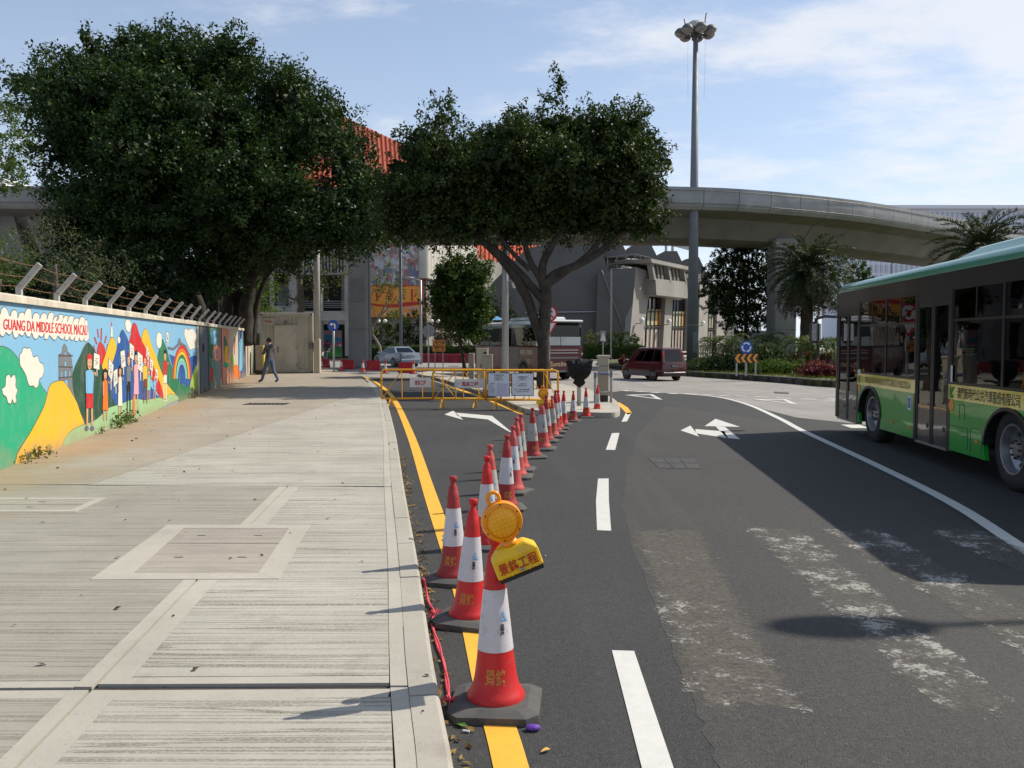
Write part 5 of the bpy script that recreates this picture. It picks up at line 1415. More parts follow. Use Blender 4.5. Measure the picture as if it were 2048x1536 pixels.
# ------------------------------------------------------------------ yellow barriers
M_by = worn_plastic('barrier_yellow', srgb(226, 164, 30), srgb(200, 136, 24), .6, .45)
M_plate = worn_plastic('plate_white', srgb(216, 214, 212), srgb(190, 186, 182), .5, .5)
def barrier(u0, u1, Y, plate, lb, brace=(0, 1)):
    x0, x1 = P(u0, 780, Y).x, P(u1, 780, Y).x; w = x1 - x0; zt, zb = .945, .24
    t_ = thing('crowd_barrier', lb, 'barrier', ((x0 + x1) / 2, Y, 0), group='yellow steel barriers across the lane')
    m = MB(); m.smooth = True; r = .09
    pts = [(x0, Y, zb)] + [(x0 + r - r * math.cos(a), Y, zt - r + r * math.sin(a)) for a in np.linspace(0, math.pi / 2, 5)] + [(x1 - r + r * math.sin(a), Y, zt - r + r * math.cos(a)) for a in np.linspace(0, math.pi / 2, 5)] + [(x1, Y, zb)]
    m.path(pts, .024, 8); m.build('frame', M_by, t_)
    m = MB(); m.smooth = True; m.tube((x0, Y, zb), (x1, Y, zb), .022); m.build('bottom_rail', M_by, t_)
    for f in (.20, .40, .60, .80):
        m = MB(); m.tube((x0 + w * f, Y, zb), (x0 + w * f, Y, zt), .013, n=6); m.build('upright', M_by, t_)
    for k in brace:
        a, b = ((x0 + .03, zb + .02), (x0 + w * .2, zt - .02)) if k == 0 else ((x1 - .03, zb + .02), (x0 + w * .8, zt - .02)) if k == 1 else ((x0 + .03, zt - .03), (x0 + w * .2, zb + .02))
        m = MB(); m.tube((a[0], Y, a[1]), (b[0], Y, b[1]), .012, n=6); m.build('brace', M_by, t_)
    for x in (x0 + .22, x1 - .22):
        for d in (-1, 1):
            m = MB(); m.tube((x, Y, zb), (x + .05 * d, Y + .22 * d, .02), .02, n=6); m.build('foot', M_by, t_)
    if plate:
        (a, b), (c, d) = plate
        q0, q1 = P(a, b, Y), P(c, d, Y)
        m = MB(); m.box(((q0.x + q1.x) / 2, Y - .02, (q0.z + q1.z) / 2), (q1.x - q0.x, .008, q0.z - q1.z)); pl = m.build('name_plate', M_plate, t_)
        cx, hw = (q0.x + q1.x) / 2, (q1.x - q0.x) * .27; cz, hh = (q0.z + q1.z) / 2 - .01, (q0.z - q1.z) * .27
        text_quad('lettering', '景銘工程', [(cx - hw, Y - .025, cz - hh), (cx + hw, Y - .025, cz - hh), (cx + hw, Y - .025, cz + hh), (cx - hw, Y - .025, cz + hh)], M_inkr, pl, off=.003, bold=.015)
    return t_
barrier(763, 968, 20.75, ((820, 755), (862, 774)), 'yellow steel barrier nearest the pavement with a white name plate', (0, 1))
barrier(866, 1094, 20.45, ((909, 758), (971, 776)), 'yellow steel barrier in the middle with a white name plate', (2, 0, 1))
barrier(972, 1116, 20.2, None, 'yellow steel barrier at the island carrying the two notice boards', (1,))
M_navy = paint('navy_frame', (.03, .045, .10, 1), .5)
M_board = worn_plastic('notice_white', srgb(206, 210, 220), srgb(190, 195, 206), .4, .4)
def notice(u0, v0, u1, v1, Y, lines, lb, name='notice_board'):
    a, b = P(u0, v1, Y), P(u1, v0, Y); w, h = b.x - a.x, b.z - a.z
    t_ = thing(name, lb, 'notice board', ((a.x + b.x) / 2, Y, a.z), group='white notice boards on the barrier')
    m = MB(); m.box(((a.x + b.x) / 2, Y, (a.z + b.z) / 2), (w, .012, h)); m.build('frame', M_navy, t_)
    m = MB(); m.box(((a.x + b.x) / 2, Y - .008, (a.z + b.z) / 2), (w * .93, .008, h * .94)); pl = m.build('panel', M_board, t_)
    for tx, x0, x1, y0, y1 in lines:
        text_quad('lettering', tx, [(a.x + w * x0, Y - .013, a.z + h * y0), (a.x + w * x1, Y - .013, a.z + h * y0), (a.x + w * x1, Y - .013, a.z + h * y1), (a.x + w * x0, Y - .013, a.z + h * y1)], M_ink, pl, off=.002, bold=.012)
    for f in (.18, .84):
        m = MB(); m.path([(a.x + w * f, Y - .01, b.z - .03), (a.x + w * f, Y - .02, b.z + .05), (a.x + w * f, Y + .04, b.z + .06)], .004, 4); m.build('cable_tie', M_black, t_)
    return t_, a, b
n1, a, b = notice(975, 745, 1020, 793, 20.14, [('交通事務局', .28, .72, .86, .92), ('DSAT', .33, .66, .75, .84), ('工程進行中', .3, .7, .68, .73), ('工程內容', .08, .32, .53, .57), ('OBRA', .08, .24, .47, .50), ('承建商', .08, .24, .40, .44), ('EMPREITEIRO', .08, .34, .34, .37), ('工程期限', .08, .32, .26, .30), ('PRAZO', .08, .34, .2, .23), ('施工時間', .08, .28, .12, .16)], 'left white notice board with a paper sheet taped onto it')
m = MB(); q = [P(995, 766, 20.12), P(1016, 768, 20.12), P(1014, 793.5, 20.12), P(994, 793, 20.12)]; m.slab(q, (0, -.002, 0)); tag(m.build('paper_sheet', paint('lavender_paper', (.50, .48, .64, 1), .6, var=.1), fix=True), 'pale lavender paper sheet taped to the left notice board', 'paper sheet')
notice(1022.5, 745.5, 1067.5, 792, 20.14, [('交通事務局', .28, .72, .78, .85), ('DSAT', .36, .66, .67, .76), ('工程進行中', .32, .68, .50, .55), ('OBRAS EM CURSO', .3, .7, .42, .47), ('不便之處 敬請原諒', .14, .82, .25, .31), ('DESCULPE O INCÓMODO', .2, .8, .17, .22)], 'right white notice board hanging beside the diagonal brace')

# ------------------------------------------------------------------ posts, signs and island furniture
M_galv = paint('galvanised_steel', (.34, .36, .38, 1), .45, .55, var=.12, scale=6, dirt_amt=.15)
M_pblue = paint('pole_blue_grey', (.15, .165, .19, 1), .6, .0, var=.12, scale=2, dirt_amt=.2)
M_sgrey = paint('sign_back_grey', (.28, .29, .31, 1), .5, .4, var=.1)
M_sblue = paint('sign_blue', srgb(16, 78, 168), .35, var=.06, dirt_amt=.1); M_swhite = paint('sign_white', (.74, .74, .73, 1), .4, var=.05, dirt_amt=.1); M_sred = paint('sign_red', srgb(196, 32, 36), .4, var=.06)
def disc(t_, c, r, mat, th=.02, name='disc', n=36, off=0.0, yaw=0.0):
    m = MB(); d = Vector((math.sin(yaw), -math.cos(yaw), 0)); m.lathe([(r, 0), (r, th), (.001, th + .0005)], n, Vector(c) + d * off, d); return m.build(name, mat, t_)
# blue turn-left sign
g = G(668, 742, PAV); ts = thing('turn_left_sign', 'round blue sign with a white left turn arrow on a grey post', 'road sign', g)
m = MB(); m.smooth = True; m.tube((g.x, g.y, PAV), (g.x, g.y, P(666, 640, g.y).z), .05, n=10); m.build('post', M_galv, ts)
c = P(666.5, 651, g.y - .1); disc(ts, c, .29, M_sblue)
def flat(t_, c, pts, sc, mat, name='arrow', off=.024, mirror=1):
    m = MB(); m.poly([(c.x + mirror * x * sc, c.y - off, c.z + z * sc) for x, z in pts]); return m.build(name, mat, t_)
flat(ts, c, [(.45, -.62), (.45, .12), (.40, .28), (.24, .36), (-.25, .36), (-.25, .58), (-.68, .22), (-.25, -.12), (-.25, .1), (.16, .1), (.2, .05), (.2, -.62)][::-1], .27, M_swhite)
# back of a round sign
g = G(857, 745); sb = thing('round_sign', 'round road sign seen from its grey back on a thin post', 'road sign', (g.x, g.y + 8, 0))
Yb = g.y + 4; pb = P(857, 737, Yb); m = MB(); m.tube((pb.x, Yb, 0), (pb.x, Yb, P(857, 650, Yb).z), .045, n=8); m.build('post', M_galv, sb); disc(sb, P(857, 662, Yb) + Vector((0, .06, 0)), .30 * Yb / 42, M_sgrey, .02)
# no-right-turn with give way, behind the trunk
Yt = 29.2; st = thing('give_way_sign', 'give way triangle below a red ringed prohibition sign, half behind the tree trunk', 'road sign', (P(1098, 760, Yt).x, Yt, PAV))
px = P(1098, 700, Yt).x
m = MB(); m.tube((px, Yt + .06, PAV), (px, Yt + .06, P(1098, 612, Yt).z), .04, n=10); m.build('post', M_galv, st)
c = P(1098, 627, Yt); disc(st, c, .29, M_sred, .02); disc(st, c, .225, M_swhite, .004, 'face', off=.021)
m = MB(); m.box((c.x, c.y - .028, c.z), (.44, .004, .055), rot=Matrix.Rotation(.785, 3, 'Y')); m.build('bar', M_sred, st)
flat(st, c, [(-.1, -.5), (.12, -.5), (.12, .1), (.45, .1), (.45, .35), (.12, .35), (-.1, .2)], .27, M_black, 'arrow', .0262)
tz = P(1098, 643, Yt).z; hh = .52; ww = .30
for k, mt, o_ in ((1.0, M_sred, 0), (.72, M_swhite, .012)):
    zc = tz - hh * .36; m = MB(); pts = [Vector((px + x * ww * k, Yt - o_, zc + (z) * k)) for x, z in ((-1, hh * .36), (1, hh * .36), (0, -hh * .64))]; m.slab(pts[::-1], (0, -.01, 0)); m.build('triangle', mt, st, fix=True)
# orange direction board
Yo = 52.0; a, b = P(865, 703, Yo), P(890.5, 680, Yo); os_ = thing('direction_board', 'orange temporary direction board with dark characters before the hedge', 'sign board', ((a.x + b.x) / 2, Yo, 0))
m = MB(); m.box(((a.x + b.x) / 2, Yo, (a.z + b.z) / 2), (b.x - a.x, .03, b.z - a.z)); m.build('panel', paint('orange_board', srgb(226, 142, 60), .5), os_)
w, h = b.x - a.x, b.z - a.z
for tx, x0, x1, y0, y1 in (('西灣大橋', .18, .96, .66, .94), ('PONTE', .3, .8, .52, .6), ('臨時改道', .18, .9, .24, .48), ('DESVIO TEMP.', .2, .96, .08, .16), ('◀', .02, .14, .42, .66)):
    text_quad('lettering', tx, [(a.x + w * x0, Yo - .016, a.z + h * y0), (a.x + w * x1, Yo - .016, a.z + h * y0), (a.x + w * x1, Yo - .016, a.z + h * y1), (a.x + w * x0, Yo - .016, a.z + h * y1)], M_ink, os_, off=.004, bold=.02)
for x in (a.x + .15, b.x - .15):
    m = MB(); m.tube((x, Yo + .03, 0), (x, Yo + .03, b.z), .03, n=6); m.build('post', M_galv, os_)
# bagged sign
Yg = G(1158, 811, PAV).y; gx = P(1158, 800, Yg).x; bg = thing('bagged_sign', 'road sign wrapped in a black plastic bag on a grey post', 'road sign', (gx, Yg, PAV))
m = MB(); m.smooth = True; m.tube((gx, Yg, PAV), (gx, Yg, P(1158, 730, Yg).z), .05, n=10); m.build('post', M_galv, bg)
m = MB(); m.smooth = True
outl = [(1133, 722), (1146, 720), (1160, 717), (1175, 719), (1186, 718), (1184.5, 730), (1183, 742), (1178, 752), (1170, 759), (1164, 762), (1171, 765), (1166, 771), (1158, 775), (1150, 769), (1146, 766), (1152, 761), (1144, 757), (1138, 749), (1135, 736)]
oc_ = [P(u, v, Yg - .05) for u, v in smooth_poly([(u, v, 0) for u, v in outl], 3) for u, v in [(u, v)]] if False else [P(p.x, p.y, Yg - .05) for p in smooth_poly([(u, v, 0) for u, v in outl], 3)]
cc = P(1159, 738, Yg - .05); nr = 7; rows = []
for k in range(nr + 1):
    f = 1 - k / nr
    rows.append([cc.lerp(p, f) + Vector((0, -.10 * (1 - f * f) + .018 * math.sin(i * 1.9 + k * .9) * f, 0)) for i, p in enumerate(oc_)])
m.grid(rows, True)
rows2 = [[cc.lerp(p, f) + Vector((0, .06 + .05 * (1 - f * f), 0)) for p in oc_] for f in (0.02, .5, 1.0)]
m.grid(rows2 + [rows[0]], True)
t = NT('black_bag'); n_ = t.noise(9, 4, .6, stretch=(2.5, 2.5, .7)); t.set((.006, .006, .007, 1), t.rng(n_, .3, .7, .4, .65), 0, .25); t.bump(n_, .6, .04)
m.build('bag', t.m, bg, fix=True)
# concrete bollard with hoop guard
Ybo = G(1206, 803, PAV).y; bo = thing('bollard_box', 'beige square bollard box with overhanging cap on the island nose', 'bollard', (P(1206, 803, Ybo).x, Ybo, PAV))
a, b = P(1194.5, 803, Ybo), P(1218, 713, Ybo); w = b.x - a.x; cx = (a.x + b.x) / 2
M_beige = paint('beige_metal', (.36, .315, .235, 1), .6, var=.12, scale=2, dirt_amt=.3)
zb_ = PAV; ztop = b.z
m = MB(); m.cbox((cx, Ybo, (zb_ + .16 + ztop) / 2), (w * .92, w * .8, ztop - zb_ - .16), .015); m.build('box', M_beige, bo)
m = MB(); m.cbox((cx, Ybo, ztop), (w * 1.1, w * .95, .07), .015); m.build('cap', M_beige, bo)
m = MB(); m.box((cx, Ybo, zb_ + .08), (w * .8, w * .7, .16)); m.build('plinth', M_dark, bo)
m = MB(); m.box((cx + .02, Ybo - w * .405, zb_ + .9), (w * .8, .006, .012)); m.build('door_seam', M_dark, bo)
Yh = Ybo - .28; xl, xr = P(1190, 800, Yh).x, P(1222, 800, Yh).x; zt = P(1206, 747, Yh).z
hg = thing('hoop_guard', 'grey steel hoop guard in front of the bollard box', 'hoop guard', (cx, Yh, PAV))
m = MB(); m.smooth = True; r = .13
m.path([(xl, Yh, PAV)] + [(xl + r - r * math.cos(a), Yh, zt - r + r * math.sin(a)) for a in np.linspace(0, math.pi / 2, 6)] + [(xr - r + r * math.sin(a), Yh, zt - r + r * math.cos(a)) for a in np.linspace(0, math.pi / 2, 6)] + [(xr, Yh, PAV)], .032, 10); hp = m.build('hoop', M_galv, hg)
m = MB(); m.smooth = True; m.tube((xl, Yh, PAV + .25), (xr, Yh, PAV + .25), .02, n=8); m.build('cross_rail', M_galv, hg)
for x, z0, z1 in ((xl, .6, .75), (xr, .62, .78)):
    m = MB(); m.tube((x, Yh, PAV + z0), (x, Yh, PAV + z1), .036, n=10); m.build('reflector_band', paint('band_grey_blue', (.12, .14, .2, 1), .5), hg)
m = MB(); m.tube(((xl + xr) / 2 - .12, Yh, zt), ((xl + xr) / 2 + .12, Yh, zt), .037, n=10); m.build('reflector_band', paint('band_grey_blue', (.12, .14, .2, 1), .5), hg)
# grey pole with camera dome on the island
Yp = 29.8; pp = P(1010.5, 766, Yp); gp = thing('camera_pole', 'grey street pole on the island with a white camera dome', 'pole', (pp.x, Yp, PAV))
m = MB(); m.smooth = True; m.tube((pp.x, Yp, PAV), (pp.x, Yp, 7.8), .125, .10, 16); m.build('pole', M_galv, gp)
m = MB(); m.tube((pp.x, Yp, 3.75), (pp.x + .32, Yp - .05, 3.75), .025, n=8); m.build('camera_arm', M_galv, gp)
m = MB(); m.smooth = True; m.lathe([(.001, -.13), (.06, -.11), (.09, -.05), (.095, 0), (.12, .01), (.12, .06), (.05, .09), (.001, .09)], 16, (pp.x + .33, Yp - .05, 3.62), caps=False); m.build('camera_dome', M_swhite, gp)
# utility cabinets
M_cab = paint('cabinet_cream', (.46, .42, .33, 1), .55, var=.1, scale=2, dirt_amt=.25); M_cab2 = paint('cabinet_steel', (.34, .31, .25, 1), .5, var=.15, scale=2, dirt_amt=.3)
for u0, u1, v0, Y, mt, lb in ((937, 948, 708, 31.5, M_cab2, 'low grey utility cabinet at the left of the cabinet group'), (953, 976, 698, 31.0, M_cab, 'tall cream utility cabinet with a small window'), (966, 985, 711, 30.3, M_cab2, 'double door beige utility cabinet next to the grey pole')):
    a, b = P(u0, 760, Y), P(u1, v0, Y); w = b.x - a.x
    cb = thing('utility_cabinet', lb, 'cabinet', ((a.x + b.x) / 2, Y, PAV))
    m = MB(); m.cbox(((a.x + b.x) / 2, Y + .2, (PAV + b.z) / 2), (w, .4, b.z - PAV), .02); m.build('housing', mt, cb)
    m = MB(); m.cbox(((a.x + b.x) / 2, Y + .2, b.z + .015), (w * 1.06, .44, .03), .01); m.build('top_cover', mt, cb)
    nd = 2 if w > .3 else 1
    for k in range(nd):
        dx = w / nd; x = a.x + dx * (k + .5)
        m = MB(); m.box((x, Y - .004, (PAV + b.z) / 2 + .02), (dx * .9, .012, (b.z - PAV) * .86)); d_ = m.build('door', mt, cb)
        m = MB(); m.box((x + dx * .3, Y - .015, (PAV + b.z) / 2), (.03, .012, .14)); m.build('handle', M_black, d_)
    if mt is M_cab:
        m = MB(); m.box((b.x - .11, Y - .012, b.z - .16), (.12, .01, .12)); m.build('meter_window', M_black, cb)
# ------------------------------------------------------------------ white container
ct = thing('container', 'weathered white shipping container used as a site hut at the end of the wall', 'container', G(575, 746, PAV))
Yc = G(575, 746, PAV).y; a, b = P(521, 746, Yc), P(626, 626, Yc); x0, x1, z1 = a.x, b.x, b.z; z0 = PAV
M_cont = paint('container_cream', (.50, .485, .43, 1), .55, var=.14, scale=1.2, dirt=(.16, .13, .1, 1), dirt_amt=.45)
def corr(x0, x1, z0, z1, Y, n, d=.03):
    m = MB(); pr = []
    w = (x1 - x0) / n
    for k in range(n):
        x = x0 + w * k; pr += [(x, 0), (x + w * .4, 0), (x + w * .5, d), (x + w * .9, d)]
    pr.append((x1, 0))
    m.grid([[Vector((x, Y + y, z0)) for x, y in pr], [Vector((x, Y + y, z1)) for x, y in pr]]); return m
corr(x0 + .1, x1 - .12, z0 + .2, z1 - .14, Yc + .01, 11).build('corrugated_wall', M_cont, ct)
bk = 5.9 / Yc; m = MB(); m.prism([(x0 + .01, Yc + .08), (x1 - .01, Yc + .08), (x1 * (1 + bk) - .25, Yc + 5.9), (x0 * (1 + bk) - .25, Yc + 5.9)], z0 + .03, z1 - .03); m.build('body', M_cont, ct)
for x in (x0 + .06, x1 - .07):
    m = MB(); m.cbox((x, Yc, (z0 + z1) / 2), (.14, .12, z1 - z0), .015); m.build('corner_post', M_cont, ct)
for z in (z0 + .1, z1 - .07):
    m = MB(); m.cbox(((x0 + x1) / 2, Yc + .002, z), (x1 - x0 - .1, .1, .16), .015); m.build('frame_rail', M_cont, ct)
for x in (x0 + .08, x1 - .07):
    for z in (z0 + .06, z1 - .07):
        m = MB(); m.box((x, Yc - .061, z), (.07, .004, .1)); m.build('corner_casting', M_black, ct)
d0, d1 = P(550, 740, Yc - .05), P(594, 651, Yc - .05)
m = MB(); m.box(((d0.x + d1.x) / 2, Yc - .02, (d0.z + d1.z) / 2), (d1.x - d0.x, .05, d1.z - d0.z)); dr = m.build('door', paint('hut_door', (.53, .51, .455, 1), .55, var=.12, scale=2.2, dirt=(.2, .17, .13, 1), dirt_amt=.6), ct)
m = MB(); m.cbox((d0.x + .16, Yc - .06, (d0.z + d1.z) / 2 - .08), (.07, .05, .28), .02); m.build('handle', M_vgrey, dr)
for f in (.12, .5, .88):
    m = MB(); m.box((d1.x - .05, Yc - .05, d0.z + (d1.z - d0.z) * f), (.03, .03, .12)); m.build('hinge', M_vgrey, dr)
m = MB()
for q in ((d0.x - .03, d0.x - .005), (d1.x + .005, d1.x + .03)): m.box(((q[0] + q[1]) / 2, Yc - .02, (d0.z + d1.z) / 2), (q[1] - q[0], .07, d1.z - d0.z + .06))
m.box(((d0.x + d1.x) / 2, Yc - .03, d1.z + .02), (d1.x - d0.x + .1, .1, .03)); m.build('door_frame', M_cont, ct)
p0, p1 = P(526, 651, Yc), P(550, 636, Yc)
m = MB(); m.box(((p0.x + p1.x) / 2, Yc - .015, (p0.z + p1.z) / 2), (p1.x - p0.x, .03, p1.z - p0.z)); sp = m.build('blank_panel', M_cont, ct)
p0, p1 = P(531, 645, Yc), P(544, 640, Yc)
text_quad('lettering', 'Fronic', [(p0.x, Yc - .032, p0.z), (p1.x, Yc - .032, p0.z), (p1.x, Yc - .032, p1.z), (p0.x, Yc - .032, p1.z)], M_inkr, sp, off=.003, bold=.03)
m = MB(); m.smooth = True; m.ball((P(572, 645, Yc).x, Yc - .08, P(572, 645, Yc).z), .09, 10, 6, (.6, .6, 1.1)); m.build('door_lamp', M_vgrey, ct)
for u in (558, 586):
    m = MB(); q = P(u, 645, Yc); m.cbox((q.x, Yc - .03, q.z), (.1, .06, .1), .02); m.build('bracket', M_cont, ct)
# switch box, electricity pillar and pale column at its right corner
q0, q1 = P(617, 698, Yc - .2), P(626, 685, Yc - .2)
sbx = thing('switch_box', 'small grey switch box on the right corner of the container', 'switch box', ((q0.x + q1.x) / 2, Yc - .2, q0.z))
m = MB(); m.cbox(((q0.x + q1.x) / 2, Yc - .12, (q0.z + q1.z) / 2), (q1.x - q0.x, .14, q1.z - q0.z), .02); m.build('box', M_vgrey, sbx)
m = MB(); m.path([((q0.x + q1.x) / 2 + .1, Yc - .14, q0.z), ((q0.x + q1.x) / 2 + .16, Yc - .14, 1.0), ((q0.x + q1.x) / 2 + .14, Yc - .14, .6), ((q0.x + q1.x) / 2 + .3, Yc - .14, .4)], .012, 5); m.build('cable', M_black, sbx)
Yq = Yc - .3; q0, q1 = P(627.5, 746, Yq), P(639, 678, Yq)
col = thing('column_pole', 'tall pale round column on a beige plinth box beside the container', 'column', ((q0.x + q1.x) / 2, Yq, PAV))
m = MB(); m.cbox(((q0.x + q1.x) / 2, Yq + .15, (PAV + q1.z) / 2), (q1.x - q0.x, .3, q1.z - PAV), .02); m.build('plinth_box', M_cab, col)
m = MB(); m.smooth = True; m.tube(((q0.x + q1.x) / 2, Yq + .15, q1.z), ((q0.x + q1.x) / 2 + .05, Yq + .15, 9.0), .145, .12, 14); m.build('pole', paint('pale_column', (.42, .41, .39, 1), .6, var=.1, dirt_amt=.2), col)
# grey box and yellow post next to the wall end
q0, q1 = P(511, 748, 39.0), P(527.5, 691, 39.0)
gb = thing('grey_locker', 'grey metal locker with a yellow edge between wall and container', 'locker', ((q0.x + q1.x) / 2, 39, PAV))
m = MB(); m.cbox(((q0.x + q1.x) / 2, 39.3, (PAV + .2 + q1.z) / 2), (q1.x - q0.x, .6, q1.z - PAV - .2), .02); m.build('cabinet', paint('locker_grey', (.24, .23, .2, 1), .6, var=.12), gb)
m = MB(); m.box(((q0.x + q1.x) / 2, 39.3, PAV + .1), (q1.x - q0.x, .58, .2)); m.build('plinth', M_dark, gb)
m = MB(); m.smooth = True; m.tube((q1.x, 38.96, PAV), (q1.x, 38.96, q1.z), .05, n=10); m.build('yellow_post', paint('post_yellow', srgb(210, 190, 40), .5, var=.15, dirt_amt=.2), gb)

# ------------------------------------------------------------------ people
def person(name, label, joints, bones, loc, rz, top_c, leg_c, hair_c, sc=1.0, split=.90, skin=(.45, .27, .18, 1)):
    t_ = thing(name, label, 'person', local=True)
    me = bpy.data.meshes.new('body'); keys = list(joints)
    me.from_pydata([joints[k][0] for k in keys], [(keys.index(a), keys.index(b)) for a, b in bones], [])
    o = bpy.data.objects.new('body', me); COL.objects.link(o)
    o.modifiers.new('skin', 'SKIN'); sv = me.skin_vertices[0].data
    for i, k in enumerate(keys):
        r = joints[k][1]; sv[i].radius = r if isinstance(r, tuple) else (r, r); sv[i].use_root = (k == 'pelvis')
    s_ = o.modifiers.new('sub', 'SUBSURF'); s_.levels = s_.render_levels = 2
    dg = bpy.context.evaluated_depsgraph_get(); dg.update()
    bm_ = bpy.data.meshes.new_from_object(o.evaluated_get(dg)); bpy.data.objects.remove(o)
    mats = [paint(name + label[:12] + 'top', top_c, .85, var=.2, scale=6), paint(name + label[:12] + 'leg', leg_c, .85, var=.25, scale=6), paint('skin', skin, .55, var=.08), M_black]
    head_z, hand = joints['neck'][0][2] + .02, [Vector(joints[k][0]) for k in joints if k.startswith('hand')]
    for p in bm_.polygons:
        p.use_smooth = True; c = p.center
        if c.z > head_z: p.material_index = 2
        elif any((c - h).length < .075 for h in hand): p.material_index = 2
        elif c.z < .085: p.material_index = 3
        elif c.z < split: p.material_index = 1
    b = link_mesh('body', bm_, mats, t_)
    hd = Vector(joints['head'][0])
    m = MB(); m.smooth = True; m.ball(hd + Vector((.012, .0, .035)), .098, 14, 8, (1.0, .92, 1.02)); hr = m.build('hair', paint('hair_' + name, hair_c, .6, var=.3, scale=30), t_)
    for s2 in (-1, 1):
        m = MB(); m.ball(hd + Vector((.0, s2 * .082, -.02)), .022, 8, 5, (.8, .5, 1.3)); m.build('ear', mats[2], t_)
    m = MB(); m.ball(hd + Vector((-.098, 0, -.03)), .018, 8, 5, (1, .7, 1.2)); m.build('nose', mats[2], t_)
    for s2 in (-1, 1):
        m = MB(); m.ball(hd + Vector((-.084, s2 * .033, -.002)), .010, 6, 4); m.build('eye', M_black, t_)
    m = MB(); m.box(hd + Vector((-.09, 0, -.068)), (.012, .04, .008)); m.build('mouth', M_inkr, t_)
    place(t_, loc, rz); t_.scale = (sc,) * 3
    return t_
def fingers(J, B, k, c, d, up):
    c, d, up = Vector(c), Vector(d).normalized(), Vector(up).normalized(); s = d.cross(up)
    for i in range(4):
        o = c + s * (.014 * (i - 1.5)); L_ = (.06, .07, .066, .05)[i]
        J[f'f{k}{i}a'] = (tuple(o + d * .05), .009); J[f'f{k}{i}b'] = (tuple(o + d * (.05 + L_) - up * .02), .008)
        B += [(k, f'f{k}{i}a'), (f'f{k}{i}a', f'f{k}{i}b')]
    J[f't{k}'] = (tuple(c + s * .045 + d * .03), .010); B.append((k, f't{k}'))
J = {'pelvis': ((0, 0, .90), (.125, .155)), 'waist': ((0, 0, 1.03), (.115, .15)), 'chest': ((0, 0, 1.24), (.125, .175)), 'upper': ((.0, 0, 1.35), (.10, .15)), 'neck': ((-.01, 0, 1.435), .052), 'head': ((-.025, 0, 1.545), (.088, .08)), 'crown': ((-.02, 0, 1.60), (.07, .065)),
     'hipA': ((-.03, -.085, .84), .10), 'kneeA': ((-.17, -.09, .49), .07), 'ankleA': ((-.29, -.09, .11), .052), 'toeA': ((-.45, -.10, .045), (.04, .045)),
     'hipB': ((.02, .085, .84), .10), 'kneeB': ((.09, .09, .48), .068), 'ankleB': ((.30, .09, .13), .05), 'toeB': ((.16, .095, .045), (.04, .045)),
     'shA': ((0, -.20, 1.35), .07), 'elA': ((-.05, -.27, 1.08), .052), 'handA': ((-.24, -.12, 1.10), .036),
     'shB': ((0, .20, 1.35), .07), 'elB': ((-.07, .27, 1.08), .052), 'handB': ((-.23, .10, 1.14), .036)}
Bn = [('pelvis', 'waist'), ('waist', 'chest'), ('chest', 'upper'), ('upper', 'neck'), ('neck', 'head'), ('head', 'crown'), ('pelvis', 'hipA'), ('hipA', 'kneeA'), ('kneeA', 'ankleA'), ('ankleA', 'toeA'), ('pelvis', 'hipB'), ('hipB', 'kneeB'), ('kneeB', 'ankleB'), ('ankleB', 'toeB'),
      ('upper', 'shA'), ('shA', 'elA'), ('elA', 'handA'), ('upper', 'shB'), ('shB', 'elB'), ('elB', 'handB')]
fingers(J, Bn, 'handA', J['handA'][0], (-.6, .8, .1), (0, 0, 1)); fingers(J, Bn, 'handB', J['handB'][0], (-.6, -.8, .1), (0, 0, 1))
g = G(540, 766, PAV)
pw = person('person', 'person in a dark grey hoodie and blue jeans walking left past the container', J, Bn, (g.x, g.y, PAV), math.radians(-22), (.08, .075, .088, 1), (.085, .12, .19, 1), (.012, .010, .009, 1), .99)
m = MB(); m.smooth = True; m.ball((.09, 0, 1.375), .11, 12, 6, (.62, 1.1, .62)); m.build('hood', _mats['person' + 'person in a ' + 'top'], pw)
J2 = {'pelvis': ((0, 0, .50), (.12, .15)), 'waist': ((0, 0, .65), (.11, .15)), 'chest': ((-.02, 0, .86), (.12, .18)), 'upper': ((-.03, 0, .98), (.10, .15)), 'neck': ((-.05, 0, 1.06), .05), 'head': ((-.08, 0, 1.17), (.088, .08)), 'crown': ((-.08, 0, 1.22), (.07, .065)),
      'hipA': ((-.05, -.09, .50), .09), 'kneeA': ((-.44, -.11, .52), .07), 'ankleA': ((-.44, -.11, .10), .05), 'toeA': ((-.58, -.12, .045), .04), 'hipB': ((-.05, .09, .50), .09), 'kneeB': ((-.44, .11, .52), .07), 'ankleB': ((-.42, .11, .10), .05), 'toeB': ((-.56, .12, .045), .04),
      'shA': ((-.03, -.2, .97), .07), 'elA': ((-.06, -.25, .72), .05), 'handA': ((-.28, -.14, .64), .035), 'shB': ((-.03, .2, .97), .07), 'elB': ((-.06, .25, .72), .05), 'handB': ((-.28, .14, .64), .035)}
g = P(656, 712, 73.5)
person('person', 'person in a bright blue jacket under the grey building', J2, [b for b in Bn if b[0] in J2 and b[1] in J2], (g.x, 73.5, .15), math.radians(75), (.03, .06, .30, 1), (.03, .03, .05, 1), (.012, .01, .01, 1), 1.25, .45)

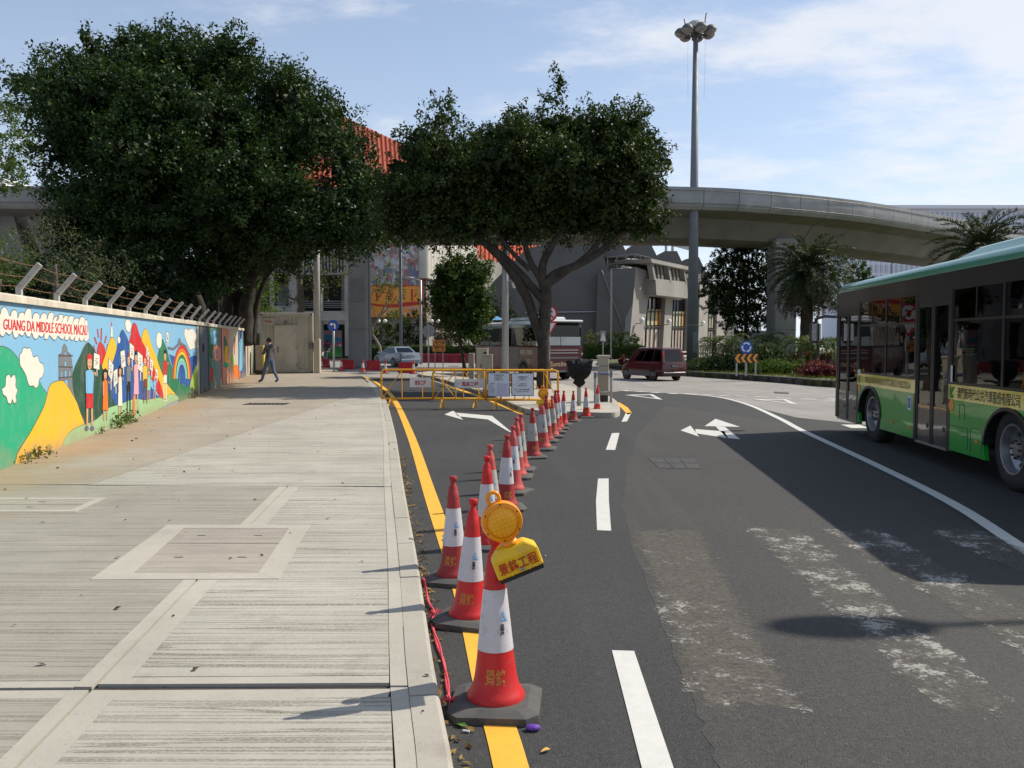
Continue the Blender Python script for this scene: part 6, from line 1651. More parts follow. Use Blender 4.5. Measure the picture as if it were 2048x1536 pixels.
# ------------------------------------------------------------------ red water barriers on the far road
M_wred = worn_plastic('water_barrier_red', srgb(176, 26, 40), srgb(150, 24, 38), .6, .45); M_wmag = worn_plastic('water_barrier_crimson', srgb(140, 22, 44), srgb(120, 20, 40), .6, .5)
def make_wb(mat):
    t_ = thing('water_barrier', 'x', 'water barrier', local=True)
    m = MB(); sec = [(-.22, 0), (.22, 0), (.22, .12), (.13, .3), (.10, .62), (.06, .7), (-.06, .7), (-.10, .62), (-.13, .3), (-.22, .12)]
    r = [[Vector((x, y, z)) for y, z in sec] for x in (-.5, .5)]
    m.grid(r, True); m.poly(r[0][::-1]); m.poly(r[1]); m.build('shell', mat, t_, bevel=.03, fix=True)
    for x in (-.36, -.12, .12, .36):
        m = MB(); m.cbox((x, 0, .715), (.14, .11, .05), .015); m.build('lug', mat, t_)
    m = MB(); pts = [(-.14, .16), (.02, .16), (.12, .22), (.12, .26), (.02, .2), (.02, .30), (-.02, .34), (-.04, .2), (-.14, .2)]
    m.poly([(x, -.215 + (z - .12) * .5 - .002, z) for x, z in pts]); m.build('mark', M_swhite, t_)
    return t_
wb, wb2 = make_wb(M_wred), make_wb(M_wmag)
def put_wb(proto, u, v, rz, lb, s_=.9, used=[]):
    o = proto if proto not in used else copy_tree(proto)
    used.append(proto); tag(o, lb, 'water barrier', 'red water barriers round the works'); place(o, G(u, v), rz); o.scale = (s_,) * 3
for u, v, rz, lb in ((696, 738.5, -.25, 'red water barrier between the two far cones by the blue sign'), (747, 740.5, -.2, 'red water barrier in front of the sedan'), (812, 746, -.1, 'red water barrier right behind the yellow fence'), (648, 735, .9, 'red water barrier half hidden by the pale column'), (738, 722, -.3, 'red water barrier at the foot of the viaduct pier')):
    put_wb(wb, u, v, rz, lb, .78)
ordw = ('first', 'second', 'third', 'fourth', 'fifth', 'sixth', 'seventh', 'eighth')
for k in range(5):
    put_wb(wb2, 843 + k * 24.2, 725.3 + k * .2, 0.03, 'crimson water barrier before the hedge, %s from the sedan' % ordw[k], .98)
for k in range(7):
    put_wb(wb2, 1176 + k * 23, 717.0 + k * .35, .02, 'crimson water barrier right of the coach, %s from the coach' % ordw[k], 1.06)
# lamp post beyond the bus that throws its shadow on the road
sl_ = thing('street_lamp', 'street lamp right of the bus whose head shades the road', 'street lamp', (12.2, 8.0, 0))
m = MB(); m.smooth = True; m.path([(12.2, 8.0, 0), (12.2, 8.0, 7.4), (12.1, 8.0, 7.8), (11.8, 7.97, 8.0), (10.0, 7.82, 8.02)], [.09, .06, .05, .045, .035], 10); m.build('pole', M_galv, sl_)
m = MB(); m.smooth = True; m.ball((9.55, 7.8, 8.03), .5, 14, 8, (1.0, .42, .22)); m.build('lamp_head', M_sgrey, sl_)
# =================================================================== VIADUCT, BUILDINGS, MASTS
def cast(name, base, stain=.4, var=.18, scale=.5):
    if name in _mats: return _mats[name]
    t = NT(name); p = t.pos()
    n = t.noise(scale, 6, .62, p); n2 = t.noise(.7, 6, .7, p, stretch=(1.2, 1.2, .12)); n3 = t.noise(6, 5, .7, p)
    b = (*base, 1); d = tuple(x * (1 - 2 * var) for x in base) + (1,)
    col = t.mix(t.rng(n, .3, .7), b, d)
    col = t.mix(t.rng(n2, .55, .78, 0, stain), col, tuple(x * .45 for x in base) + (1,))
    col = t.mix(t.rng(n3, .5, .75, 0, .2), col, tuple(x * .6 for x in base) + (1,))
    t.set(col, .85, 0, .3); t.bump(n3, .3, .02)
    _mats[name] = t.m; return t.m
M_via = cast('viaduct_concrete', (.42, .405, .38), .3); M_viap = cast('parapet_concrete', (.37, .375, .38), .3); M_pier = cast('pier_concrete', (.25, .245, .235), .5)
M_viad = cast('girder_concrete', (.23, .215, .195), .35)
VP = [(-75, 46), (-52, 48.6), (-30, 50), (-10, 50.2), (4, 50), (9.6, 50.2), (14.4, 51.3), (22, 55.0), (29.3, 60.3), (36, 65.6), (43.4, 72), (54, 84), (66, 102)]
vps = smooth_poly([(x, y, 0) for x, y in VP], 10, False)
vd = [0]
for a, b in zip(vps[:-1], vps[1:]): vd.append(vd[-1] + (b - a).length)
def vat(s_):
    s_ = min(max(s_, 0), vd[-1]); k = min(int(np.searchsorted(vd, s_, side='right') - 1), len(vps) - 2)
    t_ = (s_ - vd[k]) / (vd[k+1] - vd[k]); p = vps[k].lerp(vps[k+1], t_); d = (vps[min(k+2, len(vps)-1)] - vps[max(k-1, 0)]).normalized()
    return p, Vector((-d.y, d.x, 0))                     # inward normal, away from the camera
via = thing('viaduct', 'curved concrete railway viaduct crossing behind the trees', 'viaduct', (0, 50, 0))
GS = [(.30, 9.42), (.9, 9.30), (1.5, 9.12), (2.0, 8.55), (2.35, 8.02), (2.7, 7.86), (5.3, 7.86), (5.65, 8.02), (6.0, 8.55), (6.5, 9.12), (7.1, 9.30), (7.7, 9.42), (7.7, 9.9), (.30, 9.9)]
L_ = vd[-1]; seg = 0
gl = 24.0; s0 = 0
while s0 < L_ - 1:                                        # girder spans
    s1 = min(s0 + gl, L_); m = MB(); rows = []
    for k in range(9):
        p, n_ = vat(s0 + .04 + (s1 - s0 - .08) * k / 8); rows.append([p + n_ * a + Vector((0, 0, z)) for a, z in GS])
    m.grid(rows, True); m.poly(rows[0][::-1]); m.poly(rows[-1]); m.build('girder', M_viad, via, fix=True, autosm=30); s0 = s1
PSn = [(0, 10.70), (0, 10.05), (.02, 9.82), (.10, 9.62), (.30, 9.44), (.5, 9.46), (.28, 9.9), (.22, 10.70)]
s0 = 6.0
while s0 < L_ - 2:
    s1 = s0 + 2.3
    pm, _ = vat(s0)
    for far in (0, 1):
        if far and pm.x < 6: continue
        m = MB(); rows = []
        for k in range(3):
            p, n_ = vat(s0 + .02 + (s1 - s0 - .04) * k / 2)
            rows.append([p + n_ * (a if not far else 8.0 - a) + Vector((0, 0, z)) for a, z in PSn])
        m.grid(rows, True); m.poly(rows[0][::-1]); m.poly(rows[-1]); m.build('parapet_panel', M_viap, via, fix=True)
    s0 = s1
m = MB(); m.smooth = True
for dz in (10.50, 9.74):                                   # cable runs along the outside
    pts = []
    for k in range(90):
        p, n_ = vat(8 + (L_ - 12) * k / 89); pts.append(p - n_ * (.03 if dz > 10 else .0) + Vector((0, 0, dz)))
    m.path(pts, .018, 4)
m.build('cable', M_vgrey, via)
def pier(u0, u1, Y, d, zt, name='pier', head=False, base=0):
    a, b = P(u0, 700, Y), P(u1, 700, Y); w = b.x - a.x; cx = (a.x + b.x) / 2
    m = MB(); m.cbox((cx, Y + d / 2, (base + zt) / 2), (w, d, zt - base), .06); o = m.build('pier', M_pier, via)
    for z in np.arange(2.4, zt - .5, 2.4):
        m = MB(); m.box((cx, Y + d / 2, z), (w + .012, d + .012, .02)); m.build('form_joint', M_dark, o)
    if head:
        m = MB(); r0 = [Vector(p) for p in ((cx - w/2, Y, zt - 1.2), (cx + w/2, Y, zt - 1.2), (cx + w/2, Y + d, zt - 1.2), (cx - w/2, Y + d, zt - 1.2))]
        r1 = [Vector(p) for p in ((cx - w, Y - .6, zt + .3), (cx + w, Y - .6, zt + .3), (cx + w, Y + d + .6, zt + .3), (cx - w, Y + d + .6, zt + .3))]
        m.grid([r0, r1], True); m.poly(r1); m.build('pier_head', M_pier, o, fix=True)
    return o, cx, w
o, cx, w = pier(697, 733.5, 52.0, 1.2, 8.2)
q0, q1 = P(701, 604, 51.97), P(727, 556, 51.97)
m = MB(); m.box(((q0.x + q1.x) / 2, 51.985, (q0.z + q1.z) / 2), (q1.x - q0.x, .03, q1.z - q0.z)); m.build('recess_panel', M_vgrey, o)
m = MB(); m.box((cx + w / 2 + .08, 52.9, 4.0), (.10, .12, 8)); m.build('down_pipe', M_galv, o)
pier(1548, 1592, 54.2, 1.8, 8.2)
for k in (0, 1):
    m = MB(); x = -31.2 + k * 2.2
    m.slab([Vector((x - .2, 51.4, 9.2)), Vector((x + 1.3, 51.4, 9.2)), Vector((x + 2.3, 51.4, 5.2)), Vector((x + 1.35, 51.4, 5.2))], (0, 3.2, 0)); m.build('pier_wing', M_pier, via, fix=True)
m = MB(); m.box((-28.2, 53, 2.7), (3.4, 3.0, 5.2)); m.build('pier', M_pier, via)

# ------------------------------------------------------------------ grey frame building behind the container
M_bconc = cast('frame_concrete', (.38, .37, .355), .3); M_void = paint('interior_shade', (.02, .021, .024, 1), .6, var=.4, scale=.6); M_glz = glass_mat('dark_window', (.08, .09, .10), 1.5)
Ya = 72.0
fb = thing('frame_building', 'grey concrete frame building with balconies behind the container', 'building', (-18, Ya, .15))
def fbox(name, u0, v0, u1, v1, Y, d, mat, par):
    a, b = P(u0, v1, Y), P(u1, v0, Y)
    m = MB(); m.box(((a.x + b.x) / 2, Y + d / 2, (a.z + b.z) / 2), (b.x - a.x, d, b.z - a.z)); return m.build(name, mat, par)
fbox('back_wall', 430, 470, 697, 716, Ya + 3.2, .3, M_void, fb)  # wall coloured near-black for the shade inside the openings
fbox('floor_slab', 430, 622, 697, 641, Ya, 3.4, M_bconc, fb); fbox('floor_slab', 430, 480, 697, 500, Ya, 3.4, M_bconc, fb)
fbox('soffit_beam', 600, 641, 697, 648, Ya + .3, 3, M_bconc, fb)
for u0, u1 in ((541, 546), (579, 592), (628, 641), (690, 697)): fbox('column', u0, 500, u1, 712, Ya + .05, .9, M_bconc, fb)
fbox('side_wall', 683, 548, 690, 622, Ya + 1.2, 2, M_pier, fb)
for k in range(8): fbox('fin', 641 + k * 6.6, 498, 643.5 + k * 6.6, 545, Ya - .1, .5, M_viap, fb)
for k in range(6): fbox('fin', 592 + k * 6.4, 498, 594.5 + k * 6.4, 545, Ya - .1, .5, M_viap, fb)
fbox('parapet', 545, 545, 697, 549, Ya, 1.0, M_bconc, fb); fbox('infill_panel', 545, 500, 700, 546, Ya + .4, .3, M_pier, fb)
for v in (602, 606, 610, 614): 
    for u0, u1 in ((641, 690), (592, 628), (546, 579)): fbox('railing', u0, v, u1, v + .9, Ya + .3, .05, M_galv, fb)
fbox('window', 546, 552, 579, 612, Ya + .6, .1, M_glz, fb); fbox('wall_panel', 545, 612, 580, 623, Ya + .02, .2, M_bconc, fb)
# mural seen under the building
mp = thing('painted_hoarding', 'hoarding painted with pink, blue and green waves under the grey building', 'hoarding', P(664, 712, Ya + 2.4))
def wave(y0, y1, amp, ph, c, k):
    m = MB(); a = P(630, 700, Ya + 2.4).x; b = P(683, 700, Ya + 2.4).x; n = 14; top, bot = [], []
    for i in range(n + 1):
        x = a + (b - a) * i / n; top.append((x, Ya + 2.4 - .01 * k, P(660, y0 + amp * math.sin(i * .5 + ph), Ya + 2.4).z)); bot.append((x, Ya + 2.4 - .01 * k, P(660, y1, Ya + 2.4).z))
    m.grid([bot, top]); m.build('painted_wave', paint('hoarding_' + str(k), srgb(*c), .6), mp)
fbox('board', 629, 660, 683.5, 714, Ya + 2.42, .1, M_bconc, mp)
for k, (y0, c) in enumerate(((662, (176, 140, 160)), (672, (60, 130, 170)), (684, (214, 60, 140)), (692, (210, 190, 200)), (695, (50, 140, 70)), (706, (60, 160, 80)))): wave(y0, 713, 3.5, k * 1.3, c, k + 1)

# ------------------------------------------------------------------ sports hall with poster, fins and orange roof
hall = thing('sports_hall', 'sports hall with white vertical fins and an orange ribbed roof', 'building', P(900, 700, 84))
M_fin = cast('fin_cream', (.60, .57, .50), .15, .08); M_orange = paint('orange_metal', srgb(190, 92, 66), .5, var=.06, scale=.4); M_oran2 = paint('orange_metal_rib', srgb(186, 78, 52), .45, var=.06, scale=.4)
M_hallw = cast('hall_concrete', (.32, .305, .275), .3)
fbox('wall', 738, 468, 852, 708, 78.0, 8, M_hallw, hall)
A0, A1_ = P(846, 560, 77.0), P(948, 560, 101.0)
dirf = (Vector((A1_.x, A1_.y, 0)) - Vector((A0.x, A0.y, 0))); Lf = dirf.length; dirf.normalize(); nf = Vector((dirf.y, -dirf.x, 0))
fz0, fz1 = P(846, 556, 77).z, P(846, 440, 77).z
nfin = 22
for k in range(nfin):
    c = Vector((A0.x, A0.y, 0)) + dirf * (Lf * (k + .5) / nfin)
    m = MB(); m.smooth = True; r = Lf / nfin * .5
    m.lathe([(r * .98, 0), (r * .98, fz1 - fz0)], 12, (c.x, c.y, fz0)); m.build('fin', M_fin, hall, autosm=50)
m = MB(); q = [Vector((A0.x, A0.y, 0)) + dirf * s_ for s_ in (1.0, Lf)]; m.slab([q[0], q[1], q[1] + Vector((0, 0, fz0 - .02)), q[0] + Vector((0, 0, fz0 - .02))], -nf * .6); m.build('base_wall', M_hallw, hall, fix=True)
m = MB(); m.slab([q[0] + Vector((0, 0, fz0)), q[1] + Vector((0, 0, fz0)), q[1] + Vector((0, 0, fz1)), q[0] + Vector((0, 0, fz1))], -nf * .6); m.build('fin_wall', M_hallw, hall, fix=True)
# ribbed orange fascia further right
B0, B1 = P(944, 520, 102.0), P(1075, 520, 118.0); db = Vector((B1.x - B0.x, B1.y - B0.y, 0)); Lb = db.length; db.normalize(); nb = Vector((db.y, -db.x, 0))
bz0, bz1 = P(944, 515, 102).z, P(944, 430, 102).z
o_ = Vector((B0.x, B0.y, 0))
m = MB(); m.slab([o_ + Vector((0, 0, bz0)), o_ + db * Lb + Vector((0, 0, bz0)), o_ + db * Lb + Vector((0, 0, bz1)), o_ + Vector((0, 0, bz1))], -nb * .4); fa = m.build('orange_fascia', M_orange, hall, fix=True)
for k in range(18):
    c = o_ + db * (Lb * k / 17) + nb * .06; m = MB(); m.box((c.x, c.y, (bz0 + bz1) / 2), (.14, .14, bz1 - bz0), math.atan2(db.y, db.x)); m.build('rib', M_oran2, fa)
m = MB(); m.slab([o_, o_ + db * Lb, o_ + db * Lb + Vector((0, 0, bz0)), o_ + Vector((0, 0, bz0))], -nb * .6); m.build('wall', M_hallw, hall, fix=True)
# sloping orange roof
rq = [P(600, 470, 80), P(905, 470, 96), P(905, 334, 96), P(600, 193, 80)]
nrm = (rq[1] - rq[0]).cross(rq[3] - rq[0]).normalized()
m = MB(); m.slab(rq, -nrm * .4); rf = m.build('roof', M_orange, hall, fix=True)
for k in range(34):
    f = (k + .5) / 34; a, b = rq[0].lerp(rq[1], f), rq[3].lerp(rq[2], f)
    off = (rq[2] - rq[3]) * .05
    m = MB(); m.path([a + nrm * .05 + off, b + nrm * .05 - (rq[2] - rq[3]) * .0], .07, 4); m.build('rib', M_oran2, rf)
# poster
def px_box(u0, v0, u1, v1, Y): 
    a, b = P(u0, v1, Y), P(u1, v0, Y); return a, b
po = thing('poster', 'tall poster with a photo collage above an orange panel on the sports hall', 'poster', P(792, 635, 77.6))
Yp_ = 77.6
t = NT('poster_photo'); p_ = t.pos()
vor = t.n.new('ShaderNodeTexVoronoi'); vor.inputs['Scale'].default_value = 2.6; vor.inputs['Randomness'].default_value = 1.0
mp_ = t.n.new('ShaderNodeMapping'); mp_.inputs['Scale'].default_value = (1.3, 0, 1.0); t.l.new(p_, mp_.inputs[0]); t.l.new(mp_.outputs[0], vor.inputs['Vector'])
cr = t.n.new('ShaderNodeValToRGB'); cr.color_ramp.interpolation = 'CONSTANT'
cols = [(.30, .28, .27), (.55, .53, .50), (.12, .10, .11), (.45, .10, .10), (.40, .42, .22), (.50, .55, .62), (.10, .16, .34), (.42, .36, .33), (.62, .60, .57), (.20, .18, .18)]
cr.color_ramp.elements[0].color = (*cols[0], 1); cr.color_ramp.elements[1].position = .92; cr.color_ramp.elements[1].color = (*cols[9], 1)
for i, c in enumerate(cols[1:9]): e = cr.color_ramp.elements.new(.1 * (i + 1)); e.color = (*c, 1)
sp = t.n.new('ShaderNodeSeparateColor'); t.l.new(vor.outputs['Color'], sp.inputs[0]); t.l.new(sp.outputs[0], cr.inputs[0])
t.set(t.mix(t.rng(t.noise(5, 5, .7, p_), .4, .6, 0, .5), cr.outputs[0], (.35, .32, .3, 1)), .5)
fbox('photo_field', 740, 478, 845, 573, Yp_, .05, t.m, po)
fbox('orange_field', 740, 572, 845, 634, Yp_ - .002, .06, paint('poster_orange', srgb(246, 166, 66), .5, var=.05, scale=.3), po)
M_pred = paint('poster_red', srgb(200, 62, 44), .5)
fbox('red_strip', 740, 470, 845, 485, Yp_ - .01, .05, M_pred, po); fbox('red_strip', 740, 570.5, 845, 572.5, Yp_ - .02, .05, M_pred, po); fbox('red_strip', 843, 478, 846, 634, Yp_ - .03, .05, M_pred, po)
for u in (754, 778, 801, 824): 
    fbox('red_column', u - 2, 578, u + 2, 602, Yp_ - .012, .02, M_pred, po)
    for v in (579, 584, 588): fbox('print_line', u + 5, v, u + 11, v + 1, Yp_ - .012, .02, M_let, po)
    m = MB(); c = P(u + 6, 592, Yp_); m.lathe([(.1, 0), (.1, .01), (.001, .012)], 12, (c.x, Yp_ - .002, c.z), (0, -1, 0)); m.build('print_dot', M_pred, po)
m = MB(); top = [P(740 + 105 * i / 12, 606 + 3 * math.sin(i * .45), Yp_ - .01) for i in range(13)]; bot = [P(740 + 105 * i / 12, 610 + 5 * math.sin(i * .3), Yp_ - .01) for i in range(13)]; m.grid([bot, top]); m.build('red_wave', M_pred, po)
def ptext(body, u0, v0, u1, v1, mat):
    a, b = px_box(u0, v0, u1, v1, Yp_ - .01); text_quad('lettering', body, [a, Vector((b.x, a.y, a.z)), b, Vector((a.x, a.y, b.z))], mat, po, off=.006, bold=.02)
M_pink = paint('poster_pink', (.75, .5, .62, 1), .5)
ptext('Festividade', 811, 612, 840, 617, M_pink); ptext('desportiva', 811, 618, 840, 621, M_pink); ptext('Desporto', 766, 616, 788, 622, M_swhite)
for u in (762, 770, 781, 790, 811, 820): 
    m = MB(); c = P(u, 628, Yp_); m.lathe([(.11, 0), (.11, .01), (.001, .012)], 12, (c.x, Yp_ - .004, c.z), (0, -1, 0)); m.build('emblem', M_swhite, po)

# ------------------------------------------------------------------ concrete theatre block
M_brut = cast('brutalist_shaded', (.145, .142, .137), .35, .12, .3); M_brutl = cast('brutalist_sunlit', (.31, .295, .27), .3, .12, .3)  # one concrete in two tones: darker for shaded walls, paler for the sunlit side
bb = thing('concrete_block', 'brutalist concrete block with slanted walls and tall barred windows', 'building', P(1260, 705, 80))
Yb_ = 80.0
def fpoly(name, pts, Y, d, mat, par):
    q = [P(u, v, Y) for u, v in pts]; m = MB(); m.slab(q[::-1], (0, d, 0)); return m.build(name, mat, par, fix=True)
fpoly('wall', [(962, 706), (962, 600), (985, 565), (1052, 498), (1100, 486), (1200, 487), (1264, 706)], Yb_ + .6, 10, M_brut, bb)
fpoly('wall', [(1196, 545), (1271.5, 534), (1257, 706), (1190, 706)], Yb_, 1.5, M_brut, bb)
m = MB(); a, b = P(1203, 540, Yb_ - .05), P(1262, 700, Yb_ - .05); m.path([a, b], .09, 6); m.build('slanted_edge', M_vgrey, bb)
m = MB(); m.path([P(1050, 625.5, Yb_ + .5), P(1228, 623, Yb_ + .5)], .07, 5); m.build('ledge', M_galv, bb)
F0 = Vector((P(1265, 700, Yb_).x, Yb_, 0)); F1 = Vector((P(1470, 700, 115).x, 115, 0)); dF = (F1 - F0).normalized(); nF = Vector((dF.y, -dF.x, 0))     # sunlit long side
def fp(u, v, off=0.0): return on_plane(u, v, F0 + nF * off, nF)
def ffp(name, pts, off, depth, mat, par):
    q = [fp(u, v, off) for u, v in pts]; m = MB(); m.slab(q, -nF * depth); return m.build(name, mat, par, fix=True)
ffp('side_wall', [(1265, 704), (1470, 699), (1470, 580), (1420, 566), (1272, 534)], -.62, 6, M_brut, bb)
# piers on the sunlit side
for q in (((1257, 705), (1281, 704), (1305, 545), (1272, 534)), ((1325, 703), (1341, 703), (1346, 590), (1332, 588)), ((1374, 702), (1384, 702), (1388, 560), (1378, 556)), ((1396, 702), (1414, 702), (1418, 570), (1400, 566)), ((1432, 701), (1450, 700), (1455, 575), (1436, 572))):
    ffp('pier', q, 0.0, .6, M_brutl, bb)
for k, (u0, u1, v0, v1) in enumerate(((1281, 1325, 592, 704), (1341, 1374, 598, 703), (1384, 1396, 605, 703), (1414, 1432, 606, 702))):
    w_ = ffp('window', [(u0, v1), (u1, v1 - 1), (u1 + 4, v0 + 3), (u0 + 4, v0)], -.48, .1, M_glz, bb)
    nbar = 6 if k < 2 else 4
    for f in np.linspace(.05, .95, nbar):
        m = MB(); m.path([fp(u0 + (u1 - u0) * f, v1, -.33), fp(u0 + (u1 - u0) * f + 4, v0 + 2, -.33)], .07, 4); m.build('bar', M_dark, w_)
    for f, c in ((.12, (.40, .42, .30)), (.32, (.45, .44, .33)), (.52, (.40, .41, .30)), (.72, (.50, .26, .08)), (.9, (.48, .28, .10))):
        a0 = u0 + (u1 - u0) * (f - .08); a1 = u0 + (u1 - u0) * (f + .08)
        ffp('curtain', [(a0 + 1, v0 + (v1 - v0) * .52), (a1 + 1, v0 + (v1 - v0) * .52), (a1 + 2.5, v0 + (v1 - v0) * .24), (a0 + 2.5, v0 + (v1 - v0) * .24)], -.42, .03, paint('curtain_%d' % int(c[0] * 1000 + c[1] * 100), (*c, 1), .8), w_)
        ffp('lower_panel', [(a0, v1 - 2), (a1, v1 - 2), (a1 + 1, v0 + (v1 - v0) * .58), (a0 + 1, v0 + (v1 - v0) * .58)], -.42, .03, paint('lower_panel', (.36, .31, .27, 1), .8), w_)
    for f in (.28, .55):
        m = MB(); v = v0 + (v1 - v0) * (f); m.path([fp(u0 + 2, v, -.32), fp(u1 + 2, v, -.32)], .08, 4); m.build('transom', M_dark, w_)
# projecting upper box with louvre windows
ob = ffp('balcony_box', [(1313, 590), (1376, 597), (1374, 564), (1311, 557)], 1.2, 3.2, M_brutl, bb)
ffp('box_roof', [(1304, 525), (1382, 541), (1382, 534), (1302, 517)], 1.5, 3.6, M_brutl, ob)
for q in (((1309, 560), (1312, 560), (1306, 524), (1303, 524)), ((1341, 563), (1344, 563), (1338.5, 530), (1336, 530)), ((1372, 567), (1374, 567), (1369, 537), (1367, 537))): ffp('box_mullion', q, 1.25, .5, M_brutl, ob)
for q in (((1312, 559), (1341, 562.5), (1336, 530), (1307, 525)), ((1344, 563), (1372, 566.5), (1367, 537), (1339, 531))):
    w_ = ffp('louvre_window', q, .9, .2, paint('louvre_dark', (.15, .135, .11, 1), .7), ob)
    for k in range(4):
        f = (k + .5) / 4; a = [q[0][0] + (q[1][0] - q[0][0]) * f, q[0][1] + (q[1][1] - q[0][1]) * f]; b = [q[3][0] + (q[2][0] - q[3][0]) * f, q[3][1] + (q[2][1] - q[3][1]) * f]
        m = MB(); m.path([fp(*a, .95), fp(*b, .95)], .06, 4); m.build('louvre_post', M_dark, w_)
# roof fins, guard rail, roof mass
ffp('roof_wall', [(1215, 552), (1420, 575), (1420, 548), (1300, 520), (1215, 516)], -4.5, 2, M_brut, bb)
for pts, Y in (([(1195, 500), (1200, 470), (1236, 470), (1258, 515), (1200, 515)], 86), ([(1252, 512), (1256, 496), (1275, 486), (1301, 486), (1316, 516)], 88), ([(1313, 520), (1318, 508), (1330, 502), (1354, 502), (1368, 532)], 93), ([(1362, 530), (1372, 518), (1398, 514), (1412, 545), (1370, 545)], 97)):
    fpoly('roof_fin', pts, Y, 2.2, M_brut, bb)
    e = [P(pts[-2 if Y < 93 else -1][0], pts[-2 if Y < 93 else -1][1], Y - .05)]
rl = [P(1215, 515, 84), P(1270, 508, 84), P(1301, 516, 84)]
m = MB(); m.path(rl, .06, 5); m.path([p + Vector((0, 0, -.7)) for p in rl], .05, 5); m.build('guard_rail', M_vgrey, bb)
for k in range(7):
    f = k / 6; p = rl[0].lerp(rl[1], f * 2) if f < .5 else rl[1].lerp(rl[2], f * 2 - 1); m = MB(); m.tube(p, p + Vector((0, 0, -1.6)), .05, n=5); m.build('rail_post', M_vgrey, bb)
for u, v in ((1283.5, 640), (1338, 643), (1406, 646), (1443, 648)):
    c = fp(u, v, .6); m = MB(); m.smooth = True; m.ball(c, .26, 10, 6); gl_ = m.build('wall_globe', M_swhite, bb); m = MB(); m.path([c - Vector((0, 0, .3)), c - Vector((0, 0, .35)) - nF * .6], .05, 5); m.build('bracket', M_galv, gl_)
# pale roof gantry behind
gt = thing('roof_gantry', 'pale steel gantry with an inclined walkway above the concrete block', 'gantry', P(1330, 530, 104))
Yg_ = 104
M_gt = paint('gantry_pale', (.5, .5, .49, 1), .6)
m = MB(); a, b = P(1294, 474, Yg_), P(1386, 498, Yg_); m.path([a, b], .35, 4); m.build('walkway', M_gt, gt)
m = MB(); m.path([a + Vector((0, 0, .9)), b + Vector((0, 0, .9))], .08, 4); m.build('hand_rail', M_gt, gt)
for k in range(26):
    p = a.lerp(b, k / 25); m = MB(); m.tube(p, p + Vector((0, 0, .9)), .05, n=4); m.build('baluster', M_gt, gt)
for u in (1262, 1296, 1332, 1345):
    m = MB(); m.tube(P(u, 540, Yg_), P(u, 470 if u < 1300 else 478, Yg_), .16, n=6); m.build('leg', M_gt, gt)
for v in (476, 484, 492):
    m = MB(); m.tube(P(1262, v, Yg_), P(1296, v - 2, Yg_), .12, n=4); m.build('cross_beam', M_gt, gt)
m = MB(); m.slab([P(1240, 490, 106), P(1320, 490, 106), P(1320, 478, 106), P(1240, 478, 106)][::-1], (0, 1, 0)); m.build('deck', M_gt, gt, fix=True)
# ------------------------------------------------------------------ far hotel, distance haze put into its pale colours
hz = thing('hotel', 'haze-tinted high-rise hotel slab in the distance right of the viaduct', 'building', P(1890, 684, 300))
Yh_ = 300.0
M_hot = paint('hotel_hazed', (.62, .64, .70, 1), .7, var=.04, scale=.02); M_hotw = paint('hotel_window_hazed', (.40, .43, .52, 1), .5, var=.05, scale=.05)
fbox('wall', 1725, 416, 2420, 684, Yh_, 40, M_hot, hz); fbox('cornice', 1722, 410, 2430, 417, Yh_ - 2, 44, M_hot, hz)
for r in range(9):
    v0 = 424 + r * 21
    for c in range(34):
        u = 1731 + c * 10.2
        if u > 2070: break
        fbox('window', u, v0, u + 4.2, v0 + 16, Yh_ - .4, .6, M_hotw, hz)
wbld = thing('far_white_block', 'sliver of a far white building at the left edge above the viaduct', 'building', P(-40, 684, 130))
fbox('wall', -120, 358, 7, 684, 130, 20, M_swhite, wbld); fbox('cornice', -122, 355, 9, 359, 129.6, 21, M_swhite, wbld)
redb = thing('red_banded_block', 'low building with dark red bands behind the left trees', 'building', P(20, 684, 90))
fbox('wall', -120, 440, 240, 684, 90, 10, M_hallw, redb); fbox('band', -120, 470, 240, 495, 89.9, .3, paint('brick_red', (.22, .05, .05, 1), .8), redb); fbox('band', -120, 512, 240, 540, 89.9, .3, paint('brick_red', (.22, .05, .05, 1), .8), redb)
# ------------------------------------------------------------------ high mast with a ring of floodlights
mp0 = G(1384.5, 738); hm = thing('high_mast', 'very tall blue grey mast with a ring of floodlights on top', 'light mast', mp0)
Ym = mp0.y; zt = P(1391, 55, Ym).z; mx = mp0.x
m = MB(); m.smooth = True; m.tube((mx, Ym, 0), (mx, Ym, zt), .36, .135, 18); ml = m.build('mast', M_pblue, hm)
for v in (417, 650):
    z = P(1388, v, Ym).z; m = MB(); r = .36 - (.225 * z / zt); m.lathe([(r + .012, -.04), (r + .012, .04)], 18, (mx, Ym, z)); m.build('mast_joint', M_vgrey, ml)
m = MB(); m.cbox((mx + .1, Ym - .335, 1.6), (.3, .06, 1.3), .05); m.build('access_door', M_pblue, ml)
ring_z = zt - .35
m = MB(); m.smooth = True; m.path([(mx + .55 * math.cos(a), Ym + .55 * math.sin(a), ring_z) for a in np.linspace(0, 2 * math.pi, 18)[:-1]], .06, 6, closed=True); m.build('ring', M_vgrey, hm)
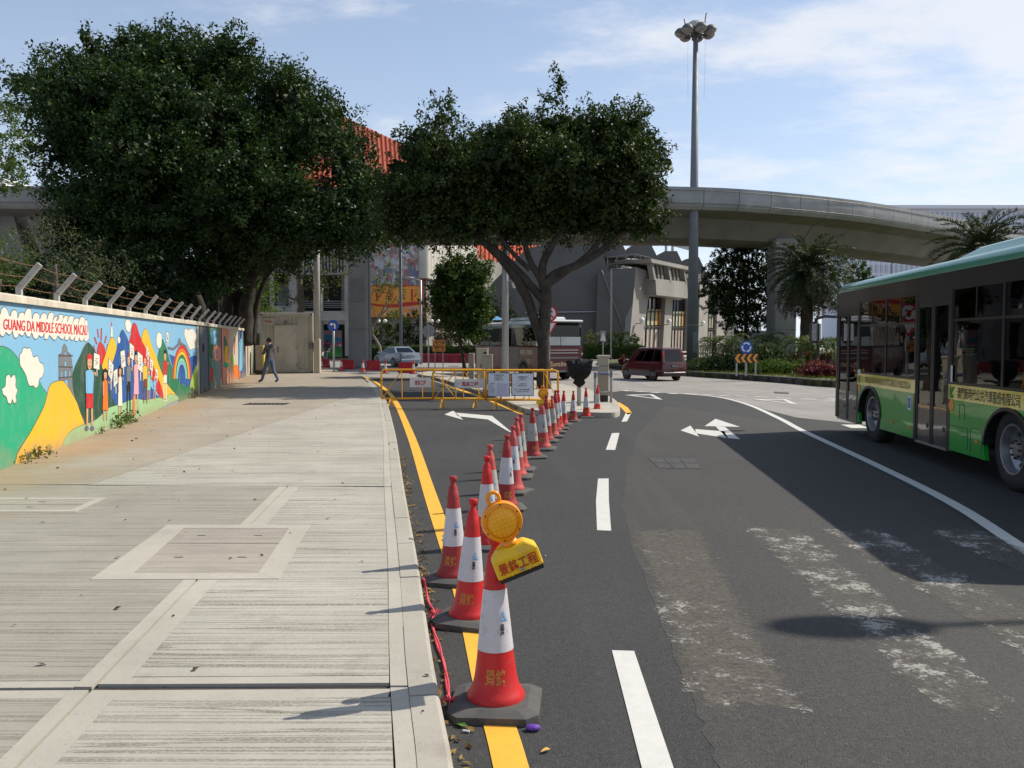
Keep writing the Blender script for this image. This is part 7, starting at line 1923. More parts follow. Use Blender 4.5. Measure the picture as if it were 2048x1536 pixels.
for k in range(7):
    a = 2 * math.pi * k / 7 + .35; d = Vector((math.cos(a), math.sin(a), 0)); c = Vector((mx, Ym, ring_z)) + d * .9
    m = MB(); m.tube(Vector((mx, Ym, ring_z)), c, .05, n=6); ar = m.build('arm', M_vgrey, hm)
    ax = (Vector((0, 0, 1)) - d * .25).normalized()
    m = MB(); m.smooth = True; m.lathe([(.34, -.06), (.35, .0), (.33, .10), (.24, .26), (.12, .33), (.001, .34)], 16, c, ax); m.build('floodlight', paint('floodlight_grey', (.09, .095, .09, 1), .6), ar)
    m = MB(); m.smooth = True; m.lathe([(.001, -.24), (.2, -.18), (.30, -.10), (.33, -.06)], 16, c, ax, caps=False); m.build('lamp_glass', paint('lamp_glass', (.26, .23, .23, 1), .3), ar)
m = MB(); m.smooth = True; m.lathe([(.62, 0), (.60, .12), (.45, .40), (.3, .5), (.001, .52)], 18, (mx, Ym, zt - .15)); m.build('cap', paint('cap_grey', (.42, .42, .38, 1), .6), hm)
for s_, h in ((-.62, .5), (.55, .85)):
    m = MB(); m.path([(mx + s_, Ym, ring_z), (mx + s_, Ym, ring_z + h), (mx + s_ * 1.12, Ym, ring_z + h + .35)], .035, 6); m.build('lightning_rod', M_vgrey, hm)
for s_ in (-.52, .5):
    m = MB(); m.path([(mx + s_, Ym - .3, ring_z), (mx + s_ * .98, Ym - .3, ring_z - 2.2), (mx + s_ * .92, Ym - .3, ring_z - 3.9)], .005, 4); m.build('hoist_cable', M_black, hm)
# ------------------------------------------------------------------ other street lamps
def lamppost(u, vb, vt, Y, lb, arm=None, r=.08, mat=None, base=0.0):
    p = P(u, vb, Y); t_ = thing('street_lamp', lb, 'street lamp', (p.x, Y, base)); zt = P(u, vt, Y).z
    pts = [(p.x, Y, base), (p.x, Y, zt)]; rr = [r, r * .75]
    if arm:
        e = P(arm[0], arm[1], Y); sg = 1 if e.x > p.x else -1
        if arm[2]: pts = [(p.x, Y, base), (p.x, Y, zt - 1.2), (p.x + sg * .15, Y, zt - .5), (p.x + sg * .5, Y, zt - .12), tuple(e)]; rr = [r, r * .8, r * .7, r * .6, r * .5]
        else: pts.append(tuple(e)); rr = [r, r * .8, r * .5]
    m = MB(); m.smooth = True; m.path(pts, rr, 8); m.build('pole', mat or M_galv, t_)
    if arm:
        m = MB(); m.smooth = True; m.ball(e, .42, 10, 6, (1, .5, .22)); m.build('lamp_head', M_sgrey, t_)
lamppost(802, 704, 440, 58, 'plain blue grey pole in front of the poster', None, .11, M_pblue)
lamppost(842, 706, 561, 62, 'grey lamp post with a short arm in front of the poster edge', (816, 556, False), .11, M_galv)
lamppost(1222, 706, 538, 74, 'thin lamp post with a curved arm before the concrete block', (1254, 536, False), .09, M_galv)
lamppost(1780, 690, 512, 120, 'slim curved street lamp below the viaduct, left of the two', (1814, 504, True), .13, M_pblue)
lamppost(1808, 690, 545, 140, 'slim curved street lamp just above the bus roof, right of the two', (1837, 538, True), .13, M_pblue)
for u, lb in ((764, 'black lantern post with two white globes beside the sedan'), (870, 'black lantern post with two white globes behind the round sign')):
    Y = 71; p = P(u, 700, Y); t_ = thing('lantern', lb, 'lantern', (p.x, Y, .15)); z = P(u, 645, Y).z
    m = MB(); m.tube((p.x, Y, .15), (p.x, Y, z), .06, n=8); m.tube((p.x - .26, Y, z - .1), (p.x + .26, Y, z - .1), .035, n=6); m.build('post', M_black, t_)
    for s_ in (-.27, .27):
        m = MB(); m.smooth = True; m.ball((p.x + s_, Y, z + .12), .17, 12, 8); m.build('globe', M_swhite, t_)
# ------------------------------------------------------------------ roundabout signs, hut, balustrade, tent
Yr = G(1493, 752, .21).y
rs = thing('roundabout_sign', 'round blue roundabout sign with three white arrows on the hedge', 'road sign', (P(1493, 745, Yr).x, Yr, .21))
c = P(1492.5, 694.5, Yr - .04); m = MB(); m.tube((c.x, Yr, .21), (c.x, Yr, c.z + .1), .04, n=8); m.build('post', M_galv, rs); disc(rs, c, .27, M_sblue, .02)
for k in range(3):
    a0 = math.radians(90 + 120 * k + 45); m = MB(); pts = []
    for rr_, rng_ in ((.20, range(8)), (.145, range(7, -1, -1))):
        for i in rng_: a = a0 - math.radians(75) * i / 7; pts.append((c.x + rr_ * math.cos(a), c.y - .024, c.z + rr_ * math.sin(a)))
    m.poly(pts[::-1]); m.build('arrow', M_swhite, rs)
    a = a0 - math.radians(75); tip = a - math.radians(28); m = MB(); m.poly([(c.x + .235 * math.cos(a), c.y - .025, c.z + .235 * math.sin(a)), (c.x + .11 * math.cos(a), c.y - .025, c.z + .11 * math.sin(a)), (c.x + .175 * math.cos(tip), c.y - .025, c.z + .175 * math.sin(tip))]); m.build('arrow_head', M_swhite, rs)
a, b = P(1469, 726, Yr - .15), P(1517, 707.5, Yr - .15); cs_ = thing('chevron_board', 'black board with four orange chevrons pointing left', 'chevron sign', ((a.x + b.x) / 2, Yr - .15, .21))
m = MB(); m.box(((a.x + b.x) / 2, Yr - .13, (a.z + b.z) / 2), (b.x - a.x, .03, b.z - a.z)); m.build('panel', M_black, cs_)
M_chev = paint('chevron_orange', srgb(232, 150, 36), .4); w, h = b.x - a.x, b.z - a.z
for k in range(4):
    x = a.x + w * (.02 + .245 * k); m = MB(); m.poly([(x, Yr - .149, a.z + h * .5), (x + w * .12, Yr - .149, a.z + h * .03), (x + w * .235, Yr - .149, a.z + h * .03), (x + w * .115, Yr - .149, a.z + h * .5), (x + w * .235, Yr - .149, a.z + h * .97), (x + w * .12, Yr - .149, a.z + h * .97)]); m.build('chevron', M_chev, cs_)
for f in (.1, .5, .9):
    m = MB(); m.tube((a.x + w * f, Yr - .1, .21), (a.x + w * f, Yr - .1, b.z - .05), .04, n=8); m.build('post', M_galv, cs_)
hut = thing('site_hut', 'grey corrugated site hut behind the roundabout hedge', 'hut', P(1535, 702, 62))
a, b = P(1490, 702, 62), P(1561, 664, 62)
corr(a.x, b.x, 0, b.z, 62, 26, .06).build('corrugated_wall', paint('hut_grey', (.42, .43, .44, 1), .6, var=.08), hut); m = MB(); m.box(((a.x + b.x) / 2, 63.5, b.z + .05), (b.x - a.x + .2, 3.2, .12)); m.build('roof', M_galv, hut); m = MB(); m.box(((a.x + b.x) / 2, 63.6, b.z / 2), (b.x - a.x - .02, 2.9, b.z)); m.build('body', M_galv, hut)
bal = thing('balustrade', 'low cream balustrade with upright slots behind the roundabout', 'balustrade', P(1430, 707, 70))
a, b = P(1386, 707, 70), P(1476, 690, 70); M_bal = paint('balustrade_cream', (.5, .45, .36, 1), .7)
m = MB(); m.box(((a.x + b.x) / 2, 70, b.z - .1), (b.x - a.x, .3, .2)); m.build('top_rail', M_bal, bal); m = MB(); m.box(((a.x + b.x) / 2, 70, .12), (b.x - a.x, .3, .24)); m.build('base', M_bal, bal)
for k in range(20):
    m = MB(); m.box((a.x + (b.x - a.x) * (k + .5) / 20, 70, b.z / 2), ((b.x - a.x) / 20 * .55, .2, b.z - .3)); m.build('baluster', M_bal, bal)
cy = 58; tt = thing('canopy_tent', 'blue pointed canopy tip showing above the coach roof', 'canopy', P(995, 700, cy))
ap = P(994.5, 632, cy); cr_ = [P(984, 640, cy - .8), P(1005, 640, cy - .8), P(1007, 640, cy + .8), P(986, 640, cy + .8)]
m = MB()
for i in range(4): m.poly([cr_[i], cr_[(i+1) % 4], ap])
m.build('canopy', paint('tent_blue', (.12, .32, .60, 1), .7), tt)
for p in cr_:
    m = MB(); m.tube((p.x, p.y, 0), p, .03, n=5); m.build('leg', M_galv, tt)
fs_ = thing('pedestrian_sign', 'small dark sign with a white triangle among the clipped bushes', 'road sign', P(1206, 706, 72)); p = P(1206, 672, 72)
m = MB(); m.tube((p.x, 72, .15), (p.x, 72, p.z), .04, n=6); m.build('post', M_galv, fs_); m = MB(); m.poly([(p.x - .24, 71.9, p.z - .4), (p.x + .24, 71.9, p.z - .4), (p.x, 71.9, p.z + .4)]); m.build('triangle', M_swhite, fs_); m = MB(); m.box((p.x, 71.96, p.z), (.5, .03, .9)); m.build('panel', M_sgrey, fs_)
# =================================================================== VEGETATION AND LITTER
def leaf_mat(name, c_dark, c_light, tip=None, trans=.28, rough=.42, tip_amt=.12):
    if name in _mats: return _mats[name]
    t = NT(name)
    at = t.n.new('ShaderNodeAttribute'); at.attribute_name = 'rnd'
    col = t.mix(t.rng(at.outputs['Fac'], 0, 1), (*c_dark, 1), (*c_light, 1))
    if tip: col = t.mix(t.rng(at.outputs['Fac'], 1 - tip_amt, 1 - tip_amt + .03, 0, 1), col, (*tip, 1))
    t.set(col, min(.75, rough + .14), 0, .22)
    tl = t.n.new('ShaderNodeBsdfTranslucent'); t.l.new(t.mix(1.0, col, (1.5, 1.45, .55, 1), 'MULTIPLY'), tl.inputs[0])
    mx = t.n.new('ShaderNodeMixShader'); mx.inputs[0].default_value = trans
    t.l.new(t.b.outputs[0], mx.inputs[1]); t.l.new(tl.outputs[0], mx.inputs[2]); t.l.new(mx.outputs[0], t.out.inputs[0])
    _mats[name] = t.m; return t.m
def unit(a): return a / np.maximum(np.linalg.norm(a, axis=1, keepdims=True), 1e-6)
def leaf_object(name, cen, nrm, size, asp, mat, parent, rnd=None, along=None):
    n = len(cen)
    org = np.array(ORG.get(parent, Vector((0, 0, 0)))); cen = cen - org
    nrm = unit(nrm)
    ref = along if along is not None else rng.normal(size=(n, 3))
    t = unit(ref - nrm * np.sum(ref * nrm, axis=1, keepdims=True)); b = np.cross(nrm, t)
    s = size.reshape(-1, 1)
    v = np.empty((n, 4, 3)); fold = nrm * s * .10
    v[:, 0] = cen - t * s * .5; v[:, 1] = cen + b * s * asp * .5 + fold; v[:, 2] = cen + t * s * .5; v[:, 3] = cen - b * s * asp * .5 + fold
    me = bpy.data.meshes.new(name)
    me.vertices.add(4 * n); me.vertices.foreach_set('co', v.reshape(-1).astype(np.float32))
    me.loops.add(4 * n); me.loops.foreach_set('vertex_index', np.arange(4 * n, dtype=np.int32))
    me.polygons.add(n); me.polygons.foreach_set('loop_start', np.arange(0, 4 * n, 4, dtype=np.int32)); me.polygons.foreach_set('loop_total', np.full(n, 4, dtype=np.int32))
    me.update(calc_edges=True)
    a = me.attributes.new('rnd', 'FLOAT', 'POINT')
    r = rng.random(n) if rnd is None else rnd
    a.data.foreach_set('value', np.repeat(r, 4).astype(np.float32))
    o = link_mesh(name, me, mat, parent); o['kind'] = 'stuff'
    return o
def blob_twigs(blobs, dens, inner=.25, updir=.5, tl=(.35, .9), gaps=.0):
    """twig origins and directions spread over the skins of ellipsoids (cx,cy,cz,rx,ry,rz)"""
    O, D, W = [], [], []
    B = np.array(blobs)
    for bl in B:
        c, r = bl[:3], bl[3:6]
        area = 4 * math.pi * ((r[0]*r[1])**1.6 + (r[0]*r[2])**1.6 + (r[1]*r[2])**1.6) ** (1/1.6) / 3 ** (1/1.6)
        n = max(4, int(area * dens))
        d = unit(rng.normal(size=(n, 3)))
        k = np.where(rng.random(n) < inner, rng.uniform(.35, .85, n), rng.uniform(.84, 1.02, n))
        bump = 1 + .10 * np.sin(d[:, 0] * 7 + c[0]) * np.cos(d[:, 2] * 6 + c[1]) + .08 * np.sin(d[:, 1] * 11 + c[2])
        p = c + d * r * (k * bump)[:, None]
        # drop those buried deep in other blobs
        keep = np.ones(n, bool)
        for b2 in B:
            if b2 is bl: continue
            q = np.sum(((p - b2[:3]) / b2[3:6]) ** 2, axis=1)
            keep &= ~((q < .45) & (rng.random(n) < .85))
        nd = unit(d / r) ; nd = unit(nd + np.array([0, 0, updir]) + rng.normal(scale=.35, size=(n, 3)))
        f = np.sin(p[:, 0] * 2.1 + 1.3 * np.sin(p[:, 2] * 1.7)) + np.sin(p[:, 1] * 1.9 + p[:, 2]) + np.sin(p[:, 2] * 2.6 + p[:, 0] * 1.1)     # open pockets between the clumps
        if gaps: keep &= ~((f < -.35) & (rng.random(n) < gaps))
        O.append(p[keep]); D.append(nd[keep]); W.append(rng.uniform(*tl, keep.sum()))
    return np.concatenate(O), np.concatenate(D), np.concatenate(W)
def crown(name, blobs, parent, mat, dens=6, per=40, leaf=.11, asp=.5, inner=.25, updir=.5, tl=(.35, .9), spread=.13, core=0, gaps=0.0):
    O, D, W = blob_twigs(blobs, dens, inner, updir, tl, gaps)
    n = len(O); idx = np.repeat(np.arange(n), per)
    t = rng.random(len(idx)) ** .8
    cen = O[idx] + D[idx] * (t * W[idx])[:, None] + rng.normal(scale=1, size=(len(idx), 3)) * (spread * (1.15 - .6 * t))[:, None]
    nr = unit(rng.normal(size=(len(idx), 3)) * .9 + D[idx] * .3 + np.array([0, 0, .7]))
    clump = rng.random(n)
    rnd = np.clip(clump[idx] * .55 + rng.random(len(idx)) * .45, 0, 1)
    sz = leaf * rng.uniform(.65, 1.25, len(idx)); al = D[idx] + rng.normal(scale=.8, size=(len(idx), 3))
    if core:                                      # large dark leaves added inside the crown to block light
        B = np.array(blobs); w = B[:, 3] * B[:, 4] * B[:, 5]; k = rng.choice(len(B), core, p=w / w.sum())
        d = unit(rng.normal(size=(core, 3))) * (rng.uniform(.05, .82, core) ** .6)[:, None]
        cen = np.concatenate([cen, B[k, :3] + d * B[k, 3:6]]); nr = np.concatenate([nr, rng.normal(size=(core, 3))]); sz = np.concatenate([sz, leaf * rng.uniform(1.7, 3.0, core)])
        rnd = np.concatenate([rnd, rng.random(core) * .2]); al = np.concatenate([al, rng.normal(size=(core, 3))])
    return leaf_object(name, cen, nr, sz, asp, mat, parent, rnd, al)
def rough(blobs, shrink, n, size):
    """pull the masses in and let small uneven sprays stand out of them"""
    out = [b[:3] + tuple(max(r * .6 if r < 1.3 else r - shrink, .14) for r in b[3:]) for b in blobs]
    big = [b for b in out if b[3] > .9]
    for _ in range(n):
        b = random.choice(big); d = Vector((random.gauss(0, 1), random.gauss(0, .7), random.gauss(.25, .9))).normalized(); s = random.uniform(*size)
        out.append(tuple(b[i] + d[i] * (b[3 + i] + s * .4) for i in range(3)) + (s * random.uniform(.6, 1.2), s, s * random.uniform(.5, 1.0)))
    return out
def pb(u, v, ru, rv, Y, d):                      # ellipsoid from its place in the photograph and its distance
    c = P(u, v, Y); k = Y / FOC; return (c.x, c.y, c.z, ru * k, d, rv * k)
M_bark = cast('bark_grey', (.13, .11, .09), .6, .25, 2.5); M_barkd = cast('bark_dark', (.062, .052, .042), .75, .36, 3.2); M_barkl = cast('bark_pale', (.26, .22, .17), .5, .2, 3)
def limbs(parent, paths, mat, n=9, name='branch'):
    """paths: list of (points (Vector), radii)"""
    for i, (pts, rr) in enumerate(paths):
        m = MB(); m.smooth = True
        q = smooth_poly(pts, 5, False); r_ = list(np.interp(np.linspace(0, len(pts) - 1, len(q)), range(len(pts)), rr))
        q = [p + Vector((random.uniform(-1, 1), random.uniform(-1, 1), 0)) * (r * .10) for p, r in zip(q, r_)]
        m.path(q, r_, n); m.build('trunk' if i == 0 else name, mat, parent)
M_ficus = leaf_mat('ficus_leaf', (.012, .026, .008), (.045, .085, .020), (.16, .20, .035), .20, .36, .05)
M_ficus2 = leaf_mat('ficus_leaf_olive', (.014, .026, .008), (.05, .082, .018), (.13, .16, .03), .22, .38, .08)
def twigs(parent, blobs, root, mat, n=40, r=.035):
    """thin inner branches from the limbs' ends out to the clumps"""
    m = MB()
    for _ in range(n):
        b = random.choice(blobs); d = Vector((random.gauss(0, 1), random.gauss(0, 1), random.gauss(0, 1))).normalized()
        e = Vector(b[:3]) + Vector((d.x * b[3], d.y * b[4], d.z * b[5])) * .85
        s = min(root, key=lambda p: (p - e).length); mid = s.lerp(e, .5) + Vector((random.uniform(-.2, .2), random.uniform(-.2, .2), -.15))
        m.path([s, mid, e], [r, r * .7, r * .25], 5)
    o = m.build('twig', mat, parent); o['kind'] = 'stuff'
# ------------------------------------------------------------------ great fig tree behind the wall
bt = thing('fig_tree', 'huge dense dark green fig tree towering behind the mural wall', 'tree', (-12.4, 37, 0))
BB = [pb(u, v, a, b, Y, d) for u, v, a, b, Y, d in (
  (380, 300, 230, 150, 35, 5.2), (200, 235, 130, 110, 34, 4.0), (150, 185, 90, 75, 35, 3.0), (75, 160, 52, 22, 35, 1.3), (40, 150, 26, 9, 35, .8), (190, 95, 36, 45, 35, 1.2), (170, 75, 24, 26, 35, .8), (300, 135, 105, 55, 36, 3.0), (270, 95, 50, 28, 36, 1.5),
  (430, 150, 100, 62, 36, 3.0), (415, 100, 38, 22, 36, 1.2), (350, 110, 40, 30, 36, 1.2), (560, 215, 80, 75, 35, 2.6), (570, 150, 26, 42, 35, .9), (510, 150, 34, 32, 35, 1), (630, 265, 85, 75, 34, 2.6), (680, 220, 24, 26, 34, .8), (700, 340, 62, 95, 33, 2.4), (690, 430, 80, 62, 32, 2.4),
  (560, 420, 150, 75, 33, 3.6), (400, 440, 170, 90, 33, 3.6), (240, 420, 130, 100, 33, 3.4), (140, 300, 66, 72, 34, 2.4), (125, 390, 46, 34, 34, 1.6), (140, 460, 50, 45, 33, 1.8), (230, 530, 110, 50, 33, 2.6), (380, 545, 120, 50, 34, 2.8), (640, 480, 95, 26, 31, 1.8), (740, 470, 45, 26, 30, 1.2), (480, 350, 120, 90, 31.5, 2.0), (300, 330, 120, 90, 31.0, 2.0), (735, 400, 70, 75, 32, 2.0), (720, 455, 80, 45, 31, 1.8), (560, 500, 110, 36, 33, 2.2))]
BB = rough(BB, .58, 70, (.35, .85))
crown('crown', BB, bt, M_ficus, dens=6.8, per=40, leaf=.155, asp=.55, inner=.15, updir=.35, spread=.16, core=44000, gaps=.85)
def pp_(Y, *uv): return [P(u, v, Y) for u, v in uv]
base = [(-12.4, 37)]
limbs(bt, [(pp_(37, (455, 690), (462, 600), (475, 520), (470, 440)), (.45, .36, .30, .2)), (pp_(36.6, (490, 690), (495, 600), (520, 530), (600, 500), (700, 478), (760, 462)), (.34, .3, .24, .17, .11, .05)), (pp_(37.2, (425, 690), (425, 600), (410, 520), (360, 440)), (.35, .28, .22, .12)), (pp_(37.0, (475, 690), (480, 600), (505, 500), (560, 420)), (.25, .22, .18, .1)),
  (pp_(37.4, (440, 690), (440, 610), (430, 520), (420, 420)), (.2, .18, .16, .1)), (pp_(36.8, (505, 690), (512, 620), (530, 560), (560, 520)), (.14, .12, .1, .06)), (pp_(37.8, (405, 690), (395, 600), (330, 520), (250, 460)), (.3, .25, .2, .1))], M_barkd, 10)
twigs(bt, BB, pp_(36, (470, 440), (360, 440), (560, 420), (420, 420), (250, 460), (640, 490), (300, 300), (420, 300)), M_barkd, 60, .06)
# ------------------------------------------------------------------ island fig tree
it = thing('fig_tree', 'spreading fig tree with a forked trunk on the traffic island', 'tree', G(1088, 777, PAV))
IB = [pb(u, v, a, b, Y, d) for u, v, a, b, Y, d in (
  (1050, 350, 140, 85, 28.5, 3.0), (900, 385, 115, 75, 28.2, 2.6), (860, 310, 80, 58, 28.5, 2.0), (825, 415, 66, 48, 28, 1.6), (800, 350, 45, 50, 28.5, 1.4), (1200, 330, 115, 80, 28, 2.6), (1280, 360, 58, 75, 27.6, 1.8), (1255, 262, 44, 36, 28, 1.2), (1120, 270, 80, 55, 28.5, 2.0),
  (1117, 195, 15, 34, 28.5, .35), (1118, 160, 6, 16, 28.5, .15), (1000, 268, 46, 30, 28.5, 1.0), (1040, 245, 22, 22, 28.5, .6), (885, 240, 36, 30, 28.5, .9), (900, 212, 14, 14, 28.5, .4), (1180, 415, 120, 45, 27.8, 2.2), (1080, 425, 100, 36, 28, 2.0), (950, 440, 85, 36, 27.8, 1.8), (1300, 420, 36, 36, 27.5, 1.0), (1335, 330, 18, 40, 27.6, .6), (880, 460, 40, 20, 27.8, .9), (1000, 330, 90, 60, 26.6, 1.4), (1150, 340, 90, 60, 26.4, 1.4), (960, 300, 60, 45, 28.5, 1.5), (1240, 448, 80, 34, 27.6, 1.5), (1300, 455, 44, 30, 27.5, 1.0), (1140, 450, 80, 30, 27.8, 1.4), (1010, 452, 80, 30, 27.8, 1.4), (870, 456, 80, 34, 27.8, 1.4), (795, 440, 56, 44, 28.2, 1.3), (800, 400, 50, 50, 28.4, 1.3), (1240, 400, 70, 50, 28, 1.6))]
IB = rough(IB, .27, 55, (.22, .55))
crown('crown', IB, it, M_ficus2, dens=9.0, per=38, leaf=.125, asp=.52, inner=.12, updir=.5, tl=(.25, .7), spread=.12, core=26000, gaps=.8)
Yi = G(1088, 777, PAV).y
lp = [(pp_(Yi, (1089, 786), (1087, 730), (1088, 660), (1092, 600), (1088, 560)), (.27, .205, .19, .21, .16)),
      (pp_(Yi, (1086, 690), (1066, 630), (1046, 580), (1012, 530), (975, 492), (935, 466), (890, 440)), (.17, .16, .16, .13, .11, .09, .05)), (pp_(Yi, (1086, 600), (1052, 560), (1010, 515), (965, 480), (930, 462)), (.14, .13, .10, .08, .05)),
      (pp_(Yi, (1090, 580), (1108, 550), (1160, 528), (1205, 500), (1250, 462), (1290, 420)), (.17, .14, .12, .11, .08, .04)), (pp_(Yi, (1094, 570), (1130, 545), (1180, 505), (1220, 450)), (.12, .1, .09, .05)),
      (pp_(Yi, (1086, 570), (1085, 530), (1105, 490), (1125, 440), (1120, 360)), (.15, .13, .11, .08, .04)), (pp_(Yi, (1082, 560), (1062, 525), (1048, 480), (1035, 420)), (.12, .10, .09, .05)), (pp_(Yi, (1060, 540), (1020, 500), (985, 450), (960, 390)), (.08, .07, .06, .04))]
limbs(it, lp, M_barkd, 10)
twigs(it, IB, pp_(Yi, (890, 440), (960, 390), (1035, 420), (1120, 360), (1220, 450), (1290, 420), (1050, 340), (1200, 360), (880, 360)), M_barkd, 50, .03)
# ------------------------------------------------------------------ smaller trees and bushes
M_lt = leaf_mat('bright_leaf', (.035, .07, .012), (.10, .16, .03), None, .35, .4); M_mid = leaf_mat('mid_leaf', (.022, .045, .011), (.065, .11, .022), None, .28, .4); M_dk = leaf_mat('dark_leaf', (.009, .018, .007), (.03, .052, .015), None, .15, .5)
M_dk2 = leaf_mat('layered_leaf', (.014, .028, .010), (.05, .085, .022), None, .2, .45); M_gg = leaf_mat('grey_green_leaf', (.05, .065, .03), (.12, .14, .07), None, .2, .5); M_aut = leaf_mat('autumn_leaf', (.05, .075, .018), (.12, .13, .04), (.20, .16, .05), .2, .45, .12)
M_flow = leaf_mat('flowering_leaf', (.04, .05, .018), (.12, .12, .045), (.30, .15, .11), .25, .5, .25); M_redp = leaf_mat('red_leaf', (.05, .010, .014), (.22, .035, .05), (.30, .09, .05), .25, .4, .15); M_var = leaf_mat('variegated_leaf', (.05, .075, .025), (.20, .22, .10), None, .2, .5)
def tree(name, label, blobs, mat, trunk=None, dens=6, per=26, leaf=.12, cat='tree', grp=None, bark=None, inner=.3, asp=.5, spread=.12, updir=.4, tl=(.2, .55), base=None, core=0):
    b0 = base or (blobs[0][0], blobs[0][1], 0); t_ = thing(name, label, cat, b0, grp)
    crown('crown' if cat == 'tree' else 'foliage', blobs, t_, mat, dens, per, leaf, asp, inner, updir, tl, spread, core)
    if trunk: limbs(t_, trunk, bark or M_bark, 8)
    return t_
Yr_ = 37.5
tree('round_tree', 'small round leafy tree with a leaning trunk behind the cabinets', [pb(u, v, a * .78, b * .78, Yr_, d) for u, v, a, b, d in ((918, 575, 52, 55, 1.1), (900, 545, 36, 36, .8), (950, 550, 32, 42, .8), (885, 600, 34, 36, .8), (930, 630, 42, 40, .9), (905, 625, 40, 36, .8), (960, 605, 24, 36, .6), (945, 660, 26, 28, .6))], M_mid, [(pp_(Yr_, (932, 762), (926, 715), (918, 670), (912, 610)), (.10, .08, .07, .05)), (pp_(Yr_, (918, 660), (935, 620), (945, 590)), (.05, .04, .03)), (pp_(Yr_, (916, 650), (895, 615), (890, 590)), (.05, .04, .03))], 11, 28, .16, bark=M_barkd, base=G(932, 760, PAV), core=2500)
Yl = 64
tree('slender_tree', 'slender tree with bare forking stems in front of the poster', [pb(u, v, a, b, Yl, .8) for u, v, a, b in ((778, 560, 20, 20), (766, 586, 18, 16), (790, 588, 14, 16), (750, 660, 10, 12))], M_aut, [(pp_(Yl, (762, 712), (758, 690), (744, 662), (760, 632), (775, 600)), (.12, .10, .09, .08, .05)), (pp_(Yl, (757, 640), (746, 618), (742, 608)), (.05, .04, .03)), (pp_(Yl, (760, 632), (780, 612), (795, 590)), (.05, .04, .03))], 4, 14, .17, bark=M_barkl)
Yk = 48
tree('pollard_tree', 'sparse yellowing tree with bare limbs rising behind the container', [pb(u, v, a, b, Yk, .9) for u, v, a, b in ((640, 535, 40, 24), (665, 550, 30, 18), (610, 545, 36, 26), (590, 580, 30, 40), (655, 575, 24, 12), (628, 520, 40, 20), (575, 540, 30, 30))], M_aut, [(pp_(Yk, (600, 720), (601, 640), (603, 600), (600, 560), (603, 520)), (.28, .22, .18, .14, .09)), (pp_(Yk, (603, 600), (585, 598), (575, 590)), (.08, .06, .03)), (pp_(Yk, (602, 580), (630, 572), (665, 575)), (.08, .06, .03)), (pp_(Yk, (601, 560), (625, 530), (650, 525)), (.08, .06, .03)), (pp_(Yk, (602, 545), (590, 520), (585, 500)), (.07, .05, .03))], 3.2, 16, .15, bark=M_bark)
tree('leafy_bush', 'bright green bush between the big tree and the container', [pb(u, v, a, b, 45, .9) for u, v, a, b in ((515, 600, 30, 38), (500, 590, 24, 30), (530, 590, 18, 24), (520, 640, 26, 30))], M_lt, [(pp_(45, (515, 700), (515, 620)), (.08, .05))], 8, 24, .13, 'bush')
tree('pale_tree', 'light green tree cut off at the left edge behind the big tree', [pb(u, v, a, b, 46, 1.6) for u, v, a, b in ((5, 270, 50, 60), (-30, 230, 60, 50), (30, 310, 36, 36), (-40, 320, 60, 60), (0, 350, 40, 30))], M_lt, [(pp_(46, (-60, 684), (-50, 500), (-30, 350)), (.3, .25, .15))], 4.5, 26, .17)
tree('grey_bush', 'grey green feathery bush above the wall near the left edge', [pb(u, v, a, b, 19, .7) for u, v, a, b in ((90, 520, 70, 32), (130, 505, 40, 36), (60, 545, 50, 26), (150, 540, 44, 30), (110, 475, 24, 22), (190, 560, 40, 24))], M_gg, [(pp_(19, (110, 700), (112, 600), (110, 530)), (.09, .07, .04)), (pp_(19, (112, 600), (150, 560), (165, 535)), (.05, .04, .02))], 9, 26, .075, 'bush', asp=.3)
tree('leafy_bush', 'sunlit green bush at the very left edge above the barbed wire', [pb(u, v, a, b, 22, .6) for u, v, a, b in ((5, 520, 24, 40), (-20, 500, 30, 40), (0, 560, 22, 24))], M_lt, [(pp_(22, (-10, 700), (0, 560)), (.06, .04))], 9, 24, .09, 'bush')
for k, (u0, u1, v, rv, Y, lb) in enumerate(((-60, 170, 585, 50, 24, 'dark shaded shrubs behind the wall, left of the trunk'), (150, 340, 575, 70, 29, 'dark shaded shrubs behind the wall, below the big crown'), (320, 480, 580, 70, 40, 'dark shaded shrubs behind the wall, beside the trunks'))):
    n = 6; tree('shrub', lb, [pb(u0 + (u1 - u0) * (i + .5) / n, v + random.uniform(-8, 12), (u1 - u0) / n * .75, rv, Y + random.uniform(-.5, .5), 1.0) for i in range(n)], M_dk, [(pp_(Y, ((u0 + u1) / 2, 700), ((u0 + u1) / 2, 600)), (.08, .05))], 7, 24, .16, 'bush', core=3000)  # dark leaf fill; the shade under the crown is put into its colour
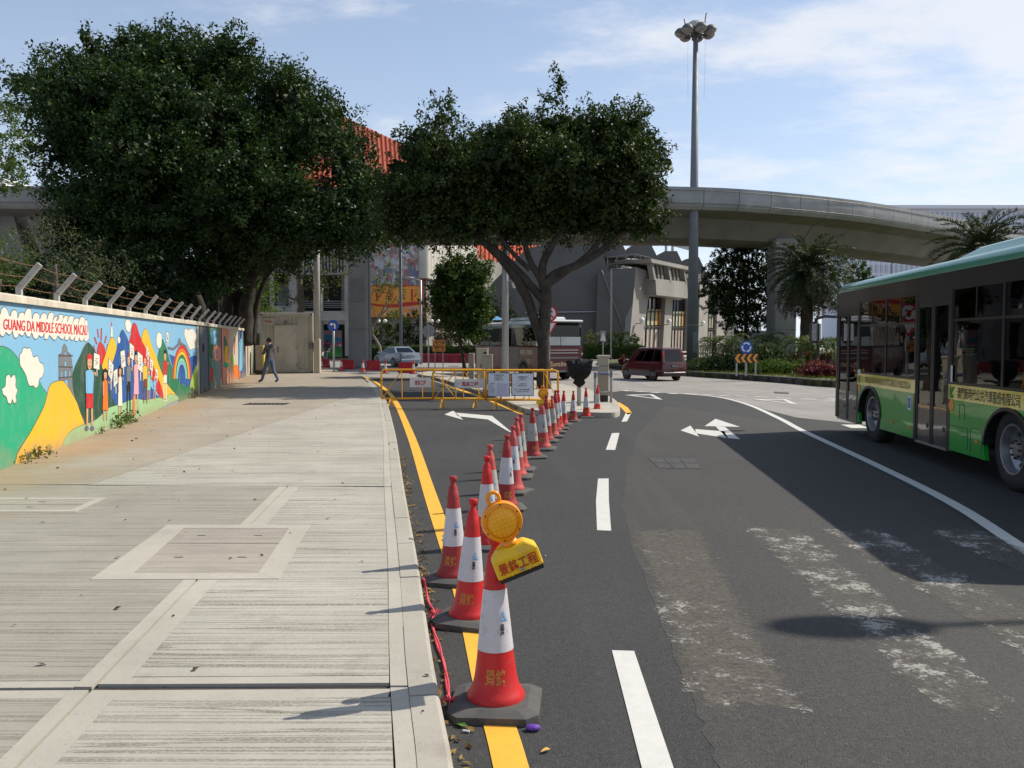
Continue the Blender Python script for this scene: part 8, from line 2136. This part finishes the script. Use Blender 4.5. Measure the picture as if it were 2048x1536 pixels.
# hedge and flowering shrubs of the far side
def hedge(label, u0, u1, v0, v1, Y, dep, mat, leaf=.13, n=9000, name='hedge', Y1=None):
    a, b = P(u0, v1, Y), P(u1, v0, Y); Y1 = Y1 or Y; t_ = thing(name, label, 'hedge', ((a.x + b.x) / 2, Y, .1))
    f = rng.random(n); x = a.x + (P(u1, v0, Y1).x - a.x) * f; zt = b.z * (1 + .05 * np.sin(x * 3.1) + .03 * np.sin(x * 8)); side = rng.random(n)
    yy = np.where(side < .5, rng.normal(0, .05, n), rng.uniform(0, dep, n)); zz = np.where(side < .5, rng.uniform(.1, 1, n) * zt, zt + rng.normal(0, .05, n))
    cen = np.stack([x, Y + (Y1 - Y) * f + yy, np.maximum(zz, .1)], 1); nr = rng.normal(size=(n, 3)) * .7 + np.where((side < .5)[:, None], np.array([0, -1, .3]), np.array([0, 0, 1]))
    leaf_object('foliage', cen, nr, leaf * rng.uniform(.6, 1.3, n), .55, mat, t_)
    m = MB(); ex = P(u1, v0, Y1).x
    m.slab([Vector((a.x, Y + .12, .1)), Vector((ex, Y1 + .12, .1)), Vector((ex, Y1 + .12, b.z * .9)), Vector((a.x, Y + .12, b.z * .9))], (0, dep * .85, 0)); m.build('inner_stems', M_barkd, t_, fix=True)
hedge('clipped green hedge behind the crimson water barriers', 740, 962, 694, 716, 69.5, 1.6, M_mid, .15, 14000)
hedge('low green hedge under the clipped round bushes', 1168, 1292, 692, 704, 74.5, 1.5, M_mid, .15, 7000)
for k, (u, v, ru, rv, Y, mt, lb) in enumerate(((755, 672, 26, 32, 73, M_dk, 'dark shrub behind the hedge beside the viaduct pier'), (790, 655, 26, 24, 74, M_lt, 'leafy climbing shrub below the orange poster panel'), (823, 660, 24, 30, 74, M_dk, 'dark shrub between the two lamp posts'), (868, 640, 26, 26, 73.5, M_flow, 'shrub with reddish flowers left of the round tree'), (895, 655, 26, 34, 73, M_flow, 'shrub with yellow and red tips behind the round sign'), (935, 655, 28, 36, 73, M_flow, 'flowering shrub right behind the round tree trunk'), (968, 650, 26, 42, 72, M_dk, 'dark shrub in front of the coach front'), (1000, 640, 30, 40, 72, M_dk, 'dark bush above the coach roof beside the grey pole'))):
    tree('shrub', lb, [pb(u + dx, v + dy, ru * .7, rv * .7, Y, .9) for dx, dy in ((-ru * .4, 6), (ru * .4, 4), (0, -rv * .4), (0, rv * .5))], mt, [(pp_(Y, (u, 706), (u + 3, 680), (u, 655)), (.07, .05, .03))], 4.0, 22, .2, 'bush', 'shrubs along the far side', M_barkl)
for k, (u, v, ru, rv) in enumerate(((1187, 679, 17, 18), (1226, 682, 20, 18), (1258, 684, 17, 19))):
    tree('clipped_bush', 'round clipped bush before the concrete block, %s from the coach' % ('first', 'second', 'third')[k], [pb(u, v, ru, rv, 75.5, .8)], M_var if k == 0 else M_mid, [(pp_(75.5, (u, 706), (u, 685)), (.07, .06))], 9, 34, .14, 'bush', 'clipped round bushes', updir=.1, tl=(.05, .2), spread=.1)
# layered tree left of the palm
Yy = 58
tree('layered_tree', 'dark tree with flat layered branches between mast and palm', [pb(u, v, a, b, Yy, d) for u, v, a, b, d in ((1478, 494, 26, 7, .9), (1462, 510, 36, 8, 1.1), (1500, 512, 44, 10, 1.2), (1462, 535, 50, 9, 1.4), (1510, 545, 50, 12, 1.4), (1450, 560, 48, 8, 1.4), (1492, 572, 52, 12, 1.5), (1440, 585, 42, 8, 1.3), (1480, 600, 56, 14, 1.5), (1450, 615, 40, 10, 1.3), (1500, 630, 52, 18, 1.5), (1480, 650, 36, 16, 1.2), (1540, 600, 34, 50, 1.2))], M_dk2, [(pp_(Yy, (1492, 715), (1492, 640), (1490, 560), (1482, 490)), (.16, .13, .09, .03))] + [(pp_(Yy, (1491, v), (1491 + s_ * 22, v - 6), (1491 + s_ * 46, v - 6)), (.05, .035, .015)) for v, s_ in ((640, 1), (620, -1), (600, 1), (585, -1), (560, 1), (545, -1), (520, -1))], 14, 30, .12, bark=M_barkd, updir=.05, tl=(.15, .45), spread=.06, core=1100)
tree('round_tree', 'dark green tree right of the tall palm below the viaduct', [pb(u, v, a, b, 80, 1.6) for u, v, a, b in ((1700, 545, 32, 36), (1715, 570, 30, 36), (1690, 580, 36, 40), (1725, 600, 22, 40))], M_mid, [(pp_(80, (1700, 705), (1702, 620), (1705, 570)), (.2, .16, .1))], 4, 24, .24)
# ------------------------------------------------------------------ palms
M_palm = leaf_mat('palm_leaf', (.018, .032, .012), (.06, .085, .03), None, .15, .4); M_palmy = leaf_mat('palm_leaf_bright', (.03, .06, .014), (.11, .16, .03), None, .25, .4); M_dead = leaf_mat('dead_frond', (.05, .038, .022), (.13, .10, .06), None, .1, .7)
def fronds(name, parent, top, n, length, mat, el=(-.6, 1.35), leaflet=.42, per=44, droop=1.1, w=.045):
    C, N, S, A, R = [], [], [], [], []
    m = MB()
    for k in range(n):
        az = 2 * math.pi * (k * .618 + random.uniform(-.03, .03)); e0 = el[0] + (el[1] - el[0]) * ((k + .5) / n) ** .8; L = length * random.uniform(.85, 1.1)
        hd = np.array([math.cos(az), math.sin(az), 0]); p = np.array(top, float); pts = [p.copy()]; e = e0; st = 9
        for i in range(st):
            p = p + (hd * math.cos(e) + np.array([0, 0, math.sin(e)])) * L / st; e -= droop / st * (1 + .6 * i / st); pts.append(p.copy())
        pts = np.array(pts); m.path([Vector(q) for q in pts], list(np.linspace(.03, .006, st + 1)), 4)
        tt = rng.uniform(.12, 1, per); ii = np.minimum((tt * st).astype(int), st - 1); fr = tt * st - ii
        q = pts[ii] * (1 - fr)[:, None] + pts[ii + 1] * fr[:, None]; d = unit(pts[ii + 1] - pts[ii]); side = np.cross(d, np.array([0, 0, 1.0])); side = unit(side) * np.where(rng.random(per) < .5, 1, -1)[:, None]
        ld = unit(side + d * .8 + np.array([0, 0, .3]) + rng.normal(scale=.06, size=(per, 3))); ln = leaflet * (1 - .55 * np.abs(tt - .45)) * rng.uniform(.8, 1.1, per)
        C.append(q + ld * (ln / 2)[:, None]); A.append(ld); S.append(ln); N.append(unit(np.cross(ld, d) + rng.normal(scale=.3, size=(per, 3)))); R.append(np.full(per, random.random()) * .6 + rng.random(per) * .4)
    m.build('frond_rib', M_barkd, parent)['kind'] = 'stuff'
    leaf_object(name, np.concatenate(C), np.concatenate(N), np.concatenate(S), w / leaflet, mat, parent, np.concatenate(R), np.concatenate(A))
def palm(label, u, vb, vt, Y, L, n, mat, r=.2, el=(-.6, 1.35), leaflet=.42, dead=0, droop=1.1, bulge=False, base_z=.2, per=44, w=.045):
    p = P(u, vb, Y); t_ = thing('palm', label, 'palm', (p.x, Y, base_z)); zt = P(u, vt, Y).z
    m = MB(); m.smooth = True; st = 16; prof = []
    for i in range(st + 1):
        f = i / st; rr = r * (1.25 - .35 * f + (.5 * math.exp(-((f - .25) / .2) ** 2) if bulge else 0) + .06 * (i % 2)); prof.append((rr, base_z - .05 + (zt - base_z + .05) * f))
    m.lathe(prof, 12, (p.x, Y, 0)); m.build('trunk', M_barkd if not bulge else M_bark, t_, autosm=20)
    fronds('frond', t_, (p.x, Y, zt), n, L, mat, el, leaflet, per, droop, w)
    if dead: fronds('dead_frond', t_, (p.x, Y, zt - .1), dead, L * .95, M_dead, (-1.2, -.5), leaflet * .8, per, .5, w)
    return t_
palm('tall date palm with a dense drooping crown under the viaduct', 1612, 722, 545, 46, 2.7, 88, M_palm, .30, (-.85, 1.4), .45, 32, 1.15, per=150, w=.042)
palm('date palm crown rising above the bus roof', 1955, 700, 500, 37, 2.5, 46, M_palm, .26, (-.4, 1.35), .42, 8, 1.1, per=150, w=.04)
for u, vb, vt, Y, L, n, lb, bu in ((1428, 730, 690, 47, 1.35, 11, 'small arching palm right of the mast', True), (1462, 735, 685, 49, 1.3, 9, 'small arching palm left of the roundabout sign', True), (1532, 735, 684, 45, 1.3, 9, 'small arching palm behind the chevron board', True), (1600, 742, 690, 42, 1.25, 14, 'stout small palm before the tall palm trunk', True), (1633, 748, 694, 39, 1.2, 14, 'stout small palm left of the bus front', True), (1665, 742, 692, 43, 1.2, 12, 'small palm peeping out left of the bus mirror', True)):
    palm(lb, u, vb, vt, Y, L, n, M_palmy, .13, (.1, 1.2), .32, 0, 1.9, bu, per=80, w=.035)
# ------------------------------------------------------------------ roundabout planting
def mound(label, blobs, mat, dens, per, leaf, name='shrub_mound'):
    tree(name, label, blobs, mat, None, dens, per, leaf, 'shrub', None, None, .15, .55, .08, .3, (.08, .25), None, 1500)
mound('dark green mound of shrubs behind the chevron board', [pb(u, v, a, b, 41, d) for u, v, a, b, d in ((1450, 732, 50, 20, 1.2), (1480, 714, 50, 28, 1.4), (1420, 736, 44, 16, 1.0), (1395, 740, 30, 12, .9), (1520, 716, 50, 28, 1.3))], M_dk2, 13, 26, .085)
mound('pale variegated mound of shrubs right of the roundabout sign', [pb(u, v, a, b, 42, d) for u, v, a, b, d in ((1535, 712, 34, 18, 1.0), (1560, 720, 26, 16, .9), (1510, 708, 24, 12, .8))], M_var, 14, 26, .075)
mound('low green shrubs in front of the roundabout mound', [pb(u, v, a, b, 37.5, d) for u, v, a, b, d in ((1545, 738, 36, 14, .7), (1575, 742, 30, 12, .7), (1520, 742, 30, 11, .6), (1600, 735, 18, 12, .6))], M_lt, 15, 26, .075)
mound('red leaved border plants left of the bus front', [pb(u, v, a, b, 34.5, d) for u, v, a, b, d in ((1625, 748, 26, 9, .7), (1655, 750, 26, 10, .7), (1680, 748, 30, 12, .8), (1640, 738, 24, 8, .8))], M_redp, 24, 24, .085)
mound('darker red leaved plants behind the small stout palms', [pb(u, v, a, b, 44, d) for u, v, a, b, d in ((1600, 716, 26, 8, .8), (1640, 716, 30, 9, .8), (1680, 716, 30, 9, .8))], M_redp, 14, 22, .1)
hedge('clipped hedge at the foot of the mast', 1386, 1425, 722, 742, 46, 1.2, M_lt, .09, 3500)
mound('small flowering weeds on the grass tip of the roundabout', [pb(u, v, a, b, 43, .3) for u, v, a, b in ((1243, 722, 6, 5), (1250, 726, 5, 5))], M_redp, 20, 12, .07)
# ground cover of grass blades on the bed
n = 9000; gx = rng.uniform(6, 16, n); gy = rng.uniform(29, 52, n)
pl_ = np.array([(p.x, p.y) for p in rb_pts])
def inside(x, y, poly):
    c = np.zeros(len(x), bool); j = len(poly) - 1
    for i in range(len(poly)):
        xi, yi = poly[i]; xj, yj = poly[j]
        c ^= ((yi > y) != (yj > y)) & (x < (xj - xi) * (y - yi) / (yj - yi + 1e-9) + xi); j = i
    return c
k_ = inside(gx, gy, pl_); gx, gy = gx[k_], gy[k_]; n = len(gx)
go = leaf_object('grass', np.stack([gx, gy, np.full(n, .26)], 1), np.stack([rng.normal(size=n), rng.normal(size=n), np.zeros(n)], 1), rng.uniform(.10, .2, n), .16, leaf_mat('grass_blade', (.05, .07, .015), (.15, .17, .045), None, .25, .6), None, None, np.tile(np.array([0, 0, 1.0]), (n, 1)))
tag(go, 'short rough grass on the roundabout bed', kind='stuff')
# ------------------------------------------------------------------ weeds along the wall foot, leaf litter by the kerb
def weed(u, v, h, n, lb):
    p = G(u, v, PAV); p += WN * max(0, .09 - (p - WA).dot(WN)); t_ = thing('weed', lb, 'weed', p, 'weeds along the wall foot')
    cen = np.array(p) + np.stack([rng.normal(0, h * .4, n), rng.normal(0, h * .45, n), np.abs(rng.normal(h * .5, h * .3, n))], 1)
    leaf_object('foliage', cen, rng.normal(size=(n, 3)) + np.array([.3, -.2, .8]), h * .4 * rng.uniform(.6, 1.2, n), .45, M_lt, t_)
    m = MB()
    for _ in range(6): m.path([p, p + Vector((random.uniform(-.3, .3) * h, random.uniform(-.3, .3) * h, h * .9))], .004, 4)
    m.build('stem', M_barkl, t_)['kind'] = 'stuff'
for u, v, h, n, lb in ((28, 926, .15, 34, 'weed where the green and yellow hills meet on the wall'), (44, 918, .17, 40, 'weed next to the leftmost one at the wall foot'), (64, 910, .12, 20, 'small weed below the yellow hill'), (176, 868, .12, 22, 'small weed below the painted boy in red shorts'), (214, 856, .22, 60, 'tall weed below the painted girl in orange'), (230, 849, .20, 70, 'broad weed below the painted girl in white'), (243, 845, .20, 60, 'weed right of the broad weed'), (354, 797, .18, 34, 'weed under the end of the painted yellow slope'), (378, 786, .16, 26, 'weed under the painted rainbow')):
    weed(u, v, h, n, lb)
n = 420; yy = rng.uniform(2.3, 12, n) ** 1.0; xx = np.array([KX(y) for y in yy]) + np.abs(rng.normal(.02, .045, n)) + .01
lo = leaf_object('leaf_litter', np.stack([xx, yy, np.full(n, .012)], 1), rng.normal(size=(n, 3)) * .35 + np.array([0, 0, 1.0]), rng.uniform(.02, .055, n), .4, leaf_mat('dry_leaf', (.10, .06, .025), (.30, .20, .07), (.42, .28, .08), .1, .7), None)
tag(lo, 'dry leaf litter lying in the gutter along the kerb', kind='stuff')
n = 130; yy = rng.uniform(2.4, 20, n); f_ = rng.random(n); xx = np.array([WX(y) for y in yy]) * f_ + np.array([KX(y) for y in yy]) * (1 - f_)
l2_ = leaf_object('leaf_crumbs', np.stack([xx, yy, np.full(n, PAV + .008)], 1), rng.normal(size=(n, 3)) * .35 + np.array([0, 0, 1.0]), rng.uniform(.015, .05, n), .6, leaf_mat('dead_crumb', (.03, .02, .012), (.12, .07, .03), None, .05, .8), None)
tag(l2_, 'scattered dead leaf crumbs on the pavement', kind='stuff')
def leaf_one(u, v, s_, c, lb, z=.012, name='fallen_leaf'):
    p = G(u, v, z); m = MB(); a = random.uniform(0, 6); d = Vector((math.cos(a), math.sin(a), 0)) * s_; e = Vector((-d.y, d.x, 0)) * .4
    q = [p - d, p - d * .3 + e, p + d * .4 + e * .9, p + d, p + d * .4 - e * .9, p - d * .3 - e]; q = [x + Vector((0, 0, .004 * (i % 3))) for i, x in enumerate(q)]
    m.poly(q[:4]); m.poly([q[0], q[3], q[4], q[5]]); tag(m.build(name, paint(name + str(c), (*c, 1), .6)), lb, 'leaf')
leaf_one(922, 1450, .035, (.10, .20, .03), 'green leaf lying before the black foot of the nearest cone'); leaf_one(940, 1458, .03, (.36, .20, .05), 'yellow brown leaf lying before the nearest cone'); leaf_one(1091, 1501, .025, (.55, .30, .05), 'orange leaf on the asphalt right of the yellow line'); leaf_one(1092, 1112, .02, (.12, .17, .05), 'small green leaf on the asphalt right of the amber lamp')
p = G(1066, 1455, .018); m = MB(); m.ball(p, .028, 10, 6, (1.2, .7, .5)); tag(m.build('bottle_cap_scrap', paint('purple_plastic', (.13, .04, .34, 1), .35)), 'small purple plastic scrap at the foot of the nearest cone', 'scrap')
p = G(926, 1461, .012); m = MB(); m.tube(p, p + Vector((.028, -.008, 0)), .005, n=8); tag(m.build('cigarette_butt', M_swhite), 'white cigarette butt beside the leaves in the gutter', 'cigarette butt')
